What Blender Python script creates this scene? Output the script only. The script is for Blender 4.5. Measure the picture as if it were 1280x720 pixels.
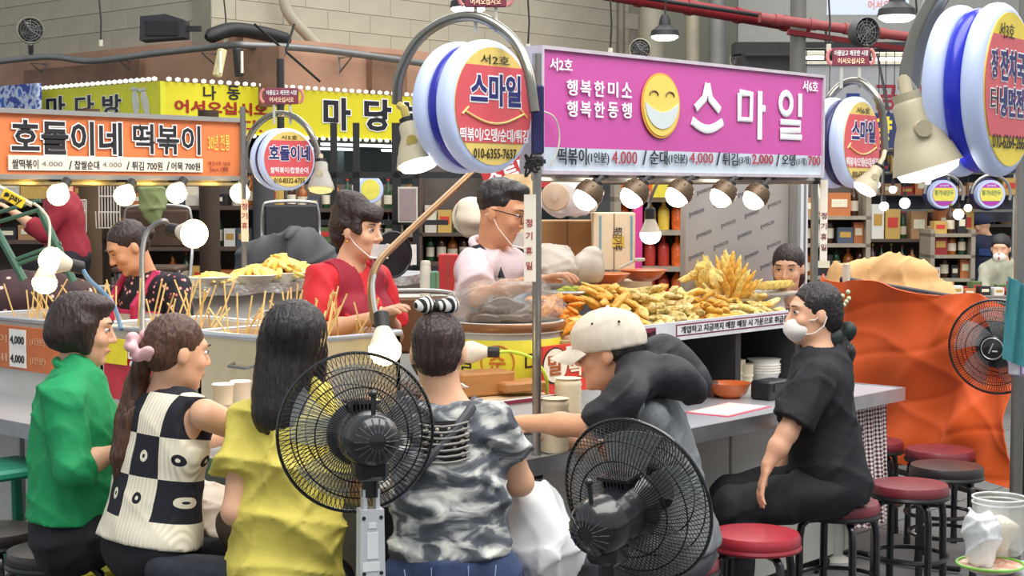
import bpy, bmesh, math, random
import numpy as np
from mathutils import Vector, Matrix
random.seed(7); RNG = np.random.default_rng(7)
for o in list(bpy.data.objects): bpy.data.objects.remove(o)
SC = bpy.context.scene; COL = SC.collection
# ------------------------------------------------------------------ camera
# world X runs along the stall row (to the right and away), Y across it, Z up; metres
F = 1950.0; YAW = math.radians(42); PITCH = math.atan(120 / F); CAMZ = 1.65
FH = Vector((math.cos(YAW), math.sin(YAW), 0)); RT = Vector((math.sin(YAW), -math.cos(YAW), 0))
FW = FH * math.cos(PITCH) - Vector((0, 0, math.sin(PITCH))); UP = RT.cross(FW)
CP = Vector((0, 0, CAMZ))
cd = bpy.data.cameras.new('camera'); cam = bpy.data.objects.new('camera', cd); COL.objects.link(cam)
cd.sensor_width = 36; cd.lens = 36 * F / 1280; cd.clip_end = 200
cam.matrix_world = Matrix.Translation(CP) @ Matrix((RT, UP, -FW)).transposed().to_4x4()
SC.camera = cam
# ------------------------------------------------------------------ light
SC.view_settings.view_transform = 'Standard'; SC.view_settings.look = 'None'
SC.view_settings.gamma = 1; SC.view_settings.use_curve_mapping = False
SC.view_settings.exposure = 0.12
w = bpy.data.worlds.new('world'); SC.world = w; w.use_nodes = True
bg = w.node_tree.nodes['Background']; bg.inputs[0].default_value = (.93, .97, 1, 1); bg.inputs[1].default_value = .62
def area(name, loc, size, power, col=(1, .97, .92), look=None):
    l = bpy.data.lights.new(name, 'AREA'); l.shape = 'RECTANGLE'; l.size, l.size_y = size; l.energy = power; l.color = col
    o = bpy.data.objects.new(name, l); COL.objects.link(o); o.location = loc
    if look is not None: o.rotation_euler = (Vector(look) - Vector(loc)).to_track_quat('-Z', 'Y').to_euler()
    return o
area('arcade_roof_light', (3.2, 1.2, 6.2), (7, 4), 520, look=(4.6, 4.2, .8))
area('hall_roof_light', (10, 8, 6.5), (9, 7), 650)
area('side_roof_light', (11, 1, 6.0), (6, 5), 330, look=(10, 3, 0))
# ------------------------------------------------------------------ pixel -> place helpers (photo 1280x720)
def ray(px, py):
    d = FW + RT * ((px - 640) / F) + UP * ((360 - py) / F)
    return d / d.dot(FH)
def W(px, py, D): return CP + ray(px, py) * D
def PZ(px, py, z): r = ray(px, py); return CP + r * ((z - CAMZ) / r.z)
def PY(px, py, y): r = ray(px, py); return CP + r * (y / r.y)
def PX(px, py, x): r = ray(px, py); return CP + r * (x / r.x)
CAMRZ = math.atan2(RT.y, RT.x)
# ------------------------------------------------------------------ materials
def lin(c): return tuple(((v / 255) / 12.92 if v / 255 <= .04045 else ((v / 255 + .055) / 1.055) ** 2.4) for v in c)
MATS = {}
def M(name, rgb=(128, 128, 128), rough=.55, metal=0, var=.10, scale=14, bump=0, emit=0, trans=0, alpha=1, attr=False, sub=0, coat=0, stretch=None):
    if name in MATS: return MATS[name]
    m = bpy.data.materials.new(name); m.use_nodes = True; nt = m.node_tree; N = nt.nodes; L = nt.links
    p = N['Principled BSDF']; c = lin(rgb)
    p.inputs['Roughness'].default_value = rough; p.inputs['Metallic'].default_value = metal
    p.inputs['Base Color'].default_value = (*c, 1)
    tc = N.new('ShaderNodeTexCoord'); src = tc.outputs['Object']
    if stretch:
        mp = N.new('ShaderNodeMapping'); mp.inputs['Scale'].default_value = stretch; L.new(src, mp.inputs[0]); src = mp.outputs[0]
    if var or bump:
        n = N.new('ShaderNodeTexNoise'); n.inputs['Scale'].default_value = scale; n.inputs['Detail'].default_value = 4; L.new(src, n.inputs['Vector'])
    if attr:
        a = N.new('ShaderNodeAttribute'); a.attribute_name = 'Col'
    if var:
        r = N.new('ShaderNodeMapRange'); r.inputs[1].default_value = .3; r.inputs[2].default_value = .7; r.inputs[3].default_value = 1 - var; r.inputs[4].default_value = 1 + var
        L.new(n.outputs[0], r.inputs[0])
        x = N.new('ShaderNodeVectorMath'); x.operation = 'SCALE'; x.inputs[0].default_value = c
        if attr: L.new(a.outputs['Color'], x.inputs[0])
        L.new(r.outputs[0], x.inputs['Scale']); L.new(x.outputs[0], p.inputs['Base Color'])
    elif attr: L.new(a.outputs['Color'], p.inputs['Base Color'])
    if bump:
        b = N.new('ShaderNodeBump'); b.inputs['Strength'].default_value = bump; b.inputs['Distance'].default_value = .02
        L.new(n.outputs[0], b.inputs['Height']); L.new(b.outputs[0], p.inputs['Normal'])
    if emit: p.inputs['Emission Color'].default_value = (*c, 1); p.inputs['Emission Strength'].default_value = emit
    if trans: p.inputs['Transmission Weight'].default_value = trans
    if alpha < 1: p.inputs['Alpha'].default_value = alpha
    if sub: p.inputs['Subsurface Weight'].default_value = sub; p.inputs['Subsurface Radius'].default_value = (.012, .005, .003)
    if coat: p.inputs['Coat Weight'].default_value = coat
    MATS[name] = m; return m
def ramp_mat(name, kind, scale, stops, rough=.6, bump=0, stretch=None, detail=4, dist=0):
    """noise / voronoi / wave texture through a colour ramp"""
    if name in MATS: return MATS[name]
    m = bpy.data.materials.new(name); m.use_nodes = True; nt = m.node_tree; N = nt.nodes; L = nt.links
    p = N['Principled BSDF']; p.inputs['Roughness'].default_value = rough
    tc = N.new('ShaderNodeTexCoord'); mp = N.new('ShaderNodeMapping'); L.new(tc.outputs['Object'], mp.inputs[0])
    if stretch: mp.inputs['Scale'].default_value = stretch
    t = N.new({'noise': 'ShaderNodeTexNoise', 'voronoi': 'ShaderNodeTexVoronoi', 'wave': 'ShaderNodeTexWave'}[kind])
    t.inputs['Scale'].default_value = scale
    if 'Detail' in t.inputs: t.inputs['Detail'].default_value = detail if kind != 'voronoi' else 0
    if 'Distortion' in t.inputs: t.inputs['Distortion'].default_value = dist
    L.new(mp.outputs[0], t.inputs['Vector'])
    r = N.new('ShaderNodeValToRGB'); L.new(t.outputs[0 if kind != 'wave' else 1], r.inputs[0])
    while len(r.color_ramp.elements) < len(stops): r.color_ramp.elements.new(.5)
    for e, (ps, c) in zip(r.color_ramp.elements, stops): e.position = ps; e.color = (*lin(c), 1)
    L.new(r.outputs[0], p.inputs['Base Color'])
    if bump:
        b = N.new('ShaderNodeBump'); b.inputs['Strength'].default_value = bump; b.inputs['Distance'].default_value = .01
        L.new(t.outputs[0 if kind != 'wave' else 1], b.inputs['Height']); L.new(b.outputs[0], p.inputs['Normal'])
    MATS[name] = m; return m
# ------------------------------------------------------------------ objects
def tag(o, label=None, cat=None, group=None, kind=None):
    if label: o['label'] = label
    if cat: o['category'] = cat
    if group: o['group'] = group
    if kind: o['kind'] = kind
    return o
def thing(name, label, cat, loc=(0, 0, 0), rz=0, group=None, kind=None):
    o = bpy.data.objects.new(name, None); COL.objects.link(o); o.empty_display_size = .1
    o.location = loc; o.rotation_euler = (0, 0, rz)
    o.matrix_world = Matrix.Translation(Vector(loc)) @ Matrix.Rotation(rz, 4, 'Z')
    return tag(o, label, cat, group, kind)
def pm(o):
    m = Matrix.Translation(o.location) @ o.rotation_euler.to_matrix().to_4x4() @ Matrix.Diagonal((*o.scale, 1))
    return pm(o.parent) @ m if o.parent else m
def copy_tree(o, parent=None, label=None):
    c = o.copy(); COL.objects.link(c); c.parent = parent
    if label: c['label'] = label
    for ch in [x for x in COL.objects if x.parent == o]: copy_tree(ch, c)
    return c
class MB:
    def __init__(s): s.v = []; s.f = []; s.mi = []; s.cur = 0
    def add(s, vs, fs, Mx=None):
        b = len(s.v)
        s.v += [tuple(Mx @ Vector(p)) for p in vs] if Mx is not None else [tuple(p) for p in vs]
        s.f += [tuple(i + b for i in f) for f in fs]; s.mi += [s.cur] * len(fs); return s
    def box(s, c, d, Mx=None, bev=0):
        x, y, z = [q / 2 for q in d]; cx, cy, cz = c
        if bev <= 0:
            vs = [(cx + a * x, cy + b * y, cz + e * z) for a in (-1, 1) for b in (-1, 1) for e in (-1, 1)]
            fs = [(0, 1, 3, 2), (4, 6, 7, 5), (0, 4, 5, 1), (2, 3, 7, 6), (0, 2, 6, 4), (1, 5, 7, 3)]
            return s.add(vs, fs, Mx)
        b = min(bev, x, y, z)
        vs = []; idx = {}
        for i, (sx, sy, sz) in enumerate([(a, q, e) for a in (-1, 1) for q in (-1, 1) for e in (-1, 1)]):
            for k in range(3):
                p = [sx * (x - b), sy * (y - b), sz * (z - b)]; p[k] += (sx, sy, sz)[k] * b
                idx[(sx, sy, sz, k)] = len(vs); vs.append((cx + p[0], cy + p[1], cz + p[2]))
        fs = []
        def I(t, k): return idx[(*t, k)]
        for k in range(3):
            for sg in (-1, 1):
                o = [q for q in range(3) if q != k]; lst = []
                for a, e in ((-1, -1), (1, -1), (1, 1), (-1, 1)):
                    t = [0, 0, 0]; t[k] = sg; t[o[0]] = a; t[o[1]] = e; lst.append(I(t, k))
                fs.append(lst if (sg > 0) == (k != 1) else lst[::-1])
        for k in range(3):
            o = [q for q in range(3) if q != k]
            for a in (-1, 1):
                for e in (-1, 1):
                    t0 = [0, 0, 0]; t0[o[0]] = a; t0[o[1]] = e; t1 = list(t0); t0[k] = -1; t1[k] = 1
                    fs.append([I(t0, o[0]), I(t1, o[0]), I(t1, o[1]), I(t0, o[1])])
        for sx in (-1, 1):
            for sy in (-1, 1):
                for sz in (-1, 1): fs.append([I((sx, sy, sz), k) for k in range(3)])
        return s.add(vs, fs, Mx)
    def tube(s, pts, r, n=8, closed=False, cap=True, Mx=None):
        P = [Vector(p) for p in pts]; m = len(P); R = list(r) if hasattr(r, '__len__') else [r] * m
        T = []
        for i in range(m):
            a = P[i - 1] if (i or closed) else P[i]; b = P[(i + 1) % m] if (i < m - 1 or closed) else P[i]
            t = (b - a); T.append(t.normalized() if t.length > 1e-9 else Vector((0, 0, 1)))
        u = T[0].orthogonal().normalized(); vs = []
        for i in range(m):
            u = (u - T[i] * u.dot(T[i])); u = u.normalized() if u.length > 1e-6 else T[i].orthogonal().normalized()
            q = T[i].cross(u)
            for k in range(n):
                a = 2 * math.pi * k / n; vs.append(P[i] + (u * math.cos(a) + q * math.sin(a)) * R[i])
        fs = []
        for i in range(m if closed else m - 1):
            j = (i + 1) % m
            for k in range(n): fs.append((i * n + k, i * n + (k + 1) % n, j * n + (k + 1) % n, j * n + k))
        if cap and not closed: fs += [tuple(range(n))[::-1], tuple((m - 1) * n + k for k in range(n))]
        return s.add(vs, fs, Mx)
    def ring(s, c, rad, r, n=32, m=6, nrm=(0, 0, 1), Mx=None):
        z = Vector(nrm).normalized(); x = z.orthogonal().normalized(); y = z.cross(x); c = Vector(c)
        return s.tube([c + x * math.cos(2 * math.pi * i / n) * rad + y * math.sin(2 * math.pi * i / n) * rad for i in range(n)], r, m, True, Mx=Mx)
    def lathe(s, prof, n=24, Mx=None, cap=True):
        vs = []; m = len(prof)
        for r, z in prof:
            for k in range(n): a = 2 * math.pi * k / n; vs.append((r * math.cos(a), r * math.sin(a), z))
        fs = [(i * n + k, i * n + (k + 1) % n, (i + 1) * n + (k + 1) % n, (i + 1) * n + k) for i in range(m - 1) for k in range(n)]
        if cap:
            if prof[0][0] > 1e-6: fs.append(tuple(range(n))[::-1])
            if prof[-1][0] > 1e-6: fs.append(tuple((m - 1) * n + k for k in range(n)))
        return s.add(vs, fs, Mx)
    def ell(s, c, r, n=16, m=10, Mx=None):
        r = r if hasattr(r, '__len__') else (r, r, r)
        prof = [(math.sin(math.pi * i / m), -math.cos(math.pi * i / m)) for i in range(m + 1)]
        vs = [(c[0] + p * math.cos(2 * math.pi * k / n) * r[0], c[1] + p * math.sin(2 * math.pi * k / n) * r[1], c[2] + z * r[2]) for p, z in prof for k in range(n)]
        fs = [(i * n + k, i * n + (k + 1) % n, (i + 1) * n + (k + 1) % n, (i + 1) * n + k) for i in range(m) for k in range(n)]
        return s.add(vs, fs, Mx)
    def prism(s, poly, z0, z1, Mx=None):
        n = len(poly); vs = [(x, y, z0) for x, y in poly] + [(x, y, z1) for x, y in poly]
        fs = [tuple(range(n))[::-1], tuple(range(n, 2 * n))] + [(i, (i + 1) % n, n + (i + 1) % n, n + i) for i in range(n)]
        return s.add(vs, fs, Mx)
    def sheet(s, fn, nu, nv, th=.004, closed=False):
        """grid fn(u,v)->point given a real thickness along its normals"""
        P = [[Vector(fn(i / (nu - 1), j / (nv - 1))) for j in range(nv)] for i in range(nu)]; top = []; bot = []
        for i in range(nu):
            for j in range(nv):
                a = P[min(i + 1, nu - 1)][j] - P[max(i - 1, 0)][j]; b = P[i][min(j + 1, nv - 1)] - P[i][max(j - 1, 0)]
                n = a.cross(b); n = n.normalized() if n.length > 1e-12 else Vector((0, 0, 1))
                top.append(P[i][j] + n * th / 2); bot.append(P[i][j] - n * th / 2)
        K = nu * nv; fs = []
        for i in range(nu - 1):
            for j in range(nv - 1):
                a, b, c, d = i * nv + j, (i + 1) * nv + j, (i + 1) * nv + j + 1, i * nv + j + 1
                fs += [(a, b, c, d), (d + K, c + K, b + K, a + K)]
        for i in range(nu - 1):
            for j in (0, nv - 1): a, b = i * nv + j, (i + 1) * nv + j; fs.append((a, a + K, b + K, b) if j == 0 else (a, b, b + K, a + K))
        for j in range(nv - 1):
            for i in (0, nu - 1): a, b = i * nv + j, i * nv + j + 1; fs.append((a, b, b + K, a + K) if i == 0 else (a, a + K, b + K, b))
        return s.add(top + bot, fs)
    def mesh(s, name, mats, smooth=40, Mx=None):
        me = bpy.data.meshes.new(name)
        vs = [Mx @ Vector(p) for p in s.v] if Mx is not None else s.v
        me.from_pydata(vs, [], s.f); me.update()
        mats = mats if isinstance(mats, (list, tuple)) else [mats]
        for m in mats: me.materials.append(m)
        if len(mats) > 1: me.polygons.foreach_set('material_index', s.mi)
        if smooth:
            me.polygons.foreach_set('use_smooth', [True] * len(me.polygons)); me.set_sharp_from_angle(angle=math.radians(smooth))
        bm = bmesh.new(); bm.from_mesh(me); bmesh.ops.remove_doubles(bm, verts=bm.verts, dist=1e-6); bmesh.ops.recalc_face_normals(bm, faces=bm.faces); bm.to_mesh(me); bm.free()
        return me
    def build(s, name, mats, parent=None, smooth=40, world=False):
        Mx = pm(parent).inverted() if (world and parent) else None
        o = bpy.data.objects.new(name, s.mesh(name, mats, smooth, Mx)); COL.objects.link(o); o.parent = parent; return o
    def solo(s, name, mats, label, cat, group=None, smooth=40, kind=None):
        """one-mesh thing built in world space, origin moved to its base"""
        a = np.array(s.v); b = Vector((*((a.min(0) + a.max(0)) / 2)[:2], a[:, 2].min()))
        o = bpy.data.objects.new(name, s.mesh(name, mats, smooth, Matrix.Translation(-b))); COL.objects.link(o); o.location = b
        return tag(o, label, cat, group, kind)
def link(name, me, parent=None, loc=(0, 0, 0), rot=(0, 0, 0), scale=1):
    o = bpy.data.objects.new(name, me); COL.objects.link(o); o.parent = parent; o.location = loc; o.rotation_euler = rot
    o.scale = scale if hasattr(scale, '__len__') else (scale,) * 3
    return o
def frame(x, z, o=(0, 0, 0)):
    """matrix with local x, local z (out) and y = z cross x"""
    x = Vector(x).normalized(); z = Vector(z).normalized(); y = z.cross(x).normalized(); x = y.cross(z)
    return Matrix.Translation(Vector(o)) @ Matrix((x, y, z)).transposed().to_4x4()
def bez(a, b, c, d, n=12):
    a, b, c, d = map(Vector, (a, b, c, d)); R = []
    for i in range(n + 1): t = i / n; u = 1 - t; R.append(a * u ** 3 + b * 3 * u * u * t + c * 3 * u * t * t + d * t ** 3)
    return R
def smoothpath(pts, n=6):
    P = [Vector(p) for p in pts]; Q = [P[0] * 2 - P[1]] + P + [P[-1] * 2 - P[-2]]; R = []
    for i in range(1, len(Q) - 2):
        for k in range(n):
            t = k / n; a, b, c, d = Q[i - 1:i + 3]
            R.append(((b * 2) + (c - a) * t + (a * 2 - b * 5 + c * 4 - d) * t * t + (b * 3 - a - c * 3 + d) * t ** 3) * .5)
    return R + [P[-1]]
# ------------------------------------------------------------------ lettering (flat raised print)
TXT = {}
def text_mesh(s, bold, res=2, th=0.0):
    k = (s, bold, res)
    if k in TXT: return TXT[k]
    c = bpy.data.curves.new('t', 'FONT'); c.body = s; c.size = 1; c.bevel_depth = bold * .9; c.bevel_resolution = 0; c.resolution_u = res; c.align_x = 'CENTER'
    c.extrude = .004
    o = bpy.data.objects.new('t', c); me = bpy.data.meshes.new_from_object(o)
    co = np.empty(len(me.vertices) * 3); me.vertices.foreach_get('co', co); co = co.reshape(-1, 3)
    fs = [tuple(p.vertices) for p in me.polygons]
    bpy.data.objects.remove(o); bpy.data.curves.remove(c); bpy.data.meshes.remove(me)
    TXT[k] = (co, fs); return TXT[k]
def text(parent, s, Mx, box, mat, bold=0.0, z=.001, outline=None, th=.0015, name='lettering', res=2, bend=0):
    """fit string s into box (x0,y0,x1,y1) of the plane Mx (x right, y up, z out)"""
    x0, y0, x1, y1 = box
    co, _ = text_mesh(s, bold, res); lo, hi = co.min(0), co.max(0)
    S = ((x1 - x0) / max(hi[0] - lo[0], 1e-6), (y1 - y0) / max(hi[1] - lo[1], 1e-6))
    def mk(b, zz, m, nm):
        c2, fs = text_mesh(s, b, res); q = np.empty_like(c2)
        q[:, 0] = (c2[:, 0] - lo[0]) * S[0] + x0; q[:, 1] = (c2[:, 1] - lo[1]) * S[1] + y0
        q[:, 2] = np.where(c2[:, 2] > 0, zz + th, zz)
        if bend: t_ = q[:, 0] / bend; rr = bend + q[:, 2]; q[:, 0] = np.sin(t_) * rr; q[:, 2] = np.cos(t_) * rr - bend
        me = bpy.data.meshes.new(nm); me.from_pydata([Mx @ Vector(p) for p in q], [], fs); me.materials.append(m)
        o = bpy.data.objects.new(nm, me); COL.objects.link(o); o.parent = parent; return o
    if outline: mk(bold + outline[1], z, outline[0], name + '_outline'); z += th * 1.2
    return mk(bold, z, mat, name)
# ------------------------------------------------------------------ smooth organic bodies: blended distance field -> one continuous mesh
class SDF:
    def __init__(s, k=.02): s.ops = []; s.k = k; s.cuts = []; s.nz = []
    def cap(s, a, b, ra, rb=None, flat=None, k=None, sub=False, fe=False):
        s.ops.append(('c', np.array(a, float), np.array(b, float), ra, ra if rb is None else rb, flat, s.k if k is None else k, sub, fe)); return s
    def ell(s, c, r, R=None, k=None, sub=False):
        r = r if hasattr(r, '__len__') else (r, r, r)
        s.ops.append(('e', np.array(c, float), np.array(r, float), np.eye(3) if R is None else np.array(R, float), None, None, s.k if k is None else k, sub)); return s
    def chain(s, pts, rs, **kw):
        for i in range(len(pts) - 1): s.cap(pts[i], pts[i + 1], rs[i], rs[i + 1], **kw)
        return s
    def cut(s, p, n): s.cuts.append((np.array(p, float), np.array(n, float) / np.linalg.norm(n))); return s
    def folds(s, amp, freq, seed=0, stretch=(1, 1, 1)): s.nz.append((amp, freq, seed, stretch)); return s
    def creases(s, amp, freq, seed=0, stretch=(1, 1, 1), n=7):
        rg = np.random.default_rng(seed); P = []
        for i in range(n):
            d = rg.normal(size=3) * np.array(stretch); d /= np.linalg.norm(d); P.append((d, freq * (.6 + .8 * rg.random()), rg.random() * 6, rg.normal(size=3) * 6, rg.normal(size=3) * 7, rg.random() * 6))
        def g(X, Y, Z):
            t = 0
            for d, f, p, w_, m, q in P:
                a = 1 - np.abs(np.sin((X * d[0] + Y * d[1] + Z * d[2]) * f + p + .9 * np.sin(X * w_[0] + Y * w_[1] + Z * w_[2])))
                k = np.clip(.5 + np.sin(X * m[0] + Y * m[1] + Z * m[2] + q), 0, 1); t = t - amp * a ** 3.2 * k
            return (t + amp * .25).astype(np.float32)
        s.nz.append(g); return s
    def grooves(s, fn): s.nz.append(fn); return s
    def grid(s, h):
        lo = np.full(3, 1e9); hi = -lo
        for o in s.ops:
            if o[7]: continue
            if o[0] == 'c': m = max(o[3], o[4]); l = np.minimum(o[1], o[2]) - m; u = np.maximum(o[1], o[2]) + m
            else: m = (np.abs(o[3]) @ o[2]); l = o[1] - m; u = o[1] + m
            lo = np.minimum(lo, l); hi = np.maximum(hi, u)
        lo -= 3.5 * h + .012; n = np.ceil((hi + .012 + 3.5 * h - lo) / h).astype(int) + 1
        Fd = np.full(n, .08, np.float32); ax = [lo[i] + h * np.arange(n[i]) for i in range(3)]
        for o in s.ops:
            k = o[6]; mg = k + 2.5 * h + .006
            if o[0] == 'c': m = max(o[3], o[4]) + mg; l = np.minimum(o[1], o[2]) - m; u = np.maximum(o[1], o[2]) + m
            else: m = (np.abs(o[3]) @ o[2]) + mg; l = o[1] - m; u = o[1] + m
            i0 = np.clip(np.floor((l - lo) / h).astype(int), 0, n); i1 = np.clip(np.ceil((u - lo) / h).astype(int) + 1, 0, n)
            if (i1 <= i0).any(): continue
            sl = tuple(slice(i0[i], i1[i]) for i in range(3))
            X = ax[0][sl[0]][:, None, None]; Y = ax[1][sl[1]][None, :, None]; Z = ax[2][sl[2]][None, None, :]
            if o[0] == 'c':
                a, b = o[1], o[2]; ba = b - a; px, py, pz = X - a[0], Y - a[1], Z - a[2]
                if o[5] is not None:
                    f = np.array(o[5][0], float); f /= np.linalg.norm(f); g = 1 / o[5][1] - 1
                    d = px * f[0] + py * f[1] + pz * f[2]; px, py, pz = px + f[0] * d * g, py + f[1] * d * g, pz + f[2] * d * g
                    ba = ba + f * (ba @ f) * g
                L2 = max(ba @ ba, 1e-12); t = np.clip((px * ba[0] + py * ba[1] + pz * ba[2]) / L2, 0, 1)
                v = np.sqrt((px - ba[0] * t) ** 2 + (py - ba[1] * t) ** 2 + (pz - ba[2] * t) ** 2) - (o[3] + (o[4] - o[3]) * t)
                if o[8]: e_ = (b - a) / np.linalg.norm(b - a); v = np.maximum(v, (X - b[0]) * e_[0] + (Y - b[1]) * e_[1] + (Z - b[2]) * e_[2])
            else:
                c, r, R = o[1], o[2], o[3]; q = [X - c[0], Y - c[1], Z - c[2]]
                e = [q[0] * R[0][j] + q[1] * R[1][j] + q[2] * R[2][j] for j in range(3)]
                k0 = np.sqrt((e[0] / r[0]) ** 2 + (e[1] / r[1]) ** 2 + (e[2] / r[2]) ** 2)
                k1 = np.sqrt((e[0] / r[0] ** 2) ** 2 + (e[1] / r[1] ** 2) ** 2 + (e[2] / r[2] ** 2) ** 2) + 1e-9
                v = k0 * (k0 - 1) / k1
            A = Fd[sl]
            if o[7]: v = -v; hh = np.clip(.5 - .5 * (v - A) / k, 0, 1) if k > 0 else (v < A) * 1.0; Fd[sl] = v + (A - v) * hh + k * hh * (1 - hh)
            else: hh = np.clip(.5 + .5 * (v - A) / k, 0, 1) if k > 0 else (v > A) * 1.0; Fd[sl] = v + (A - v) * hh - k * hh * (1 - hh)
        X = ax[0][:, None, None]; Y = ax[1][None, :, None]; Z = ax[2][None, None, :]
        for z in s.nz:
            if callable(z): Fd += z(X, Y, Z)
            else:
                rg = np.random.default_rng(z[2]); st = z[3]
                for i in range(5):
                    d = rg.normal(size=3); d /= np.linalg.norm(d); d *= np.array(st); f = z[1] * (.6 + .9 * rg.random()); w_ = rg.normal(size=3) * 3
                    Fd += (z[0] * .45 * np.sin((X * d[0] + Y * d[1] + Z * d[2]) * f + rg.random() * 6 + .8 * np.sin(X * w_[0] * 3 + Y * w_[1] * 3 + Z * w_[2] * 3))).astype(np.float32)
        for p, nn in s.cuts: Fd = np.maximum(Fd, (X - p[0]) * nn[0] + (Y - p[1]) * nn[1] + (Z - p[2]) * nn[2])
        Fd[0] = Fd[-1] = .05; Fd[:, 0] = Fd[:, -1] = .05; Fd[:, :, 0] = Fd[:, :, -1] = .05
        return Fd, lo
    def mesh(s, h):
        Fd, lo = s.grid(h); S = Fd < 0; n = np.array(S.shape) - 1
        cnt = np.zeros(n, np.int8)
        for dx in (0, 1):
            for dy in (0, 1):
                for dz in (0, 1): cnt += S[dx:n[0] + dx, dy:n[1] + dy, dz:n[2] + dz]
        mk = (cnt > 0) & (cnt < 8); cells = np.argwhere(mk); idx = np.full(n, -1, np.int32); idx[mk] = np.arange(len(cells))
        pos = np.zeros((len(cells), 3)); num = np.zeros(len(cells))
        cr = [np.array((a, b, c)) for a in (0, 1) for b in (0, 1) for c in (0, 1)]
        fv = [Fd[tuple((cells + q).T)] for q in cr]
        for i in range(8):
            for a in range(3):
                if cr[i][a] == 0:
                    j = i + (4, 2, 1)[a]; x = (fv[i] < 0) != (fv[j] < 0); t = fv[i][x] / (fv[i][x] - fv[j][x])
                    p = np.tile(cr[i].astype(float), (x.sum(), 1)); p[:, a] += t; pos[x] += p; num[x] += 1
        V = (cells + pos / num[:, None]) * h + lo; Q = []
        for a in range(3):
            o1, o2 = [q for q in range(3) if q != a]
            A = np.moveaxis(S, a, 0); e = np.argwhere(A[:-1] != A[1:]);
            if not len(e): continue
            f = np.zeros((len(e), 3), int); f[:, a] = e[:, 0]; f[:, o1] = e[:, 1]; f[:, o2] = e[:, 2]
            flip = A[:-1][tuple(e.T)]; c = []
            for d1, d2 in ((-1, -1), (0, -1), (0, 0), (-1, 0)): g = f.copy(); g[:, o1] += d1; g[:, o2] += d2; c.append(idx[tuple(g.T)])
            q = np.stack(c, 1); fl = flip if a != 1 else ~flip; q[~fl] = q[~fl][:, ::-1]; Q.append(q)
        return V, np.concatenate(Q)
    def build(s, name, mat, parent=None, h=.008, color=None, world=True):
        V, Q = s.mesh(h); me = bpy.data.meshes.new(name)
        col = color(V) if color else None
        if parent is not None and world: Mi = np.array(pm(parent).inverted()); V = V @ Mi[:3, :3].T + Mi[:3, 3]
        me.vertices.add(len(V)); me.vertices.foreach_set('co', V.astype(np.float32).ravel())
        me.loops.add(Q.size); me.loops.foreach_set('vertex_index', Q.astype(np.int32).ravel())
        me.polygons.add(len(Q)); me.polygons.foreach_set('loop_start', np.arange(0, Q.size, 4, dtype=np.int32))
        me.polygons.foreach_set('use_smooth', np.ones(len(Q), bool)); me.update(calc_edges=True); me.materials.append(mat)
        if col is not None:
            a = me.color_attributes.new('Col', 'FLOAT_COLOR', 'POINT'); a.data.foreach_set('color', np.c_[col, np.ones(len(col))].astype(np.float32).ravel())
        o = bpy.data.objects.new(name, me); COL.objects.link(o); o.parent = parent; return o
def V3(v): return np.array(v, float)
def unit(v): v = V3(v); return v / np.linalg.norm(v)
ZUP = V3((0, 0, 1))
def heading(a): a = math.radians(a); return V3(RT * math.sin(a) - FH * math.cos(a))   # 0 faces the viewer, 90 faces right, 180 away
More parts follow.
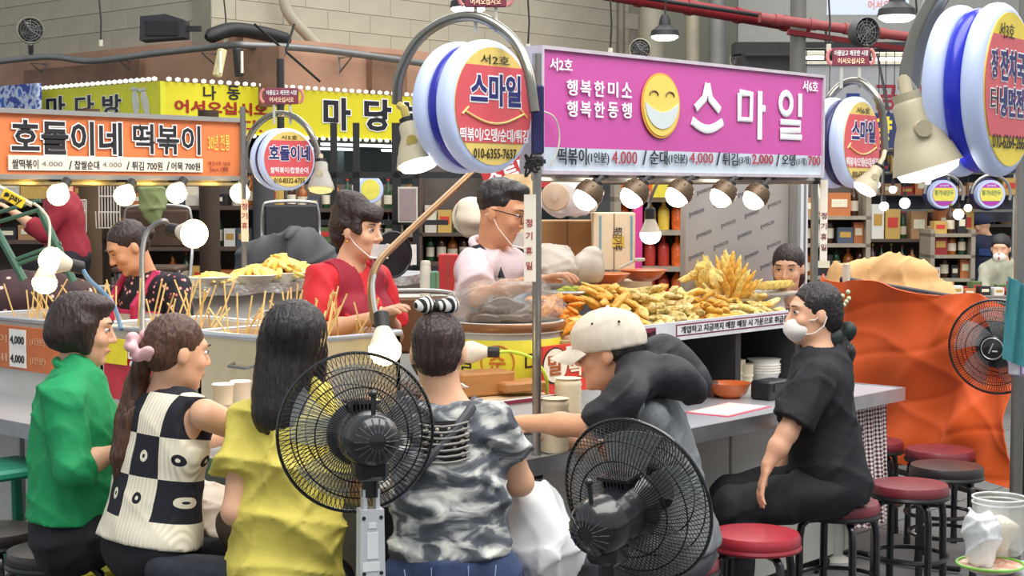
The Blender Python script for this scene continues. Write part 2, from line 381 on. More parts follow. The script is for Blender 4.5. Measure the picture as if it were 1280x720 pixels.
class Head:
    """frame of a head: x right side, y face, z crown"""
    def __init__(s, c, a, pitch=0, roll=0, size=1.0):
        f = heading(a); p = math.radians(pitch); s.c = V3(c); s.s = size
        y = f * math.cos(p) - ZUP * math.sin(p); x = unit(np.cross(y, ZUP)); z = np.cross(x, y)
        r = math.radians(roll); s.x = x * math.cos(r) + z * math.sin(r); s.z = z * math.cos(r) - x * math.sin(r); s.y = y
        s.R = np.stack([s.x, s.y, s.z], 1)
    def p(s, x, y, z): return s.c + s.R @ (V3((x, y, z)) * s.s)
    def loc(s, P): return ((P - s.c) @ s.R) / s.s
    def e(s, S, c, r, **k): S.ell(s.p(*c), V3(r) * s.s, s.R, **k)
    def cp(s, S, a, b, ra, rb=None, **k): S.cap(s.p(*a), s.p(*b), ra * s.s, (ra if rb is None else rb) * s.s, **k)
    def skin(s, S, fine=True):
        s.e(S, (0, -.012, .035), (.072, .09, .084), k=.02); s.e(S, (0, .022, -.022), (.060, .066, .088), k=.03)
        s.e(S, (0, .036, -.076), (.044, .040, .034), k=.03)
        for q in (-1, 1): s.e(S, (q * .073, -.008, -.004), (.010, .019, .030), k=.006); s.e(S, (q * .036, .064, -.024), (.022, .02, .02), k=.02)
        if fine:
            s.e(S, (0, .07, -.1), (.019, .017, .014), k=.015); s.e(S, (0, .072, .034), (.048, .018, .013), k=.015)
            for q in (-1, 1): s.e(S, (q * .031, .1, .010), (.018, .016, .011), k=.008, sub=True)
            s.cp(S, (0, .088, .014), (0, .106, -.024), .007, .011, k=.010)
            for q in (-1, 1): s.e(S, (q * .012, .095, -.029), (.008, .009, .007), k=.005)
            s.e(S, (0, .089, -.057), (.021, .009, .005), k=.003); s.e(S, (0, .087, -.067), (.017, .010, .006), k=.003)
    def eyes(s, th, brow=(40, 28, 24), closed=False):
        for q in (-1, 1):
            if not closed:
                S = SDF(.001); s.e(S, (q * .031, .0775, .010), (.0125, .011, .0075)); ey = S.build('eye', M('eye_white', (232, 226, 220), .2, var=0), th, .003)
                S = SDF(.001); s.e(S, (q * .031, .0865, .010), (.0055, .0035, .0056)); S.build('iris', M('iris_dark', (30, 20, 16), .15, var=0), ey, .002)
            b = MB(); b.tube([s.p(q * (.031 + .017 * t), .0895 - .009 * t * t, .0155 - .006 * t * t) for t in (-1, -.5, 0, .5, 1)], [.0008, .0016, .002, .002, .0008], 6); b.build('eyelid', M('lash', (36, 26, 24)), th, world=True)
            b = MB(); b.tube([s.p(q * (.033 + .021 * t), .0935 - .012 * t * t - .004 * t, .036 + .003 * t - .004 * t * t) for t in (-1, -.5, 0, .5, 1)], [.001, .0028, .003, .0026, .0008], 6); b.build('eyebrow', M('brow_%d' % brow[0], brow), th, world=True)
SKIN = (222, 172, 140)
def skin_color(hd, tone=SKIN, lips=(178, 92, 86)):
    def f(P):
        q = hd.loc(P); c = np.tile(lin(tone), (len(P), 1)); a = np.exp(-((q[:, 0] / .019) ** 2 + ((q[:, 2] + .062) / .0085) ** 2) ** 2) * (q[:, 1] > .07)
        ck = .25 * np.exp(-(((np.abs(q[:, 0]) - .04) / .02) ** 2 + ((q[:, 2] + .025) / .02) ** 2)) * (q[:, 1] > .03)
        c = c * (1 - a[:, None]) + np.array(lin(lips)) * a[:, None]
        return c * (1 - ck[:, None] * np.array((0, .35, .4)))
    return f
def hair_grooves(hd, axis='z', amp=.0022, n=70, tilt=(0, 0, 0)):
    def g(X, Y, Z):
        d = [X - hd.c[0], Y - hd.c[1], Z - hd.c[2]]; L = [d[0] * hd.R[0][j] + d[1] * hd.R[1][j] + d[2] * hd.R[2][j] for j in range(3)]
        if axis == 'z': t = np.arctan2(L[0], L[1] + .02); r = L[2]
        elif axis == 'x': t = np.arctan2(L[2], L[1] + .02) ; r = L[0]
        elif axis == 'bun': t = np.arctan2(L[0], L[2] * -.6 + L[1] - .0); r = L[2]
        elif axis == 'y': t = np.arctan2(L[0], L[2]); r = L[1]
        return (amp * (.6 * np.sin(t * n + 8 * r + 2 * np.sin(r * 40)) + .4 * np.sin(t * n * .43 + 1.3 + 14 * r))).astype(np.float32)
    return g
def hand_prims(S, wr, d, pn, side=1, curl=.35, s=1.0, spread=1.0, open_thumb=.6):
    """wr wrist, d pointing direction, pn palm normal; fingers bend towards the palm normal"""
    d = unit(d); pn = unit(V3(pn) - d * (V3(pn) @ d)); x = np.cross(d, pn) * side; wr = V3(wr)
    base = wr + d * .085 * s
    S.cap(wr, wr + d * .02 * s, .022 * s, .026 * s, flat=(pn, .75), k=.012)
    S.cap(wr + d * .03 * s + x * .012 * s, base + x * .024 * s, .02 * s, .014 * s, flat=(pn, .6), k=.01); S.cap(wr + d * .03 * s - x * .012 * s, base - x * .024 * s, .02 * s, .014 * s, flat=(pn, .6), k=.01)
    S.cap(wr + d * .03 * s, base, .02 * s, .014 * s, flat=(pn, .6), k=.01)
    for i, L in enumerate((.070, .080, .076, .060)):
        o = (1.5 - i); p0 = base + x * o * .0195 * s * spread; dd = unit(d + x * o * .09 * spread); c = curl * (1 + .12 * i)
        d1 = unit(dd * math.cos(c * .6) + pn * math.sin(c * .6)); d2 = unit(dd * math.cos(c * 1.5) + pn * math.sin(c * 1.5)); d3 = unit(dd * math.cos(c * 2.2) + pn * math.sin(c * 2.2))
        p1 = p0 + d1 * L * .45 * s; p2 = p1 + d2 * L * .32 * s; p3 = p2 + d3 * L * .23 * s
        S.chain([p0 - dd * .012 * s, p1, p2, p3], [.0092 * s, .0084 * s, .0076 * s, .0066 * s], k=.0015)
    t0 = wr + d * .028 * s + x * .024 * s; td = unit(d * .75 + x * open_thumb + pn * .35); t1 = t0 + td * .04 * s; t2 = t1 + unit(d * .9 + x * .25 + pn * .4) * .03 * s
    S.chain([t0 - td * .012 * s, t1, t2], [.014 * s, .0105 * s, .008 * s], k=.006)
class Body:
    """limbs and trunk of one person from joint points; pts: neck, pelvis, shR, shL, elR, elL, wrR, wrL, kneeR, kneeL, ankR, ankL"""
    def __init__(s, J, size=1.0, front=None):
        s.J = {k: V3(v) for k, v in J.items()}; J = s.J; s.s = size
        s.up = unit(J['neck'] - J['pelvis']); sd = J['shR'] - J['shL']; s.sd = unit(sd - s.up * (sd @ s.up)); s.fr = np.cross(s.up, s.sd)
        s.R = np.stack([s.sd, s.fr, s.up], 1); s.H = np.linalg.norm(J['neck'] - J['pelvis'])
    def at(s, f, x=0, y=0): return s.J['pelvis'] + s.up * (s.H * f) + s.sd * x + s.fr * y
    def trunk(s, S, off=0, wid=1.0, bust=False):
        z = s.s; J = s.J; k = .05
        hw = np.linalg.norm(J['shR'] - J['shL']) / 2
        S.cap(J['shR'] * .86 + J['shL'] * .14 - s.up * .01, J['shL'] * .86 + J['shR'] * .14 - s.up * .01, .052 * z + off, k=k)
        S.cap(J['neck'] - s.up * .02, s.at(.8), .07 * z + off, .08 * z + off, flat=(s.fr, .8), k=k)
        S.ell(s.at(.72), (hw * .86 * wid + off, .098 * z + off, .17 * z + off), s.R, k=k)
        S.ell(s.at(.36), (hw * .74 * wid + off, .094 * z + off, .17 * z + off), s.R, k=k)
        S.ell(s.at(.06, 0, -.01), (hw * .88 * wid + off, .115 * z + off, .14 * z + off), s.R, k=k)
        if bust:
            for q in (-1, 1): S.ell(s.at(.66, q * .07, .085), (.055 + off, .05 + off, .055 + off), s.R, k=.03)
    def arm(s, S, q, off=0, f0=0, f1=2.0, k=.02, taper=0, fe=False):
        z = s.s; a, b, c = s.J['sh' + q], s.J['el' + q], s.J['wr' + q]
        if f1 <= 1: b2 = a + (b - a) * f1; S.cap(a, b2, .048 * z + off, (.048 - .011 * f1) * z + off + taper, k=k, fe=fe)
        else:
            S.cap(a, b, .048 * z + off, .037 * z + off, k=k); c2 = b + (c - b) * min(f1 - 1, 1); S.cap(b, b + (c2 - b) * .45, .037 * z + off, .036 * z + off, k=k); S.cap(b + (c2 - b) * .45, c2, .036 * z + off, (.036 - .012 * (f1 - 1)) * z + off + taper, k=k, fe=fe)
    def leg(s, S, q, off=0, f1=2.0, k=.03, hw=.09, foot=True):
        z = s.s; sg = 1 if q == 'R' else -1; h = s.at(.0, sg * hw * z); kn, an = s.J['knee' + q], s.J['ank' + q]
        S.cap(h, kn, .082 * z + off, .056 * z + off, k=k)
        if f1 > 1:
            e = kn + (an - kn) * (f1 - 1); m = kn + (e - kn) * .35; S.cap(kn, m, .054 * z + off, .055 * z + off, k=k); S.cap(m, e, .055 * z + off, .036 * z + off, k=k)
        if foot and f1 >= 2:
            fd = unit((s.fr * V3((1, 1, 0))) + 1e-9); S.cap(an - ZUP * .02, an + fd * .14 * z - ZUP * .05, .036 * z, .03 * z, k=.02)
# ================================================================== THE SETTING
concrete = M('concrete_floor', (98, 98, 98), .8, var=.16, scale=3, bump=.15)
joint = M('joint_dark', (62, 62, 60), .9)
b = MB(); b.box((12, 8, -.06), (44, 40, .10)); floor = b.build('floor', joint); tag(floor, kind='structure')
sl = MB(); sl.box((0, 0, 0), (.888, .888, .03), bev=.004); slm = sl.mesh('slab', concrete, 30)
for i in range(13):
    for j in range(9):
        link('slab', slm, floor, (1.0 + i * .9, -1.2 + j * .9, -.015), (0, 0, (i * 7 + j * 3) % 4 * math.pi / 2))
b = MB(); b.box((11, 17.7, -.012), (42, 20.4, .024)); b.box((22.7, -2.5, -.012), (20, 20, .024)); b.box((-4.8, 0, -.012), (10.7, 15, .024)); b.build('paving', concrete, floor)
plaster = M('upper_wall_paint', (160, 155, 138), .8, var=.10, scale=2.2, bump=.1)
plain = M('panel_wall_paint', (152, 150, 134), .75, var=.05, scale=1)
mort = M('mortar', (132, 128, 114), .9)
fasc = M('fascia_concrete', (168, 130, 108), .85, var=.14, scale=2.5, bump=.12)
fasd = M('fascia_pier', (128, 98, 80), .85, var=.2, scale=4, bump=.12)
steel = M('galvanised_pipe', (128, 128, 128), .42, .6, var=.08, scale=6)
dark = M('dark_metal', (38, 38, 40), .5, .3)
# upper wall of the building, both faces of its corner
wb = MB(); wb.box((19.6, 12.55, 4.35), (20.4, .3, 2.5)); wall_back = wb.build('wall_back', mort); tag(wall_back, kind='structure')
wb = MB(); wb.box((9.62, 20.05, 4.352), (.3, 15.2, 2.5)); wall_left = wb.build('wall_left', mort); tag(wall_left, kind='structure')
bk = MB(); bk.box((0, 0, 0), (.594, .06, .196), bev=.004); bkm = bk.mesh('block', plaster, 30)
for r in range(8):
    if r % 2: link('block', bkm, wall_back, (9.55, 12.423, 3.24 + r * .2), scale=(.49, 1, 1)); link('block', bkm, wall_left, (9.493, 12.55, 3.24 + r * .2), (0, 0, math.pi / 2), (.49, 1, 1))
    for c in range(11):
        link('block', bkm, wall_back, (9.7 + c * .6 + (r % 2) * .3, 12.423, 3.24 + r * .2))
    for c in range(15):
        link('block', bkm, wall_left, (9.493, 12.7 + c * .6 + (r % 2) * .3, 3.24 + r * .2), (0, 0, math.pi / 2))
bk = MB(); bk.box((0, 0, 0), (2.15, .07, 2.2), bev=.006); pm_ = bk.mesh('panel', plain, 30)
for c in range(2): link('panel', pm_, wall_back, (17.45 + c * 2.17, 12.37, 4.25))
bk = MB(); bk.box((0, 0, 0), (.588, .05, .25), bev=.006); bk2 = bk.mesh('block', M('shaded_blocks', (134, 132, 122), .85, var=.1, scale=3), 30)  # shade on the set-back wall is put into this darker block colour
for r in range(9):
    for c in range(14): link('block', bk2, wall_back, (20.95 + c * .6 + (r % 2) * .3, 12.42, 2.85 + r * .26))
# fascia beam with piers
b = MB(); b.box((19.7, 12.15, 2.78), (20.6, .5, .72)); b.box((9.651, 19.95, 2.779), (.5, 15.2, .722))
t1 = b.build('trim_1', fasc); tag(t1, kind='structure')
b = MB()
for (px, wd) in ((480, .5), (690, .5)): q = PY(px, 80, 11.9); b.box((q.x, 11.86, 2.75), (wd, .09, .66))
for (px, wd) in ((105, 2.2), (330, .6)): q = PX(px, 80, 9.4); b.box((9.37, q.y, 2.72), (.07, wd, .55))
b.build('pier', fasd, t1)
# service pipe on brackets along the fascia
pts = [PX(-20, 79, 9.2), PX(60, 71, 9.2), PX(115, 76, 9.2), PX(200, 66, 9.2), PX(285, 57, 9.2), PY(318, 57, 11.65), PY(400, 62, 11.65), PY(520, 78, 11.65), PY(700, 104, 11.65)]
th = thing('service_pipe', 'long grey conduit pipe running along the brown beam above the yellow banner', 'pipe', (9.2, 11.65, 3.0))
b = MB(); b.tube(smoothpath(pts), .035, 10); b.build('pipe', steel, th, world=True)
for px, py in ((38, 76), (148, 72), (252, 63)):
    q = PX(px, py + 3, 9.2); b = MB(); b.tube([q + Vector((.2, 0, 0)), q, q + Vector((.18, 0, -.12)), q + Vector((.2, 0, .02))], .012, 6); b.build('bracket', steel, th, world=True)
for px, py in ((440, 68), (590, 90)):
    q = PY(px, py + 3, 11.65); b = MB(); b.tube([q + Vector((0, .2, 0)), q, q + Vector((0, .18, -.14)), q + Vector((0, .2, .02))], .012, 6); b.build('bracket', steel, th, world=True)
# hanging wires
wires = [((124, 0), (126, 50), 15, 'black cable hanging down the wall left of the speaker box'), ((280, 0), (282, 45), 15, 'thin black cable hanging above the bundled black hose'),
         ((660, 0), (660, 55), 13, 'thin hanging cord ending above the left end of the pink sign'), ((763, 0), (763, 60), 13, 'thin hanging cord in front of the plain wall panel'),
         ((1036, 0), (1036, 55), 13, 'hanging cord left of the rear view wall fan'), ((1145, 0), (1145, 45), 13, 'hanging cord above the red pipes on the right')]
for a, c, D, lb in wires:
    p, q = W(*a, D), W(*c, D); th = thing('hanging_cord', lb, 'hanging_wire')  # plain hanging cable with an end plug, it switches nothing
    th.location = q
    b = MB(); b.tube([p + Vector((0, 0, 1.2)), p, (p + q) / 2 + RT * .01, q], .008, 6); b.build('wire', dark, th, world=True)
    b = MB(); b.tube([q, q - Vector((0, 0, .06))], .02, 8); b.build('end_plug', M('pale_plastic', (200, 196, 180), .6), th, world=True)
for px, x2, lb in ((318, 400, 'diagonal stay wire running down the brown beam'), (368, 345, 'steep stay wire beside the drain pipe')):
    p, q = PY(px, 30, 11.45), PY(x2, 102, 11.45); b = MB(); b.tube([p, q], .012, 6); b.solo('stay_wire', dark, lb, 'wire')
# drain pipe, bundled hose, speaker
b = MB(); b.tube(smoothpath([PY(357, -40, 12.2), PY(357, 10, 12.2), PY(385, 45, 12.2), PY(396, 56, 12.2)]), .055, 10); b.solo('drain_pipe', plaster, 'cream drain pipe bending across the upper wall right of the hose', 'pipe')
b = MB(); b.tube(smoothpath([PY(258, 47, 11.9), PY(290, 37, 11.9), PY(330, 42, 11.9), PY(362, 51, 11.9)]), [.03] + [.07] * 17 + [.03], 10); b.solo('bundled_hose', dark, 'fat black hose lying on the beam above the yellow banner', 'hose')
q = W(207, 36, 14.6); th = thing('loudspeaker', 'black box loudspeaker mounted on the upper wall at left', 'loudspeaker', q - Vector((0, 0, .13)), CAMRZ)
b = MB(); b.prism([(-.21, -.12), (.2, -.09), (.2, .07), (.03, .12), (-.2, .1)], -.12, .15, Matrix.Translation((0, 0, .13)) @ Matrix.Rotation(math.pi / 2, 4, 'X')); b.build('cabinet', M('speaker_black', (34, 34, 42), .6), th)
b = MB(); b.box((.26, 0, .13), (.14, .05, .05)); b.build('bracket', dark, th)
b = MB(); b.box((0, -.156, .12), (.3, .012, .14), bev=.004); b.build('grille', M('grille_dark', (24, 24, 30), .8), th)
# two small tube lamps on the fascia
for px, c, lb in ((272, (205, 195, 150), 'small cream fluorescent tube lamp tilted on the beam'), (299, (40, 40, 40), 'small black and white tube lamp beside the cream one')):
    q = PY(px, 78, 11.6); th = thing('tube_lamp', lb, 'lamp', q - Vector((0, 0, .1))); b = MB(); b.box((0, 0, .1), (.07, .07, .26), Matrix.Rotation(.25 if px < 280 else -.1, 4, 'Y'), bev=.01); b.build('housing', M('tube_' + str(px), c, .5), th)
    b = MB(); b.tube([(0, -.04, 0), (0, -.04, .2)], .014, 8); b.build('tube', M('tube_white', (235, 232, 215), .4), th)
# ---- wall fans / vents
def wall_fan(px, py, rpx, D, label, body, turn=0, back=False):
    q = W(px, py, D); R = rpx / F * D
    th = thing('wall_fan', label, 'wall fan', q - Vector((0, 0, R)), CAMRZ + turn)
    Mx = Matrix.Translation((0, 0, R)) @ Matrix.Rotation(math.pi / 2, 4, 'X')
    b = MB(); b.lathe([(R * .55, -.16), (R * .9, -.1), (R, .0), (R * .93, .02), (R * .86, .0), (R * .8, -.06)], 28, Mx, cap=False); b.build('housing', body, th)
    b = MB(); b.lathe([(R * .86, -.05), (R * .8, -.03), (.01, -.02)], 28, Mx); b.build('backing', dark, th)
    b = MB()
    for k in range(3): b.ring((0, 0, 0), R * (.3 + .2 * k), .006, 24, 5, Mx=Mx)
    for k in range(12): a = k * math.pi / 6; b.tube([(0, 0, .005), (R * .88 * math.cos(a), R * .88 * math.sin(a), .0)], .005, 5, Mx=Mx)
    b.build('guard', M('guard_grey', (95, 95, 95), .4, .5), th)
    for k in range(4):
        a = k * math.pi / 2 + .3; c, s_ = math.cos(a), math.sin(a)
        bb = MB(); bb.add([(R * .1 * c, R * .1 * s_, -.01), (R * .7 * math.cos(a - .25), R * .7 * math.sin(a - .25), -.02), (R * .7 * math.cos(a + .4), R * .7 * math.sin(a + .4), -.005), (R * .1 * math.cos(a + .8), R * .1 * math.sin(a + .8), 0)], [(0, 1, 2, 3)], Mx); bb.build('blade', steel, th)
    b = MB(); b.tube([(0, 0, R * .1), (0, .18, -R * .5)], .03, 8); b.build('mount', steel, th)
cream = M('fan_cream', (172, 168, 152), .5)
wall_fan(38, 38, 17, 16.2, 'cream round wall fan at the far left of the upper wall', cream, .3)
wall_fan(800, 62, 14, 17, 'cream round wall fan just above the smiling face on the pink sign', cream, -.2)
wall_fan(925, 75, 13, 17.5, 'cream round wall fan above the right half of the pink sign', cream, -.2)
wall_fan(1083, 40, 19, 12.6, 'dark round wall fan above the small pink welcome plaque at right', M('fan_dark', (66, 66, 68), .5), .4)
# ---- columns, red sprinkler pipes, dim beams at the back right
for px, r, c, lb in ((776, .05, (90, 86, 72), 'thin stained drain pipe at the edge of the plain wall panel'), (815, .16, (128, 124, 108), 'pale square pier behind the round wall fan'), (866, .09, (136, 130, 112), 'cream round column in front of the back wall'), (897, .10, (108, 108, 106), 'grey steel column crossing the red pipe'), (998, .07, (96, 96, 92), 'dark steel pipe column above the right end of the pink sign')):
    p = W(px, 0, 18.2 if px < 990 else 13.5); th = MB(); th.tube([(p.x, p.y, 0), (p.x, p.y, 5.5)], r, 12); th.solo('steel_column', M('col%d' % px, c, .5, .1, var=.12, scale=5), lb, 'column')
red = M('red_pipe_paint', (128, 30, 38), .4, var=.12)
def pipe(name, a, c, r, mat, lb, cl=5):
    th = thing(name, lb, 'pipe', (a + c) / 2); b = MB(); b.tube([a, c], r, 12); b.build('pipe', mat, th, world=True)
    for k in range(cl): q = a.lerp(c, (k + .5) / cl); d = (c - a).normalized() * .03; bb = MB(); bb.tube([q - d, q + d], r * 1.18, 12); bb.build('coupling', mat, th, world=True)
pipe('sprinkler_pipe', W(700, -18, 15), W(1010, 34, 16.2), .07, red, 'dark red sprinkler pipe slanting above the pink sign')
pipe('sprinkler_pipe', W(950, 22, 13.2), W(1165, 50, 13.6), .042, M('faded_red', (132, 54, 56), .5, var=.12), 'faded red sprinkler pipe on the right behind the dark wall fan')
b = MB(); b.tube([W(985, 40, 13.4), W(1160, 66, 13.8)], .03, 4); b.solo('red_beam', M('beam_red', (120, 26, 34), .5), 'red steel rail under the faded sprinkler pipe at right', 'rail')
b = MB(); b.tube([W(770, -8, 14.8), W(1005, 28, 16)], .02, 8); b.solo('cable_tray', dark, 'dark thin cable tray above the red sprinkler pipe', 'cable tray')
# dark soffit under the right-hand roof
b = MB(); c0 = W(1090, 80, 15.5); Mr = Matrix.Translation((c0.x, c0.y, 0)) @ Matrix.Rotation(CAMRZ, 4, 'Z')
b.box((0, 0, 2.85), (2.6, .5, .28), Mr); b.box((0, .5, 3.1), (2.6, .3, .12), Mr); b.box((0, -.3, 2.98), (2.6, .05, .03), Mr)
t2 = b.build('trim_2', M('soffit_dark', (46, 46, 48), .8)); tag(t2, kind='structure')
for px, D in ((1010, 15.1), (1110, 15.1)):
    q = W(px, 72 + (px - 1010) * .02, D); th = thing('batten_lamp', 'white batten lamp under the dark soffit, %s of the pair' % ('left' if px < 1050 else 'right'), 'lamp', q, CAMRZ)
    b = MB(); b.box((0, 0, .04), (.32, .07, .05), bev=.01); b.build('housing', M('pale_plastic'), th); b = MB(); b.tube([(-.15, 0, 0), (.15, 0, 0)], .02, 8); b.build('tube', M('lamp_white', (255, 255, 250), emit=2.5, var=0), th)
# upper right pale wall strip and banner, with the 곰보 sign board
b = MB(); b.box((0, 0, 3.9), (4.4, .12, 1.8), Matrix.Translation((*W(1150, 0, 19)[:2], 0)) @ Matrix.Rotation(CAMRZ, 4, 'Z')); wr = b.build('wall_right', M('pale_siding', (150, 150, 146), .7, var=.05)); tag(wr, kind='structure')
# ---- high-bay lamps
def highbay(px, py, D, lb, s=1.0):
    q = W(px, py, D); th = thing('high_bay_lamp', lb, 'lamp', q)
    b = MB(); b.lathe([(.03, .2), (.05, .16), (.06, .1), (.13, .05), (.14, 0)], 16, Matrix.Scale(s, 4)); b.build('housing', dark, th)
    b = MB(); b.lathe([(.0, -.045), (.09, -.04), (.13, -.015), (.13, 0)], 16, Matrix.Scale(s, 4)); b.build('diffuser', M('lamp_white'), th)
    b = MB(); b.tube([(0, 0, .2 * s), (.02, 0, .4), (0, 0, 1.6)], .008, 6); b.build('cord', dark, th)
highbay(831, 45, 15, 'white high bay lamp hanging above the pink sign'); highbay(1121, 20, 12.5, 'white high bay lamp hanging at upper right', 1.1); highbay(585, 10, 12, 'white high bay lamp seen at the top of the steel arch', 1.0)
# ================================================================== SIGNS
white = M('print_white', (240, 242, 245), .5, var=0); ink = M('print_black', (28, 26, 34), .5, var=0); navy = M('print_navy', (38, 42, 110), .5, var=0)
redp = M('print_red', (166, 44, 62), .5, var=0); maroon = M('print_maroon', (120, 30, 50), .5, var=0); ypr = M('print_yellow', (232, 205, 90), .5, var=0)
alu = M('aluminium_frame', (176, 176, 172), .35, .75, var=.05)
def planeY(Y): return Matrix(((1, 0, 0, 0), (0, 0, -1, Y), (0, 1, 0, 0), (0, 0, 0, 1)))
def ybox(x0, y0, x1, y1, Y):
    c = (y0 + y1) / 2; x = (x0 + x1) / 2
    return (PY(x0, c, Y).x, PY(x, y1, Y).z, PY(x1, c, Y).x, PY(x, y0, Y).z)
def ytext(par, s, bx, Y, mat, bold=.02, **k): return text(par, s, pm(par).inverted() @ planeY(Y), ybox(*bx, Y), mat, bold, **k)
def yslab(mb, bx, Y, th):
    x0, z0, x1, z1 = bx; mb.box(((x0 + x1) / 2, Y + th / 2, (z0 + z1) / 2), (x1 - x0, th, z1 - z0)); return mb
# ---- pink stall sign
SY = 3.42; pk = M('sign_pink', (196, 82, 160), .4, var=.04, scale=3); gr = M('sign_greyblue', (196, 208, 222), .45, var=.03)
ps = thing('stall_sign', 'long pink stall sign with a laughing yellow face above a pale price strip', 'sign', (4.85, SY, 1.715))
X0, X1 = PY(679, 140, SY).x, PY(1028, 155, SY).x; ZB, ZM, ZT = 1.722, 1.80, 2.125
b = MB(); b.box(((X0 + X1) / 2, SY + .045, (ZT + ZM) / 2), (X1 - X0, .08, ZT - ZM)); b.build('sign_panel', pk, ps, world=True)
b = MB(); b.box(((X0 + X1) / 2, SY + .045, (ZM + ZB) / 2), (X1 - X0, .08, ZM - ZB)); b.build('price_strip', gr, ps, world=True)
b = MB()
for z in (ZB - .006, ZT + .006): b.box(((X0 + X1) / 2, SY + .045, z), (X1 - X0 + .02, .1, .012))
for x in (X0 - .006, X1 + .006): b.box((x, SY + .045, (ZB + ZT) / 2), (.012, .1, ZT - ZB))
b.build('frame', M('sign_edge', (205, 195, 205), .4, .3), ps, world=True)
ytext(ps, '서2호', (687, 73, 715, 89), SY, white, .02); ytext(ps, '서6호', (1003, 101, 1022, 115), SY, white, .02)
for i, (c1, c2) in enumerate(zip('행복한미소', '행복한동행')): x_ = 708 + 17.2 * i; ytext(ps, c1, (x_, 99.5 + i * .9, x_ + 13.5 - .3 * i, 119.5 + i * .7), SY, white, .02); ytext(ps, c2, (x_, 126 + i * .6, x_ + 13.5 - .3 * i, 146 + i * .5), SY, white, .02)
Ms = pm(ps).inverted() @ planeY(SY)
def fat(par, pts, r, mat, name='lettering', z=.004):   # fat rounded strokes lying on the sign plane
    b = MB(); b.tube([(x, y, 0) for x, y in pts], r, 10); b.v = [tuple(Ms @ Vector((x, y, max(z, -.2 * r) * .3))) for x, y, z in b.v]; o = b.build(name, mat, par); return o
bx = ybox(865, 105, 903, 165, SY); cx = (bx[0] + bx[2]) / 2; hw = (bx[2] - bx[0]) / 2
fat(ps, [(cx - hw * .78, bx[1] + .085), (cx - hw * .2, bx[1] + .125), (cx, bx[3])], .017, white); fat(ps, [(cx, bx[3]), (cx + hw * .2, bx[1] + .125), (cx + hw * .8, bx[1] + .085)], .017, white)
fat(ps, [(cx - hw + hw * 2 * t, bx[1] + .04 - .03 * math.sin(math.pi * t)) for t in [i / 8 for i in range(9)]], .017, white)
bx = ybox(922, 113, 956, 174, SY); a, d = bx[0], bx[2]
fat(ps, [(a + .012, bx[3] - .014), (a + .095, bx[3] - .014), (a + .095, bx[3] - .115), (a + .012, bx[3] - .115), (a + .012, bx[3] - .014)], .015, white)
fat(ps, [(d - .035, bx[3]), (d - .035, bx[1])], .016, white); fat(ps, [(d - .035, bx[3] - .068), (d, bx[3] - .068)], .014, white)
bx = ybox(974, 116, 1002, 175, SY); a, d = bx[0], bx[2]; c = a + .05
fat(ps, [(c + .042 * math.cos(t), bx[3] - .045 + .042 * math.sin(t)) for t in [i * math.pi / 8 for i in range(17)]], .014, white)
fat(ps, [(d - .012, bx[3]), (d - .012, bx[3] - .095)], .015, white)
fat(ps, [(a + .01, bx[3] - .12), (d - .01, bx[3] - .12), (d - .01, bx[3] - .15), (a + .01, bx[3] - .155), (a + .01, bx[1] + .012), (d, bx[1] + .012)], .012, white)
# laughing face: oval, smiling eyes, open mouth
bx = ybox(801, 91, 849, 173, SY); ec = ((bx[0] + bx[2]) / 2, (bx[1] + bx[3]) / 2); rx, rz = (bx[2] - bx[0]) / 2, (bx[3] - bx[1]) / 2
oval = lambda k, n=36: [(ec[0] + rx * k * math.cos(2 * math.pi * i / n), ec[1] + rz * k * math.sin(2 * math.pi * i / n)) for i in range(n)]
b = MB(); b.prism(oval(1), 0, .004, Ms); b.build('face_rim', M('face_rim', (226, 160, 70), .5, var=0), ps)
b = MB(); b.prism(oval(.93), .004, .007, Ms); b.build('face', M('face_yellow', (228, 204, 98), .5, var=.04, scale=5), ps)
mo = [(ec[0] + rx * .86 * math.cos(t), ec[1] + .01 + rz * .80 * math.sin(t)) for t in [math.pi + i * math.pi / 18 for i in range(19)]] + [(ec[0] + rx * .86 * (1 - 2 * t), ec[1] + .01 - .035 * math.sin(math.pi * t)) for t in [.15, .3, .5, .7, .85]]
b = MB(); b.prism(mo, .007, .010, Ms); b.build('mouth', M('mouth_white', (205, 214, 216), .5, var=0), ps)
for s_ in (-1, 1): b = MB(); b.tube([Ms @ Vector((ec[0] + s_ * rx * .42 + .025 * math.cos(t), ec[1] + .035 + .016 * math.sin(t), .008)) for t in [math.pi * i / 8 for i in range(9)]], .0035, 5); b.build('eye', M('face_line', (110, 85, 40)), ps)
for s_, bx, m_, bo in (('떡볶이', (697, 185, 733, 206), ink, .012), ('(1인분)', (734, 190, 761, 206), ink, .01), ('4.000', (765, 189, 796, 205), redp, .0), ('/', (803, 188, 808, 206), ink, .01), ('순대', (812, 188, 834, 206), ink, .012), ('(1인분)', (835, 192, 859, 206), ink, .01), ('4,000', (862, 191, 891, 206), redp, .0), ('/', (895, 190, 900, 207), ink, .01), ('튀김', (903, 191, 922, 207), ink, .012), ('(3개)', (923, 195, 938, 207), ink, .0), ('2,000', (940, 193, 966, 207), redp, .012), ('/', (970, 192, 974, 208), ink, .01), ('오뎅', (977, 193, 994, 207), ink, .012), ('(1개)', (995, 197, 1008, 208), ink, 0), ('700', (1010, 195, 1025, 207), redp, .01)):
    ytext(ps, s_, bx, SY, m_, bo)
b = MB(); b.tube(smoothpath([PY(676, 138, SY - .01), PY(692, 146, SY - .02), PY(699, 165, SY - .02), PY(697, 188, SY - .02), PY(688, 208, SY - .01)]), .003, 5); b.solo('loose_wire', M('pale_plastic'), 'thin pale wire looping over the left end of the pink sign', 'wire')
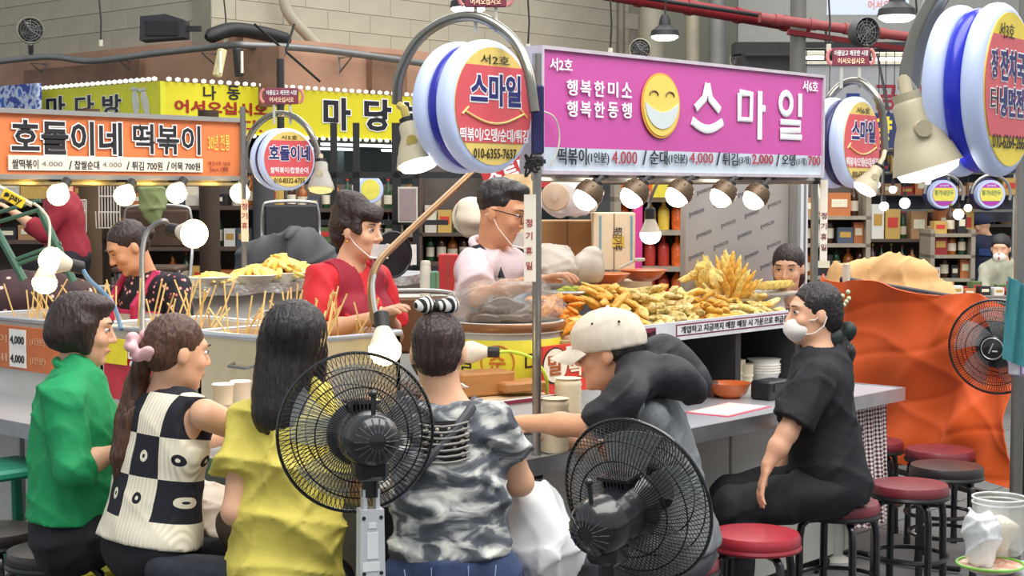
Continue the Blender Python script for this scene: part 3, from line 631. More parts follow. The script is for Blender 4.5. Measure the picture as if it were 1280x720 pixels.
# ---- orange stall sign
OY = 6.9; osn = M('sign_orange', (226, 130, 76), .45, var=.04, scale=3)
og = thing('stall_sign', 'long orange stall sign with big dark outlined lettering and white price strip', 'sign', (4.7, OY, 1.72))
x0, x1 = PY(-14, 176, OY).x, PY(301, 186, OY).x; zt, zb = PY(150, 147, OY).z, PY(150, 219, OY).z
b = MB(); b.box(((x0 + x1) / 2, OY + .05, (zt + zb) / 2), (x1 - x0, .08, zt - zb)); b.build('sign_panel', osn, og, world=True)
b = MB()
for z in (zb - .012, zt + .012): b.box(((x0 + x1) / 2, OY + .045, z), (x1 - x0 + .03, .13, .024))
for x in (x0 - .01, x1 + .01): b.box((x, OY + .045, (zb + zt) / 2), (.03, .13, zt - zb))
b.build('frame', alu, og, world=True)
b = MB(); yslab(b, ybox(10, 196, 253, 214, OY), OY - .004, .006); b.build('price_strip', M('strip_white', (232, 226, 214), .5, var=.02), og, world=True)
ytext(og, '호돌이네', (14, 151, 152, 194), OY, ink, .026, outline=(white, .04)); ytext(og, '떡볶이', (166, 156, 250, 193), OY, ink, .02, outline=(white, .04))
ytext(og, '30년 전통', (260, 168, 287, 188), OY, ypr, .01); ytext(og, '제일시장 서5호', (260, 202, 288, 207), OY, maroon, 0); ytext(og, 'Since 1988', (262, 209, 285, 214), OY, maroon, 0)
for s_, bx in (('쌀떡볶이', (15, 199, 48, 211)), ('/', (86, 201, 90, 212)), ('찹쌀순대', (93, 201, 124, 212)), ('/', (158, 202, 162, 212)), ('튀김 700원', (165, 202, 203, 213)), ('/', (208, 202, 212, 213)), ('어묵 700원', (214, 203, 250, 213))): ytext(og, s_, bx, OY - .004, ink, .012)
for s_, bx in (('4.000', (52, 202, 78, 208)), ('4.000', (128, 203, 152, 209))): ytext(og, s_, bx, OY - .004, M('pencil', (120, 112, 110)), 0)
# ---- round light-box signs on steel arches
glow = M('lightbox_white', (190, 204, 238), .35, var=0, emit=.14); blue = M('lightbox_blue', (44, 48, 160), .3, var=.05, emit=.05); dblue = M('lightbox_dark', (38, 38, 92), .4)
rsy = M('round_yellow', (222, 196, 110), .4, var=.02, emit=.08); rsr = M('round_red', (206, 86, 94), .4, var=.02, emit=.08)
def round_sign(px, py, D, hpx, ang, label, lines, depth=.17, red=(.60, -.55), bandmat=blue, arch=None, yl=None, tube=.017, wide=False):
    """hpx: face height in photo px, ang: how far the face is turned to the right of the viewer (deg)"""
    c = W(px, py, D); R = hpx / F * D / 2; a = math.radians(ang)
    n = (RT * math.sin(a) - FH * math.cos(a)); x = Vector((0, 0, 1)).cross(n)
    th = thing('round_lightbox_sign', label, 'sign', c - Vector((0, 0, R)))
    Mx = pm(th).inverted() @ frame(x, n, c)
    def drum(z0, z1, nm, mat, k=1.0):
        b = MB(); e = min(.026, (z1 - z0) * .45); b.lathe([(R * k - e * (1 - math.sin(t)), z0 + e * (1 - math.cos(t))) for t in (0, .4, .8, 1.2, 1.57)] + [(R * k - e * (1 - math.sin(t)), z1 - e * (1 - math.cos(t))) for t in (1.57, 1.2, .8, .4, 0)], 56, Mx); b.build(nm, mat, th)
    d = depth; e0, e1 = (.36, .64) if wide else (.40, .62)
    drum(-d * e0, 0, 'front_drum', glow); drum(-d, -d * e1, 'back_drum', glow); drum(-d * (e1 + .02), -d * (e0 - .02), 'band', bandmat, .95)
    fr = R * .88; b = MB(); b.lathe([(fr, 0), (fr, .003), (0, .003)], 48, Mx); b.build('face', yl or rsy, th)
    t0, t1 = math.asin(red[1] / .88), math.asin(red[0] / .88)
    poly = [(fr * .995 * math.cos(t0 + (t1 - t0) * i / 14), fr * .995 * math.sin(t0 + (t1 - t0) * i / 14)) for i in range(15)]; poly += [(-p, q) for p, q in poly[::-1]]
    b = MB(); b.prism(poly, .003, .005, Mx); b.build('red_band', rsr, th)
    for s_, bx, m_, bo, ol in lines: text(th, s_, Mx, tuple(v * R for v in bx), m_, bo, z=.0055, outline=ol, th=.001)
    if arch:
        b = MB(); b.tube(smoothpath([W(*p) for p in arch]), tube, 12); b.build('arch', M('arch_steel', (142, 140, 132), .25, .9, var=.05), th, world=True)
    return th, Mx, R
def smile(th, Mx, R, y=-.09):
    b = MB(); b.tube([Mx @ Vector((R * (-.68 + 1.36 * t), R * (y - .17 * math.sin(math.pi * t)), .007)) for t in [i / 12 for i in range(13)]], R * .018, 6); b.build('smile_line', M('smile_gold', (240, 200, 130)), th)
    for s_ in (-1, 1): b = MB(); b.tube([Mx @ Vector((R * s_ * .74, R * (y - .05), .007)), Mx @ Vector((R * s_ * .6, R * (y + .06), .007))], R * .016, 6); b.build('smile_line', M('smile_gold'), th)
ow = (white, .05)
S2 = round_sign(617, 133, 5.0, 166, 50, 'largest central round lightbox sign, pale drums with a blue band, on a steel arch', [('서2호', (-.32, .62, .34, .76), ink, .0, None), ('스마일', (-.55, .0, .6, .48), navy, .035, ow), ('떡볶이/오뎅/순대/튀김', (-.78, -.53, .78, -.33), white, .02, None), ('010-6355-7637', (-.48, -.78, .5, -.63), ink, .01, None)],
    arch=[(496, 130, 5.2), (500, 92, 5.18), (523, 50, 5.15), (560, 25, 5.1), (600, 22, 5.05), (640, 48, 5.0), (660, 88, 4.95), (668, 140, 4.93)])
smile(*S2)
S6 = round_sign(1077, 178, 6.9, 114, 52, 'round lightbox sign at the right end of the pink stall sign', [('서6호', (-.32, .62, .34, .76), ink, .0, None), ('스마일', (-.55, .0, .6, .48), navy, .035, ow), ('떡볶이/오뎅/순대/튀김', (-.78, -.53, .78, -.33), white, .02, None), ('010-6355-7637', (-.48, -.78, .5, -.63), ink, .01, None)],
    bandmat=dblue, arch=[(1031, 160, 7.05), (1034, 128, 7.0), (1052, 106, 7.0), (1075, 102, 6.95), (1096, 122, 6.9), (1104, 150, 6.9), (1106, 190, 6.9)])
smile(*S6)
S5 = round_sign(361, 199, 8.2, 78, 36, 'round lightbox sign beside the right end of the orange stall sign', [('서5호', (-.28, .62, .3, .76), ink, .0, None), ('호돌이네', (-.72, -.05, .75, .44), navy, .035, ow), ('쌀떡볶이/찹쌀순대', (-.68, -.45, .68, -.25), white, .02, None), ('010-8332-6755', (-.55, -.76, .55, -.6), ink, .01, None)],
    bandmat=dblue, depth=.14, arch=[(306, 212, 8.4), (308, 182, 8.4), (320, 158, 8.35), (342, 143, 8.3), (366, 145, 8.25), (386, 162, 8.2), (397, 190, 8.2), (399, 204, 8.2)])
S3 = round_sign(1262, 112, 3.75, 216, 54, 'largest round lightbox sign cut off by the right edge with saturated blue band', [('서3호', (-.45, .56, .05, .74), ink, .0, None), ('장', (-.72, .1, -.5, .42), navy, .02, ow), ('잔치국수', (-.42, .08, .7, .44), navy, .03, ow), ('터', (-.72, -.3, -.5, .0), ink, .0, ow), ('냉면전문', (-.42, -.32, .7, .02), navy, .03, ow), ('010-6264-2663', (-.62, -.68, .55, -.52), ink, .01, None)],
    bandmat=M('band_blue', (34, 44, 178), .25, var=.05, emit=.12), depth=.145, wide=True, yl=M('round_lemon', (228, 204, 60), .4, emit=.12), arch=[(1136, 112, 3.9), (1142, 70, 3.9), (1160, 20, 3.88), (1190, -25, 3.85), (1240, -45, 3.8), (1290, -20, 3.75)], tube=.028)
# far, small round signs at the right
for px, lb in ((1180, 'small far round shop sign with yellow centre, left of the pair'), (1239, 'small far round shop sign with yellow centre, right of the pair')):
    D = 15; c = W(px, 243, D); n = -FH; th = thing('round_shop_sign', lb, 'sign', c - Vector((0, 0, .16)))
    R = 18 / F * D; Mx = pm(th).inverted() @ frame(RT, n, c)
    b = MB(); b.lathe([(R * 1.12, -.2), (R * 1.15, -.12), (R * 1.1, -.1)], 32, Mx); b.build('back_drum', M('far_navy', (44, 40, 90), .5), th)
    b = MB(); b.lathe([(R, -.1), (R, -.01), (R * .96, 0)], 32, Mx); b.build('front_drum', glow, th)
    b = MB(); b.lathe([(R * .8, 0), (R * .8, .004), (0, .004)], 32, Mx); b.build('face', M('far_purple', (170, 60, 170), .5, emit=.1), th)
    pl = [(R * .78 * math.cos(t), R * .78 * math.sin(t)) for t in [-.62 + i * .124 for i in range(11)]]; b = MB(); b.prism(pl + [(-p, q) for p, q in pl[::-1]], .004, .007, Mx); b.build('yellow_band', M('far_yellow', (226, 214, 90), .5, emit=.1), th)
    text(th, '황가네만두', Mx, (-R * .66, -R * .08, R * .66, R * .3), M('far_green', (60, 110, 100)), .01, z=.008); text(th, '빈대떡', Mx, (-R * .3, R * .52, R * .3, R * .68), white, .01, z=.005)
    b = MB(); b.tube([c + RT * (R * 1.35 * math.cos(t)) + Vector((0, 0, R * 1.35 * math.sin(t))) for t in [-.3 + i * .31 for i in range(12)]], .015, 6); b.build('arch', alu, th, world=True)
D = 13; c = W(463, 237, D); th = thing('round_shop_sign', 'far round sign with yellow face behind the woman in red', 'sign', c - Vector((0, 0, .12))); Mx = pm(th).inverted() @ frame(RT, -FH + RT * .5, c)
b = MB(); b.lathe([(.11, -.12), (.12, -.1), (.12, -.01), (.11, 0)], 32, Mx); b.build('drum', glow, th); b = MB(); b.lathe([(.085, 0), (.085, .003), (0, .003)], 32, Mx); b.build('face', M('far_yellow'), th)
# ---- little welcome plaques on posts
def plaque(px, py, D, wpx, lb, posts=True):
    c = W(px, py, D); s = wpx / F * D; th = thing('welcome_plaque', lb, 'sign', c - Vector((0, 0, s * .4)))
    Mx = pm(th).inverted() @ frame(RT + FH * .25, -FH, c)
    b = MB(); b.box((0, 0, -.006), (s * .74, s * .36, .012), Mx, bev=.003); b.build('plate', M('plaque_plum', (128, 50, 70), .5, var=.05), th)
    for k in (-1, 1): b = MB(); b.tube([Mx @ Vector((k * s * .37 + k * s * .1 * math.cos(t), s * .15 * math.sin(t), -.006)) for t in [-1.4 + .35 * i for i in range(9)]], s * .035, 8); b.build('scroll_end', M('plaque_pink', (208, 128, 128), .5), th)
    text(th, '아름답고 깨끗한 시장', Mx, (-s * .34, .0 + s * .02, s * .34, s * .13), white, .02, z=.001); text(th, '어서오십시오', Mx, (-s * .27, -s * .14, s * .27, -s * .02), M('print_peach', (250, 214, 180), var=0), .03, z=.001)
    if posts:
        for k in (-1, 1): b = MB(); b.tube([c + RT * (k * s * .18) + FH * .015, c + RT * (k * s * .18) + FH * .015 - Vector((0, 0, s * .62))], s * .035, 6); b.build('post', M('plaque_post', (190, 190, 180), .5), th, world=True)
plaque(352, 120, 8.25, 56, 'small plum welcome plaque in front of the yellow banner'); plaque(1064, 71, 6.95, 62, 'small plum welcome plaque below the dark wall fan'); plaque(607, -4, 5.05, 70, 'small plum welcome plaque cut off by the top edge')
# ---- yellow banner on the far building
yb = M('banner_yellow', (206, 196, 30), .55, var=.1, scale=1.5)
bn = thing('banner', 'long yellow banner with large black lettering on the far building', 'banner', (10.5, 11.6, 2.18))
bx0, bx1 = PY(204, 130, 11.6).x, PY(620, 130, 11.6).x
b = MB(); b.box(((bx0 + bx1) / 2, 11.63, 2.405), (bx1 - bx0, .05, .45)); b.build('sheet', yb, bn, world=True)
ytext(bn, '나', (254, 107, 270, 125), 11.6, ink, .02); ytext(bn, '동', (284, 107, 300, 125), 11.6, ink, .02); ytext(bn, '어서오십시오.', (218, 127, 340, 143), 11.6, M('banner_red', (150, 28, 20)), .04); ytext(bn, '다.', (302, 150, 328, 166), 11.6, M('banner_red'), .03)
ytext(bn, '마', (404, 122, 438, 163), 11.6, ink, .04, outline=(white, .03)); ytext(bn, '당', (455, 124, 489, 164), 11.6, ink, .04, outline=(white, .03)); ytext(bn, '발', (505, 127, 540, 167), 11.6, ink, .04, outline=(white, .03))
bl = MB(); bl.lathe([(.0, -.02), (.02, -.012), (.022, .01), (.0, .02)], 8, Matrix.Scale(1.1, 4)); blm = bl.mesh('bead_bulb', M('bead_white', (245, 245, 235), .4, emit=.5, var=0))
for k in range(46):
    for z in (2.65, 2.17): link('bead_bulb', blm, bn, (bx0 + .05 + k * (bx1 - bx0 - .1) / 45 - 10.5, -.02, z - 2.18))
bn2 = thing('banner', 'yellow banner with two drawn footprints above the orange sign', 'banner', (8.23, 13, 2.18))
y1, y0 = PX(38, 130, 8.23).y, PX(200, 130, 8.23).y
b = MB(); b.box((8.26, (y0 + y1) / 2, 2.405), (.05, y1 - y0, .45)); b.build('sheet', M('banner_lime', (204, 204, 40), .55, var=.1, scale=1.5), bn2, world=True)
Mx = pm(bn2).inverted() @ Matrix(((0, 0, -1, 8.23), (-1, 0, 0, 0), (0, 1, 0, 0), (0, 0, 0, 1)))
def xbox(a, t, c, d, X): m = (t + d) / 2; h = (a + c) / 2; return (-PX(a, m, X).y, PX(h, d, X).z, -PX(c, m, X).y, PX(h, t, X).z)
for c1, xa in (('마', 58), ('다', 94), ('방', 128)): text(bn2, c1, Mx, xbox(xa, 122 - xa * .03, xa + 24, 148 - xa * .03, 8.23), ink, .035, outline=(white, .03))
for px, ro in ((170, .15), (182, .35)):
    q = PX(px, 130, 8.23); b = MB(); f = Mx @ Matrix.Translation((-q.y, q.z, 0)) @ Matrix.Rotation(ro, 4, 'Z')
    b.prism([(.05 * math.cos(t) * (1 + .2 * math.sin(t)), .13 * math.sin(t)) for t in [i * math.pi / 10 for i in range(20)]], 0, .004, f)
    for k in range(5): b.prism([(-.045 + .022 * k + .012 * math.cos(t), .15 - .006 * k + .016 * math.sin(t)) for t in [i * math.pi / 5 for i in range(10)]], 0, .004, f)
    b.build('footprint', [M('foot_grey', (196, 200, 190))], bn2)
for k in range(24): link('bead_bulb', blm, bn2, (-.02, y0 + .05 + k * (y1 - y0 - .1) / 23 - 13, .47))
# blue-white sign at the far left edge
b = MB(); q0 = PX(18, 126, 8.1); b.box((8.1, q0.y, q0.z), (.05, .9, .3)); o = b.solo('shop_sign', ramp_mat('blue_print', 'noise', 9, [(.42, (36, 60, 150)), (.5, (200, 212, 230)), (.6, (40, 90, 180))]), 'blue and white shop sign peeping over the orange sign at left', 'sign')
# 곰보 board and the blue-yellow board at the back right
c = W(1100, 118, 14.5); th = thing('shop_board', 'grey shop board with large dark red lettering at back right', 'sign', c - Vector((0, 0, .3))); Mx = pm(th).inverted() @ frame(RT + FH * .1, -FH, c)
b = MB(); b.box((.02, .03, -.03), (1.45, .5, .06), Mx); b.build('board', M('board_grey', (150, 152, 156), .6, var=.06), th); b = MB(); b.box((.02, .29, -.02), (1.45, .03, .09), Mx); b.build('top_rail', M('pale_plastic'), th)
for k in (-.5, .5): b = MB(); b.tube([Mx @ Vector((k, .3, -.03)), Mx @ Vector((k, .62, -.03))], .012, 6); b.build('hanger_rod', dark, th)
text(th, '곰보집', Mx, (-.06, -.14, .64, .1), M('board_red', (140, 24, 50)), .03, z=.001); b = MB(); b.box((-.25, -.06, .004), (.12, .14, .008), Mx); b.build('blue_patch', M('patch_blue', (28, 48, 120)), th)
c = W(1112, 163, 13.5); th = thing('shop_board', 'dark blue board with yellow lettering below the grey shop board', 'sign', c - Vector((0, 0, .2))); Mx = pm(th).inverted() @ frame(RT, -FH, c)
b = MB(); b.box((0, 0, -.03), (.34, .3, .06), Mx); b.build('board', M('board_blue', (30, 46, 90), .6), th); b = MB(); b.tube([Mx @ Vector((0, .15, -.04)), Mx @ Vector((0, .7, -.5))], .012, 6); b.build('hanger_rod', dark, th); text(th, '양', Mx, (-.14, -.12, .02, .12), M('board_yellow', (220, 200, 60)), .03, z=.001)
c = W(1085, 4, 15); th = thing('hanging_banner', 'pale hanging banner with red lettering at the top right', 'banner', c - Vector((0, 0, .2))); Mx = pm(th).inverted() @ frame(RT + FH * .2, -FH, c)
b = MB(); b.box((0, .1, -.01), (.78, .42, .02), Mx); b.build('sheet', M('banner_pale', (186, 196, 214), .6, var=.03), th); text(th, '어서오세요', Mx, (.0, -.06, .36, .03), M('banner_rose', (200, 120, 110)), .02, z=.001)
# red signboard corner behind the male vendor
c = W(652, 210, 8.6); th = thing('shop_board', 'red signboard with white lettering behind the man with glasses', 'sign', c - Vector((0, 0, .25))); Mx = pm(th).inverted() @ frame(RT - FH * .3, -FH, c) @ Matrix.Rotation(.35, 4, 'Z')
b = MB(); b.box((-.02, -.02, -.02), (.4, .24, .04), Mx); b.build('board', M('board_crimson', (190, 46, 54), .5), th); b = MB(); b.tube([c + FH * .05, Vector((c.x, c.y, 0)) + FH * .05], .02, 8); b.build('stand_pole', dark, th, world=True); text(th, '스튜디오', Mx, (-.2, -.06, .16, .06), white, .03, z=.001)
# ================================================================== STALL ISLAND
inox = M('stainless', (196, 200, 208), .32, .55, var=.06, scale=5, stretch=(.2, 1, 3)); inox_d = M('stainless_dull', (194, 194, 188), .45, .15, var=.10, scale=4, stretch=(.3, 1, 2))
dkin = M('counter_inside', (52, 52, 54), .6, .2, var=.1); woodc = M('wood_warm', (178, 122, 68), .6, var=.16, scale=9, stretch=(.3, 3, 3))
ct = thing('counter', 'stainless steel eating counter wrapping round the front and end of the stall', 'counter', (4.6, 3.5, 0))
b = MB(); b.prism([(3.1, 3.32), (6.28, 3.32), (6.28, 4.12), (4.8, 4.12), (4.8, 4.06), (3.72, 4.06), (3.72, 6.75), (3.1, 6.75)], .735, .78); b.build('counter_top', inox, ct, world=True)
b = MB(); b.box((4.69, 3.318, .755), (3.2, .012, .058)); b.box((3.096, 5.03, .755), (.012, 3.43, .058)); b.box((6.286, 3.72, .755), (.012, .81, .058)); b.build('edge_trim', M('trim_bright', (200, 204, 210), .3, .8), ct, world=True)
for i, x in enumerate((3.40, 4.31, 5.22)):
    b = MB(); b.box((x + .44, 3.52, .39), (.895, .03, .68), bev=.004); b.build('front_panel', inox_d, ct, world=True)
for y in (3.56, 4.6, 5.66): b = MB(); b.box((3.32, y + .5, .39), (.03, 1.02, .68), bev=.004); b.build('end_panel', inox_d, ct, world=True)
b = MB(); b.box((6.14, 3.8, .39), (.03, .58, .68)); b.build('side_panel', inox_d, ct, world=True)
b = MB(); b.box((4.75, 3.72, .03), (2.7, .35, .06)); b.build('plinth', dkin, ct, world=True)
# raised serving shelf with price rail
sv = thing('serving_shelf', 'raised steel serving shelf with a white price rail under the tempura', 'shelf', (5.2, 3.95, .78))
b = MB(); b.box((5.455, 3.95, 1.075), (1.35, .4, .03)); b.build('shelf_top', inox, sv, world=True)
b = MB(); b.box((5.455, 3.735, 1.085), (1.37, .02, .075)); b.build('price_rail', M('rail_white', (214, 216, 222), .45), sv, world=True)
RY = 3.724; b = MB(); x0, x1 = PY(845, 425, RY).x, 6.12; b.box(((x0 + x1) / 2, RY + .0015, 1.088), (x1 - x0, .003, .05)); b.build('notice_border', M('print_plum', (128, 44, 66), var=0), sv, world=True)
b = MB(); b.box(((x0 + x1) / 2, RY - .001, 1.088), (x1 - x0 - .014, .003, .038)); b.build('notice_strip', M('notice_white', (226, 226, 230), .5, var=.02), sv, world=True)
text(sv, '개업하고 지금까지 매장 매장 시 가운으로 취급을 하기로', pm(sv).inverted() @ planeY(RY - .003), (x0 + .03, 1.074, x1 - .03, 1.104), ink, .008)
b = MB(); b.box((4.93, RY + .0015, 1.085), (.13, .003, .05)); b.build('notice_border', M('print_plum'), sv, world=True); text(sv, '00원', pm(sv).inverted() @ planeY(RY), (4.935, 1.072, 4.99, 1.098), ink, .01)
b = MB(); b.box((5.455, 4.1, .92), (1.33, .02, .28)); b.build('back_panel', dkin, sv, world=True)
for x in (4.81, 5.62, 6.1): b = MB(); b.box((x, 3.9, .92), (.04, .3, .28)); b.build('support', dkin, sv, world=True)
# stall posts and roof rail
def post(x, y, z1, lb, r=.016, extra=None, z0=0):
    th = thing('stall_post', lb, 'post', (x, y, z0)); b = MB(); b.tube([(0, 0, 0), (0, 0, z1 - z0)], r, 12); b.build('pole', M('post_steel', (150, 148, 144), .28, .85, var=.06), th)
    b = MB(); b.lathe([(.045, 0), (.045, .008), (r * 1.3, .015), (r * 1.3, .04)], 16); b.build('foot', steel, th)
    for z in extra or (): b = MB(); b.lathe([(r * 1.3, -.016), (r * 1.45, -.01), (r * 1.45, .01), (r * 1.3, .016)], 14, Matrix.Translation((0, 0, z - z0))); b.box((r * 1.7, 0, z - z0), (.02, .016, .014)); b.build('clamp', dark, th)
    return th
q = W(671, 400, 5.12); post(q.x, q.y, 2.1, 'steel stall post at the left end of the pink sign', .015, (.72, 1.75))
q = PY(1018, 300, 3.5); post(q.x, q.y, 2.1, 'brass-toned stall post at the right end of the pink sign', .017, (1.7,), z0=.78)
q = W(305, 300, 8.3); post(q.x, q.y, 2.1, 'thin stall post at the right end of the orange sign', .015)
q = W(1272, 500, 5.0); post(q.x, q.y, 2.6, 'tall steel post along the right edge of the picture', .02, (1.28,))
b = MB(); b.tube([(4.0, 3.5, 1.70), (5.85, 3.5, 1.70), (5.85, 4.9, 1.70)], .016, 8); b.solo('roof_rail', M('post_steel'), 'steel frame rail running behind the bottom of the pink sign', 'rail')
b = MB(); b.tube([(3.8, 6.95, 1.70), (5.5, 6.95, 1.70)], .02, 8); b.solo('roof_rail', M('rail_brass', (190, 170, 120), .35, .7), 'brass coloured rail along the bottom of the orange sign', 'rail')
# diagonal brass tube
b = MB(); b.tube(smoothpath([W(468, 405, 5.3), W(464, 360, 5.35), W(472, 330, 5.45), W(500, 300, 5.6), W(600, 206, 6.1)]), .0135, 10); b.solo('diagonal_pole', M('brass_tube', (150, 118, 84), .3, .8), 'bent brass lamp pole slanting up behind the woman in red', 'pole')
# vertical paper banner strips on posts
def strip(px0, y0, px1, y1, D, lb, lines, base=(232, 224, 210)):
    a = W(px0, y0, D); w_ = (px1 - px0) / F * D; hh = (y1 - y0) / F * D; th = thing('paper_strip', lb, 'notice', a + RT * (w_ / 2) - Vector((0, 0, hh)))
    Mx = pm(th).inverted() @ frame(RT, -FH, a); b = MB(); b.box((w_ / 2, -hh / 2, -.002), (w_, hh, .004), Mx); b.build('paper', M('paper_%d' % base[0], base, .7, var=.03), th)
    for s_, (u0, v0, u1, v1), m_ in lines: text(th, s_, Mx, (u0 * w_, -v1 * hh, u1 * w_, -v0 * hh), m_, .01, z=.0005)
strip(655, 243, 670, 352, 5.08, 'white vertical paper strip with red lettering on the left stall post', [('정', (.15, .28, .7, .37), redp), ('기', (.15, .43, .7, .52), redp), ('휴', (.15, .6, .7, .69), redp), ('일', (.15, .77, .7, .86), redp)])
strip(1026, 225, 1035, 326, 6.6, 'white vertical paper strip with purple lettering on the right stall post', [('정', (.1, .4, .9, .48), maroon), ('기', (.1, .53, .9, .61), maroon), ('휴', (.1, .66, .9, .74), maroon), ('일', (.1, .79, .9, .87), maroon)])
strip(301, 249, 310, 302, 8.275, 'small cream paper strip with red lettering under the orange sign', [('정', (.1, .1, .9, .25), redp), ('기', (.1, .32, .9, .47), redp), ('휴', (.1, .55, .9, .7), redp)], (236, 216, 180))
# ---- fishcake bar at the end of the island: pots, panels
def cook_box(y0, y1, z0, z1, lb, mat, X=3.5, dx=.5, handle=False):
    th = thing('fishcake_pot', lb, 'pot', (X + dx / 2, (y0 + y1) / 2, z0)); ly = (y1 - y0) / 2; h = z1 - z0; t = .02
    b = MB(); b.box((-dx / 2 + t / 2, 0, h / 2), (t, 2 * ly, h)); b.box((dx / 2 - t / 2, 0, h / 2), (t, 2 * ly, h)); b.box((0, -ly + t / 2, h / 2), (dx, t, h)); b.box((0, ly - t / 2, h / 2), (dx, t, h)); b.box((0, 0, h * .3), (dx - .03, 2 * ly - .03, .02)); b.build('tank', mat, th)
    b = MB(); b.tube([(-dx / 2, -ly, h), (dx / 2, -ly, h), (dx / 2, ly, h), (-dx / 2, ly, h)], .012, 8, closed=True); b.build('rim', inox, th)
    b = MB(); b.box((0, 0, h * .8), (dx - .045, 2 * ly - .045, .01)); b.build('broth', M('broth', (176, 138, 82), .15, var=.1), th)
    if handle: b = MB(); b.tube([(-dx / 2 - .005, -.06, h * .72), (-dx / 2 - .035, -.05, h * .70), (-dx / 2 - .035, .05, h * .70), (-dx / 2 - .005, .06, h * .72)], .006, 8); b.build('handle', steel, th)
    return th
cook_box(4.16, 4.72, .78, 1.13, 'shiny steel fishcake pot with skewers in front of the long-haired woman in yellow', M('pot_glow', (226, 210, 176), .3, .45, var=.05), handle=True)  # warm brightness around the bulbs is put into this pot's steel colour
cook_box(4.82, 5.36, .78, 1.12, 'steel fishcake pot with a red menu panel on its front', inox_d)
cook_box(5.5, 6.3, .78, 1.11, 'steel fishcake pot with an orange menu panel at far left', inox_d)
def menu_panel(y0, y1, z0, z1, lb, mat, X=3.49):
    th = thing('menu_sign', lb, 'menu board', (X, (y0 + y1) / 2, z0)); b = MB(); b.box((-.008, 0, (z1 - z0) / 2), (.012, y1 - y0, z1 - z0), bev=.002); b.build('board', mat, th)
    return th, pm(th).inverted() @ Matrix(((0, 0, -1, X - .014), (-1, 0, 0, 0), (0, 1, 0, 0), (0, 0, 0, 1)))
mp, Mx = menu_panel(4.86, 5.3, .84, 1.07, 'red menu panel with yellow tag and white prices', M('menu_red', (186, 36, 52), .5))
text(mp, '오뎅', Mx, (-5.22, .97, -5.06, 1.05), white, .02); b = MB(); b.box((-.022, .12, .19), (.006, .14, .1)); b.build('yellow_tag', M('tag_yellow', (232, 214, 40), .6), mp)
b = MB(); b.box((-.022, -.02, .045), (.006, .12, .09)); b.build('white_tag', M('tag_white', (230, 226, 220)), mp); text(mp, '700', Mx, (-5.1, .87, -5.01, .91), ink, .02, z=.006)
mp, Mx = menu_panel(5.52, 6.28, .90, 1.085, 'orange menu panel with a white price card at far left', M('menu_orange', (190, 104, 56), .55, var=.08))
b = MB(); b.box((-.018, -(-.03), .092), (.004, .13, .16)); b.build('price_card', M('tag_white'), mp)
for i, (z0, s_) in enumerate(((1.005, '4,000'), (.925, '4,000'))): text(mp, s_, Mx, (-5.985, z0, -5.875, z0 + .04), ink, .02, z=.007)
for i, (z0, s_) in enumerate(((1.01, '떡볶이'), (.93, '순대'))):
    text(mp, s_, Mx, (-6.27, z0, -6.02, z0 + .035), M('faint_white', (206, 160, 130), var=0), .01); text(mp, '(1인분)', Mx, (-5.84, z0, -5.72, z0 + .035), M('faint_white'), .01)
# back counter of the far side of the island with tempura trays
bc = thing('back_counter', 'long steel back counter carrying tempura trays behind the skewers', 'counter', (5.1, 6.35, 0))
b = MB(); b.box((5.35, 6.4, 1.175), (2.1, .55, .03)); b.build('counter_top', inox, bc, world=True); b = MB(); b.box((5.35, 6.42, .58), (2.06, .45, 1.16)); b.build('cabinet', inox_d, bc, world=True)
b = MB(); b.sheet(lambda u, v: (4.3 + 2.1 * u, 6.115 - .006 * math.sin(60 * u) * v, 1.195 - .05 * v + .004 * math.sin(47 * u)), 60, 3, .004); b.build('foil_edge', M('foil', (205, 205, 200), .25, .8, bump=.3, scale=40), bc, world=True)
# ---- stainless wall sheet with printed protective film
q0, q1 = PY(857, 300, 4.2), PY(985, 300, 4.2)
pw = thing('splash_panel', 'grey steel splash panel with repeated film print behind the tempura', 'panel', ((q0.x + q1.x) / 2, 4.2, 1.09))
b = MB(); b.box(((q0.x + q1.x) / 2, 4.215, 1.48), (q1.x - q0.x, .03, .78)); b.build('sheet', M('film_grey', (176, 170, 164), .35, .35, var=.05, scale=3), pw, world=True)
Mx = pm(pw).inverted() @ planeY(4.2)
pc = M('film_ink', (112, 110, 112), var=0)
for r in range(7):
    for c in range(4):
        x = q0.x + .03 + c * .2 + (r % 2) * .06; z = 1.13 + r * .1 + c * .045
        if x + .09 < q1.x and z < 1.82: text(pw, 'posco', Mx @ Matrix.Translation((x, z, 0)) @ Matrix.Rotation(.2, 4, 'Z'), (0, 0, .12, .024), pc, .03 if c % 2 == 0 else .0)
b = MB(); b.box((q1.x + .02, 4.18, 1.5), (.03, .06, .82)); b.build('side_frame', alu, pw, world=True)
b = MB(); b.box((q1.x + .16, 4.26, 1.5), (.2, .03, .72)); b.solo('white_board', ramp_mat('board_diag', 'wave', 2.2, [(.9, (214, 216, 220)), (.95, (120, 120, 126))], .4), 'narrow white board with diagonal print beside the steel splash panel', 'board')
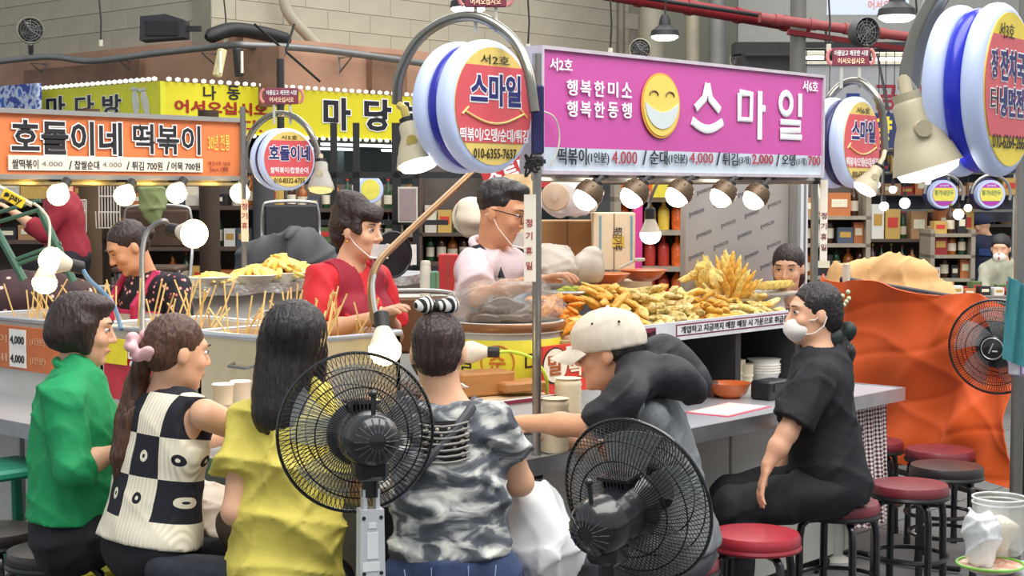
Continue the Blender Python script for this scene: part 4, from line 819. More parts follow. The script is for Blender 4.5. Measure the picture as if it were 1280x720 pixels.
# ---- stools
def stool(seatc, name, rim):
    t = thing('stool', '', 'stool'); R = .158
    b = MB(); b.lathe([(R * .97, .425), (R, .432), (R * 1.0, .452), (R * .96, .466), (R * .6, .472), (0, .474)], 32); b.build('cushion', M('vinyl_' + name, seatc, .38, var=.12, scale=18, coat=.2), t)
    b = MB(); b.lathe([(R * .9, .408), (R * 1.01, .41), (R * 1.03, .418), (R * 1.0, .428)], 32); b.build('seat_rim', rim, t)
    for k in range(4):
        a = math.pi / 4 + k * math.pi / 2; c, s_ = math.cos(a), math.sin(a)
        b = MB(); b.tube([(R * .45 * c, R * .45 * s_, .402), (R * .78 * c, R * .78 * s_, .398), (R * .93 * c, R * .93 * s_, .375), (R * .97 * c, R * .97 * s_, .33), (R * 1.0 * c, R * 1.0 * s_, .012)], .015, 8); lg = b.build('leg', M('leg_black', (26, 26, 30), .3, var=.05, coat=.3), t)
        b = MB(); b.lathe([(.016, 0), (.016, .03), (.012, .035)], 10, Matrix.Translation((R * 1.0 * c, R * 1.0 * s_, 0))); b.build('foot_cap', M('rubber_black', (20, 20, 22), .8), lg)
    b = MB(); b.ring((0, 0, .17), R * .97, .009, 32, 6); b.build('foot_ring', M('leg_black'), t)
    return t
blk = M('rim_black', (28, 28, 30), .35); mar = (122, 46, 56)
protos = {'maroon': stool(mar, 'maroon', blk), 'red': stool((168, 44, 58), 'red', M('rim_red', (140, 36, 48), .4)), 'black': stool((46, 38, 38), 'black', blk)}
used = set()
def put_stool(p, kind, lb, rz=0):
    o = protos[kind] if kind not in used else copy_tree(protos[kind]); used.add(kind)
    o.location = (p[0], p[1], 0); o.rotation_euler = (0, 0, rz); o['label'] = lb
put_stool(PZ(1137, 603, .47), 'maroon', 'maroon bar stool in front of the worn black-topped stool', .2)
put_stool(PZ(1183, 580, .47), 'black', 'worn black-topped stool among the maroon stools by the orange tarp', .5)
put_stool(PZ(1175, 560, .47), 'maroon', 'maroon stool just behind the worn black-topped stool, against the orange tarp', .8)
put_stool(PZ(1048, 625, .47), 'maroon', 'maroon stool carrying the woman in black', .1)
put_stool(PZ(944, 664, .47), 'red', 'bright red stool standing right of the foreground fan', .4)
put_stool(PZ(1088, 549, .47), 'maroon', 'maroon stool half hidden behind the checked cloth', .4)
put_stool(PZ(68, 684, .47), 'black', 'black stool carrying the woman in green', .1)
put_stool(PZ(-8, 660, .47), 'black', 'empty black stool cut off by the left edge', .4)
put_stool(W(188, 690, 4.68), 'black', 'black stool under the woman in the checkered vest', .2)
put_stool(W(356, 690, 4.45), 'black', 'black stool under the woman in yellow', .7)
put_stool(W(566, 690, 4.32), 'black', 'black stool under the woman in tie-dye', .5)
put_stool(W(838, 690, 5.02), 'maroon', 'maroon stool under the man in the cap', .9)
# ================================================================== PEOPLE
def JJ(dD=0, **k): return {a: V3(W(v[0], v[1], v[2] + dD)) for a, v in k.items()}
skin_m = M('skin', SKIN, .5, var=.03, scale=30, attr=True, sub=.08)
hair_k = M('hair_black', (30, 25, 26), .42, var=.5, scale=110, stretch=(1, 1, .1), bump=.5); hair_b = M('hair_brown', (78, 50, 36), .42, var=.5, scale=110, stretch=(1, 1, .1), bump=.5); hair_d = M('hair_darkbrown', (48, 32, 30), .42, var=.5, scale=110, stretch=(1, 1, .1), bump=.5)
pants_k = M('trousers_black', (19, 20, 27), .8, var=.2, scale=40, bump=.1)
def person(label, hd, J, size=1.0, tone=SKIN, fine=True, h=.0075, hands=None, legs=False, foot=True, lips=(178, 92, 86), group=None, hw=.09):
    B = Body(J, size); p = B.J['pelvis']; th = thing('person', label, 'person', (p[0], p[1], max(0, min(B.J['ankR'][2], B.J['ankL'][2]) - .08)), group=group)
    S = SDF(.02); hd.skin(S, fine); S.cap(hd.p(0, -.022, -.05), B.J['neck'], .050 * hd.s, .056 * size, k=.03); B.trunk(S, -.016)
    for q in 'RL':
        B.arm(S, q)
        if hands and q in hands:
            d, pn, cu = hands[q][:3]; hand_prims(S, B.J['wr' + q], B.J['wr' + q] - B.J['el' + q] if d is None else d, pn, 1 if q == 'R' else -1, cu, size)
        else: hand_prims(S, B.J['wr' + q], B.J['wr' + q] - B.J['el' + q], (0, 0, -1), 1 if q == 'R' else -1, .4, size)
        if legs: B.leg(S, q, -.012, foot=foot, hw=hw)
    S.build('body', skin_m, th, h, skin_color(hd, tone, lips)); return th, B
def top(B, th, name, mat, sl=.75, off=.013, hem=.02, neck=(.072, .072, .05), nz=.0, slt=.008, h=.0085, wid=1.0, color=None, folds=(.006, 34, 1), bust=False, arms='RL', cutneck=True, soff=.012, extra=None):
    S = SDF(.03); B.trunk(S, off, wid, bust)
    for q in arms: B.arm(S, q, off - .006, f1=sl, k=.018, taper=slt, fe=True)
    if extra: extra(S)
    if folds: S.folds(folds[0] * .6, *folds[1:], stretch=(1, 1, 1.6)).creases(folds[0] * 1.0, 17, folds[2] + 5, (1, 1, .8))
    if cutneck: S.ell(B.J['neck'] + B.up * (.035 + nz), neck, B.R, sub=True, k=.012)
    if hem is not None: S.cut(B.at(hem), -B.up)
    return S.build(name, mat, th, h, color)
def trousers(B, th, mat, top_f=.16, f1=2.0, off=.012, h=.01, name='trousers', wid=1.0, hw=.09, folds=(.005, 30, 3)):
    S = SDF(.03); z = B.s; r = np.linalg.norm(B.J['shR'] - B.J['shL']) / 2
    S.ell(B.at(.06, 0, -.01), (r * .9 * wid + off, .118 * z + off, .15 * z + off), B.R, k=.04)
    for q in 'RL': B.leg(S, q, off, f1=f1, foot=False, hw=hw)
    if folds: S.folds(*folds).creases(.007, 16, 4)
    S.cut(B.at(top_f), B.up); return S.build(name, mat, th, h)
def shoes(B, th, mat):
    fd = unit(B.fr * V3((1, 1, 0)))
    for q in 'RL':
        a = B.J['ank' + q]; S = SDF(.02); S.cap(a - ZUP * .03, a - ZUP * .045 + fd * .15, .044, .038, flat=(ZUP, .9)); S.cut((0, 0, a[2] - .075), (0, 0, -1)); S.build('shoe', mat, th, .008)
# ---- 1 woman in green
hd = Head(W(104, 412, 5.0), 100, 8, size=.95)
J = JJ(neck=(97, 473, 5.0), pelvis=(92, 672, 5.0), shR=(78, 500, 4.83), shL=(112, 495, 5.16), elR=(92, 585, 4.78), elL=(140, 575, 5.2), wrR=(150, 563, 4.85), wrL=(190, 562, 5.15), kneeR=(190, 672, 4.87), kneeL=(195, 660, 5.08), ankR=(185, 815, 4.87), ankL=(195, 800, 5.08))
th, B = person('seated woman with a dark bob in a bright green shirt at far left', hd, J, .98)
hd.eyes(th)
green = M('shirt_green', (22, 148, 88), .75, var=.10, scale=11, bump=.5)
def ex(S): S.cap(B.at(.05), B.at(.6), .19, .16, flat=(B.fr, .75), k=.05)
sh = top(B, th, 'shirt', green, sl=1.2, off=.026, hem=.14, folds=(.010, 26, 4), slt=.02, extra=ex)
b = MB(); b.tube([B.J['neck'] + B.R @ V3((.072 * math.cos(t), .068 * math.sin(t), .035 - .02 * math.sin(t))) for t in [i * math.pi / 10 for i in range(20)]], .014, 8, closed=True); b.build('collar', green, th, world=True)
trousers(B, th, pants_k, .2)
S = SDF(.03); hd.e(S, (0, -.022, .038), (.083, .1, .09)); hd.e(S, (0, -.045, -.02), (.088, .085, .075))
for q in (-1, 1): hd.cp(S, (q * .066, .01, .02), (q * .062, .022, -.058), .028, .02)
hd.e(S, (0, .03, .092), (.065, .065, .03)); hd.e(S, (0, .105, -.045), (.058, .05, .075), sub=True, k=.012); hd.cp(S, (0, .02, -.1), (0, -.1, -.125), .05, sub=True, k=.01)
S.grooves(hair_grooves(hd)); S.build('hair', hair_d, th, .006)
shoes(B, th, M('shoe_dark', (40, 38, 40)))
# ---- 2 woman in checkered knit vest
hd = Head(W(222, 441, 4.7), 122, 8, size=.95)
J = JJ(neck=(208, 497, 4.72), pelvis=(188, 690, 4.68), shR=(256, 518, 4.55), shL=(164, 512, 4.92), elR=(322, 545, 4.62), elL=(205, 560, 5.12), wrR=(330, 520, 4.95), wrL=(290, 545, 5.2), kneeR=(285, 690, 4.78), kneeL=(225, 672, 5.0), ankR=(290, 840, 4.8), ankL=(240, 815, 5.02))
th, B = person('seated woman with brown ponytail and pink scrunchie in black and white checkered vest', hd, J, .97)
hd.eyes(th)
def local_coords(P): return (P - B.J['pelvis']) @ B.R
def vest_material():
    m = bpy.data.materials.new('knit_vest'); m.use_nodes = True; N = m.node_tree.nodes; L = m.node_tree.links; p = N['Principled BSDF']; p.inputs['Roughness'].default_value = .9
    at = N.new('ShaderNodeAttribute'); at.attribute_name = 'Col'; sp = N.new('ShaderNodeSeparateXYZ'); L.new(at.outputs['Vector'], sp.inputs[0])
    def mt(op, a, b_=0.0, c=None):
        n = N.new('ShaderNodeMath'); n.operation = op
        for i, v in enumerate((a, b_) if c is None else (a, b_, c)):
            if hasattr(v, 'is_output'): L.new(v, n.inputs[i])
            else: n.inputs[i].default_value = v
        return n.outputs[0]
    u = mt('MULTIPLY_ADD', sp.outputs[0], 1 / .105, 4.62); v = mt('MULTIPLY_ADD', sp.outputs[2], 1 / .125, 10 - .115 / .125)
    fu, fv = mt('FLOOR', u), mt('FLOOR', v); par = mt('MODULO', mt('ADD', fu, fv), 2.0)
    du, dv = mt('SUBTRACT', mt('SUBTRACT', u, fu), .5), mt('SUBTRACT', mt('SUBTRACT', v, fv), .5); r = mt('SQRT', mt('ADD', mt('MULTIPLY', du, du), mt('MULTIPLY', dv, dv)))
    spot = mt('MULTIPLY', mt('LESS_THAN', r, .14), mt('GREATER_THAN', r, .05)); low = mt('LESS_THAN', sp.outputs[2], .36); spot = mt('MULTIPLY', spot, low)
    val = mt('ABSOLUTE', mt('SUBTRACT', par, spot)); hem = mt('LESS_THAN', sp.outputs[2], .115); val = mt('MAXIMUM', val, hem)
    mx = N.new('ShaderNodeMix'); mx.data_type = 'RGBA'; L.new(val, mx.inputs[0]); mx.inputs[6].default_value = (*lin((28, 30, 40)), 1); mx.inputs[7].default_value = (*lin((236, 228, 206)), 1); L.new(mx.outputs[2], p.inputs['Base Color'])
    w_ = mt('SINE', mt('MULTIPLY', sp.outputs[0], 500.0)); bp = N.new('ShaderNodeBump'); bp.inputs['Strength'].default_value = .35; bp.inputs['Distance'].default_value = .004; L.new(w_, bp.inputs['Height']); L.new(bp.outputs[0], p.inputs['Normal']); return m
def ex(S):
    S.cap(B.at(.0), B.at(.45), .168, .142, flat=(B.fr, .82), k=.05)
    for q in 'RL': S.ell(B.J['sh' + q] + B.up * .0, (.062, .085, .095), B.R, sub=True, k=.02)
top(B, th, 'vest', vest_material(), arms='', off=.014, hem=.08, neck=(.085, .085, .07), color=local_coords, h=.007, folds=(.003, 30, 6), extra=ex)
trousers(B, th, pants_k, .12, off=-.002); shoes(B, th, M('shoe_dark'))
S = SDF(.02); hd.e(S, (0, -.018, .038), (.079, .097, .089)); hd.e(S, (0, -.05, -.01), (.07, .06, .06)); hd.e(S, (0, .115, -.03), (.07, .062, .085), sub=True, k=.012); hd.cp(S, (-.08, .03, -.03), (.08, .03, -.03), .03, .03, sub=True, k=.01)
S.grooves(hair_grooves(hd, 'x', .002, 60)); S.build('hair', hair_b, th, .006)
S = SDF(.01); pp = [hd.p(0, -.1, .01), V3(W(172, 480, 4.72)), V3(W(162, 525, 4.68)), V3(W(152, 570, 4.66)), V3(W(147, 605, 4.66))]; S.chain(pp, [.02, .036, .04, .034, .008], k=.01)
S.folds(.004, 150, 5, (1.5, 1.5, .15)); S.build('ponytail', hair_b, th, .005)
S = SDF(.008); c = hd.p(-.005, -.112, .012); t_ = unit(pp[1] - pp[0]); u_ = unit(np.cross(t_, ZUP)); v_ = np.cross(t_, u_)
for i in range(11): a = i * 2 * math.pi / 11; S.ell(c + (u_ * math.cos(a) + v_ * math.sin(a)) * (.036 + .005 * (i % 2)) + t_ * .010 * (-1) ** i, (.02, .018, .018))
S.folds(.004, 130, 8); S.build('scrunchie', M('scrunchie_pink', (226, 180, 184), .6, var=.08), th, .005)
# ---- 3 woman in yellow
hd = Head(W(371, 428, 4.5), 165, 6, size=.98)
J = JJ(neck=(368, 492, 4.5), pelvis=(356, 725, 4.45), shR=(424, 527, 4.5), shL=(312, 524, 4.5), elR=(455, 612, 4.55), elL=(294, 640, 4.42), wrR=(440, 605, 4.78), wrL=(330, 598, 4.68), kneeR=(420, 722, 4.8), kneeL=(205, 716, 4.52), ankR=(430, 890, 4.82), ankL=(215, 900, 4.5))
th, B = person('seated woman with long black hair in a yellow t-shirt, seen from behind', hd, J, 1.0, fine=False)
def ex(S): S.cap(B.at(.0), B.at(.55), .168, .148, flat=(B.fr, .75), k=.05)
top(B, th, 'shirt', M('shirt_yellow', (204, 190, 86), .75, var=.07, scale=10, bump=.5), sl=.6, off=.016, hem=-.02, folds=(.012, 22, 9), slt=.026, extra=ex)
trousers(B, th, M('trousers_ink', (34, 38, 48), .8, var=.2, scale=40, bump=.1), .1, off=-.006); shoes(B, th, M('shoe_dark'))
S = SDF(.03); hd.e(S, (0, -.02, .034), (.094, .106, .094)); hd.cp(S, (-.012, -.045, -.02), (-.024, -.07, -.2), .094, .082, flat=(hd.y, .6)); hd.cp(S, (-.06, .02, -.03), (-.065, -.02, -.17), .045, .036); hd.cp(S, (.05, .02, -.03), (.05, .02, -.15), .04, .03)
hd.e(S, (0, .12, -.03), (.066, .06, .09), sub=True, k=.012); hd.e(S, (0, .1, -.15), (.05, .07, .06), sub=True, k=.01)
S.grooves(hair_grooves(hd, 'z', .0035, 44)); S.build('hair', hair_k, th, .006)
# ---- 4 woman in tie-dye
hd = Head(W(548, 442, 4.38), 176, 12, size=.98)
J = JJ(neck=(556, 508, 4.36), pelvis=(566, 724, 4.32), shR=(621, 530, 4.36), shL=(506, 528, 4.36), elR=(650, 603, 4.44), elL=(505, 610, 4.5), wrR=(610, 610, 4.66), wrL=(545, 610, 4.7), kneeR=(625, 722, 4.62), kneeL=(530, 722, 4.62), ankR=(625, 880, 4.7), ankL=(530, 880, 4.7))
th, B = person('seated woman with a bow in her top bun wearing a grey tie-dye shirt', hd, J, 1.02, fine=False)
tie = ramp_mat('tie_dye', 'noise', 13, [(.36, (62, 66, 74)), (.48, (84, 88, 96)), (.57, (176, 178, 176)), (.68, (226, 224, 216))], .8, .3, stretch=(.7, .7, 1.5), detail=6, dist=.8)
def ex(S): S.cap(B.at(.1), B.at(.5), .165, .16, flat=(B.fr, .78), k=.05)
top(B, th, 'shirt', tie, sl=.55, off=.012, hem=.13, neck=(.1, .1, .06), folds=None, slt=.012, extra=lambda S: (ex(S), S.creases(.010, 20, 3, (.35, .35, 2.2))))
jeans = M('jeans_blue', (48, 64, 100), .8, var=.2, scale=25, bump=.1)
tr = trousers(B, th, jeans, .16, off=.022, wid=1.05); shoes(B, th, M('shoe_dark'))
# crossbody strap, ladder cut-outs at the back of the shirt
b = MB(); b.tube([B.at(1.0, .08, -.075), B.at(.9, .04, -.118), B.at(.72, -.045, -.125), B.at(.6, -.1, -.125)], .013, 8); b.build('bag_strap', M('strap_grey', (74, 76, 82), .6), th, world=True)
pat = M('lace_black', (34, 32, 34), .8, var=.1)
b = MB(); b.sheet(lambda u, v: B.at(.93 - .24 * v, (-.065 + .13 * u) * (1 - .15 * v), -.103 - .012 * math.sin(math.pi * u) - .006 * v), 9, 9, .006); lace = b.build('lace_panel', pat, th, world=True)
for i in range(7): b = MB(); z = .90 - .034 * i; b.tube([B.at(z + .02 * (2 * t - 1) ** 2, -.068 + .136 * t, -.118 - .014 * math.sin(math.pi * t)) for t in (0, .25, .5, .75, 1)], .0035, 6); b.build('lace_band', M('lace_band', (150, 146, 142), .7), lace, world=True)
for i in range(22): b = MB(); b.ell(B.at(.90 - .036 * (i // 4) - .018, -.05 + .033 * (i % 4) + .012 * (i // 4 % 2), -.114), (.009, .006, .008), 8, 6); b.build('lace_motif', M('lace_cream', (196, 186, 166), .8), lace, world=True)
for sx in (-1, 1): b = MB(); b.tube([B.at(.12, sx * .05, -.15), B.at(.04, sx * .05, -.165), B.at(.035, sx * .12, -.15), B.at(.11, sx * .125, -.13)], .002, 5); b.build('pocket_seam', M('seam_blue', (120, 140, 170)), tr, world=True)
S = SDF(.02); hd.e(S, (0, -.016, .036), (.077, .095, .088)); hd.e(S, (0, -.05, -.02), (.066, .05, .055)); hd.e(S, (0, .12, -.02), (.072, .062, .1), sub=True, k=.012); hd.cp(S, (-.09, .02, -.04), (.09, .02, -.04), .03, .03, sub=True, k=.01)
S.grooves(hair_grooves(hd, 'bun', .0028, 60)); S.build('hair', hair_d, th, .005)
S = SDF(.01); hd.e(S, (0, -.03, .128), (.034, .034, .026)); S.folds(.003, 140, 3); S.build('hair_bun', hair_d, th, .005)
for q in (-1, 1):
    S = SDF(.008); hd.e(S, (q * .034, -.055, .134), (.032, .016, .024)); S.folds(.003, 120, 4); S.build('bow_loop', ramp_mat('bow_stripe', 'wave', 26, [(.45, (24, 24, 26)), (.55, (226, 224, 220))], .6), th, .005)
S = SDF(.005); hd.e(S, (0, -.06, .128), (.012, .012, .013)); S.build('bow_knot', M('bow_black', (24, 24, 26)), th, .004)
b = MB(); b.tube([hd.p(-.074, .0, -.01), hd.p(-.078, .025, -.03), hd.p(-.066, .06, -.055)], .004, 6); b.build('mask_loop', M('strap_grey'), th, world=True)
# ---- 5 man in cap
hd = Head(W(762, 441, 4.98), -105, 6, size=1.02)
J = JJ(neck=(803, 487, 5.0), pelvis=(838, 690, 5.02), shR=(800, 507, 5.2), shL=(812, 522, 4.82), elR=(760, 570, 5.24), elL=(742, 533, 4.86), wrR=(700, 548, 5.22), wrL=(652, 528, 5.02), kneeR=(745, 690, 5.15), kneeL=(745, 700, 4.9), ankR=(750, 835, 5.15), ankL=(750, 845, 4.9))
th, B = person('seated man in a pale baseball cap with a dark hooded jacket over grey shirt', hd, J, 1.04, tone=(212, 160, 128))
hd.eyes(th)
gs = M('shirt_heather', (112, 116, 120), .85, var=.16, scale=60, bump=.1)
top(B, th, 'shirt', gs, sl=.5, off=.012, hem=.02, folds=(.008, 28, 12), slt=.004, extra=lambda S: S.cap(B.at(.05, 0, -.02), B.at(.6), .18, .17, flat=(B.fr, .8), k=.05))
jk = M('jacket_black', (22, 24, 32), .6, var=.15, scale=12, bump=.5)
S = SDF(.03); S.chain([V3(W(790, 458, 5.02)), V3(W(830, 457, 5.02)), V3(W(862, 478, 5.02))], [.06, .085, .07], k=.04); S.chain([V3(W(802, 470, 4.86)), V3(W(840, 474, 4.84)), V3(W(866, 488, 4.86))], [.06, .06, .05], k=.04)
S.chain([V3(W(800, 474, 4.84)), V3(W(785, 494, 4.73)), V3(W(762, 517, 4.72))], [.07, .075, .06], k=.03); S.chain([V3(W(790, 480, 5.1)), V3(W(772, 525, 5.22))], [.09, .07], k=.03); S.cap(W(800, 470, 4.9), W(790, 480, 5.15), .07, .08)
S.folds(.006, 26, 14).creases(.010, 15, 2); S.ell(B.J['neck'] + B.up * .05 + B.fr * .03, (.07, .075, .07), B.R, sub=True, k=.015); S.cap(W(828, 545, 4.6), W(818, 512, 4.72), .07, .05, sub=True, k=.015)
S.build('jacket', jk, th, .008)
S = SDF(.02); S.cap(W(784, 505, 4.76), W(742, 532, 4.82), .054, .05, k=.02, fe=True); S.build('sleeve_cuff', gs, th, .008)
trousers(B, th, M('trousers_grey', (70, 72, 78), .8, var=.15), .14); shoes(B, th, M('shoe_dark'))
S = SDF(.02); hd.e(S, (0, -.03, .02), (.077, .085, .085)); hd.e(S, (0, .11, -.02), (.08, .075, .12), sub=True, k=.01); hd.cp(S, (-.1, .02, -.06), (.1, .02, -.06), .05, .05, sub=True, k=.01); S.folds(.002, 160, 3); S.build('hair', hair_k, th, .006)
capm = M('cap_beige', (206, 196, 180), .8, var=.05, scale=50, bump=.05)
S = SDF(.02); hd.e(S, (0, -.008, .045), (.090, .114, .098)); hd.e(S, (0, .03, .05), (.08, .088, .078)); S.cut(hd.p(0, .0, .012), -hd.z - hd.y * .06); S.creases(.003, 22, 3); cp_ = S.build('cap', capm, th, .006)
b = MB(); b.sheet(lambda u, v: hd.p(.085 * (2 * u - 1) * (1 - .22 * v * v), .055 + .05 * (1 - (2 * u - 1) ** 2) + .088 * v * (1 - .35 * (2 * u - 1) ** 2), .03 - .022 * (2 * u - 1) ** 2 - .034 * v), 13, 8, .005); b.build('cap_visor', capm, th, world=True)
b = MB(); b.ell(hd.p(0, -.008, .143), .008, 10, 6); b.build('cap_button', capm, cp_, world=True)
for q, y in ((-1, .03), (-1, -.055)): b = MB(); b.ell(hd.p(q * .074, y, .1), .0045, 8, 6); b.build('eyelet', dark, cp_, world=True)
# ---- 6 woman in black with mask
hd = Head(W(1017, 392, 5.85), -82, 2, size=.97)
J = JJ(neck=(1024, 440, 5.85), pelvis=(1030, 610, 5.85), shR=(1026, 463, 6.0), shL=(1022, 466, 5.68), elR=(990, 540, 6.08), elL=(984, 541, 5.62), wrR=(972, 588, 6.02), wrL=(960, 580, 5.6), kneeR=(915, 618, 5.98), kneeL=(918, 634, 5.72), ankR=(926, 755, 5.98), ankL=(930, 765, 5.72))
th, B = person('seated woman in black clothes with a white face mask on a red stool', hd, J, 1.0, hands={'L': (V3(W(950, 612, 5.6)) - V3(W(960, 580, 5.6)), RT, .25)}, h=.005, legs=True)
hd.eyes(th, closed=False)
bk_ = M('tshirt_black', (15, 17, 25), .75, var=.18, scale=11, bump=.5)
def ex(S): S.cap(B.at(.02, 0, -.03), B.at(.5), .165, .15, flat=(B.fr, .85), k=.05)
top(B, th, 'tshirt', bk_, sl=.84, off=.02, hem=-.1, folds=(.009, 28, 21), slt=.03, bust=True, extra=ex)
trousers(B, th, pants_k, .2, f1=1.72, off=.016); shoes(B, th, M('shoe_dark'))
S = SDF(.02); hd.e(S, (0, -.02, .036), (.08, .098, .09)); hd.e(S, (0, -.055, -.015), (.074, .06, .07)); hd.e(S, (0, .118, -.04), (.07, .064, .095), sub=True, k=.012); hd.cp(S, (-.09, .02, -.045), (.09, .02, -.045), .03, .03, sub=True, k=.01)
S.grooves(hair_grooves(hd, 'x', .0025, 50)); S.build('hair', hair_k, th, .006)
S = SDF(.02); S.chain([hd.p(0, -.09, -.05), V3(W(1055, 440, 5.86)), V3(W(1056, 478, 5.86))], [.03, .036, .015]); S.folds(.003, 140, 5, (1.5, 1.5, .2)); S.build('ponytail', hair_k, th, .006)
S = SDF(.012); S.ell(W(1043, 422, 5.84), (.028, .034, .04)); S.ell(W(1060, 414, 5.86), (.026, .03, .042)); S.folds(.003, 90, 3); S.build('ribbon', M('ribbon_dark', (32, 44, 42), .6), th, .006)
for px, py in ((1053, 370), (1058, 377), (1061, 373), (1055, 381), (1060, 365)): b = MB(); b.ell(W(px, py, 5.84), .009, 8, 6); b.build('hair_flower', M('flower_pin', (196, 206, 170), .5), th, world=True)
maskm = M('mask_white', (232, 228, 224), .8, var=.03)
S = SDF(.012); hd.e(S, (0, .062, -.055), (.056, .058, .055)); S.cut(hd.p(0, .06, -.008), hd.z + hd.y * .25); S.cut(hd.p(0, .04, 0), -hd.y); S.folds(.002, 60, 2, (.2, .2, 2)); fm_ = S.build('face_mask', maskm, th, .005)
for z in (-.02, -.075): b = MB(); b.tube([hd.p(-.052, .05, z), hd.p(-.072, .02, z * .9), hd.p(-.08, -.012, -.02 + (z + .05) * .9), hd.p(-.079, -.026, -.01)], .0022, 5); b.build('ear_loop', maskm, fm_, world=True)
# ---- 7 woman vendor in red
hd = Head(W(449, 289, 6.1), 62, 4, size=.94)
J = JJ(neck=(437, 333, 6.12), pelvis=(430, 505, 6.15), shR=(402, 347, 5.98), shL=(472, 347, 6.25), elR=(396, 418, 5.9), elL=(492, 420, 6.3), wrR=(462, 398, 5.74), wrL=(486, 396, 6.02), kneeR=(425, 660, 6.1), kneeL=(445, 650, 6.3), ankR=(425, 790, 6.1), ankL=(445, 775, 6.3))
th, B = person('standing woman vendor in a red t-shirt and crimson apron with a clear mouth shield', hd, J, .98, h=.005, hands={'R': (V3(W(486, 386, 5.72)) - V3(W(462, 398, 5.74)), RT * .5 - Vector((0, 0, 1)), .35), 'L': (V3(W(488, 378, 5.86)) - V3(W(486, 398, 6.02)), (0, 0, -1), .35)}, lips=(190, 84, 84))
hd.eyes(th)
top(B, th, 'tshirt', M('tshirt_red', (206, 34, 44), .7, var=.08, scale=12, bump=.45), sl=.82, off=.016, hem=.0, neck=(.085, .09, .075), nz=-.005, folds=(.007, 30, 31), slt=.022, bust=True)
S = SDF(.03); B.trunk(S, .024, 1.0, True); S.folds(.004, 26, 8).creases(.006, 16, 8)
for q in 'RL': S.ell(B.J['sh' + q] + B.sd * (.03 if q == 'R' else -.03), (.07, .1, .11), B.R, sub=True, k=.015)
S.ell(B.J['neck'] + B.up * .03, (.088, .092, .075), B.R, sub=True, k=.012); S.cap(B.at(1.0, 0, .12), B.at(.8, 0, .14), .055, .02, sub=True, k=.012); S.cut(B.at(-.12), -B.up); S.build('apron_vest', M('apron_crimson', (150, 24, 48), .7, var=.06), th, .008)
b = MB(); b.box((0, 0, 0), (.08, .005, .075), Matrix.Translation(B.at(.58, -.03, .150)) @ Matrix(B.R.tolist()).to_4x4(), bev=.002); b.build('pocket', M('apron_crimson'), th, world=True)
b = MB(); c = B.at(.62, -.045, .165); b.box((0, 0, 0), (.034, .006, .04), Matrix.Translation(c) @ Matrix(B.R.tolist()).to_4x4(), bev=.002); b.build('name_tag', M('tag_white', (230, 226, 220)), th, world=True)
trousers(B, th, pants_k, .16, h=.012); shoes(B, th, M('shoe_dark'))
S = SDF(.025); hd.e(S, (0, -.03, .05), (.088, .1, .09)); hd.e(S, (0, -.07, .0), (.078, .06, .085)); hd.e(S, (0, -.06, .12), (.066, .06, .05)); hd.e(S, (0, .062, .075), (.066, .042, .034)); hd.cp(S, (.07, .03, .04), (.07, .035, -.02), .016, .01); hd.e(S, (0, .115, -.035), (.078, .06, .085), sub=True, k=.012); hd.cp(S, (-.1, .025, -.05), (.1, .025, -.05), .045, .045, sub=True, k=.01)
S.folds(.006, 75, 9); S.build('hair', M('hair_auburn', (40, 22, 22), .6, var=.5, scale=60, bump=.7), th, .006)
shield = M('shield_clear', (236, 240, 242), .15, alpha=.55, var=0)
def mouth_shield(hd, th):
    b = MB(); b.sheet(lambda u, v: hd.p(.05 * (2 * u - 1), .138 - .045 * (2 * u - 1) ** 2 + .012 * v, -.098 + .055 * v), 9, 4, .0015); b.build('mouth_shield', shield, th, world=True)
    b = MB(); b.tube([hd.p(.05 * (2 * t - 1), .14 - .045 * (2 * t - 1) ** 2, -.1) for t in [i / 8 for i in range(9)]], .004, 6); b.build('shield_rim', maskm, th, world=True)
    for q in (-1, 1): b = MB(); b.tube([hd.p(q * .05, .095, -.1), hd.p(q * .07, .03, -.05), hd.p(q * .08, -.012, .0), hd.p(q * .078, -.03, -.015)], .002, 5); b.build('shield_loop', maskm, th, world=True)
mouth_shield(hd, th)
b = MB(); b.tube([B.at(.94, q * .06, .05 + .05 * (1 - abs(q))) - ZUP * (.06 * (1 - abs(q))) for q in (-1, -.6, -.25, 0, .25, .6, 1)], .002, 5); b.build('necklace', M('gold', (220, 170, 80), .3, .9), th, world=True)
b = MB(); b.ell(hd.p(.079, -.004, -.042), .006, 8, 6); b.build('earring', M('gold'), th, world=True)
# ---- 8 man vendor with glasses
hd = Head(W(627, 266, 6.22), 68, 16, size=1.05)
J = JJ(.22, neck=(614, 318, 6.05), pelvis=(612, 500, 6.1), shR=(588, 332, 5.86), shL=(664, 330, 6.2), elR=(600, 372, 5.66), elL=(680, 400, 6.2), wrR=(668, 352, 5.62), wrL=(690, 390, 6.0), kneeR=(605, 650, 6.05), kneeL=(640, 640, 6.2), ankR=(605, 790, 6.05), ankL=(640, 780, 6.2))
th, B = person('standing man vendor with glasses in a pale pink polo and dark apron straps', hd, J, 1.06, tone=(214, 156, 118), h=.005)
hd.eyes(th)
pinkp = M('polo_pink', (222, 204, 208), .8, var=.04, scale=12, bump=.45)
top(B, th, 'polo_shirt', pinkp, sl=.8, off=.016, hem=.0, neck=(.08, .08, .06), folds=(.007, 28, 41), slt=.024)
b = MB(); b.tube([B.J['neck'] + B.R @ V3((.082 * math.cos(t), .075 * math.sin(t), .03 - .028 * math.sin(t))) for t in [i * math.pi / 10 for i in range(20)]], .016, 8, closed=True); b.build('collar', pinkp, th, world=True)
apm = M('apron_black', (38, 40, 48), .8)
for q in (-1, 1): b = MB(); b.tube([B.at(.5, q * .07, .15), B.at(.78, q * .095, .15), B.at(.98, q * .105, .10), B.at(1.07, q * .11, .02), B.at(1.02, q * .10, -.07), B.at(.75, -q * .0, -.14)], .013, 8); b.build('apron_strap', apm, th, world=True)
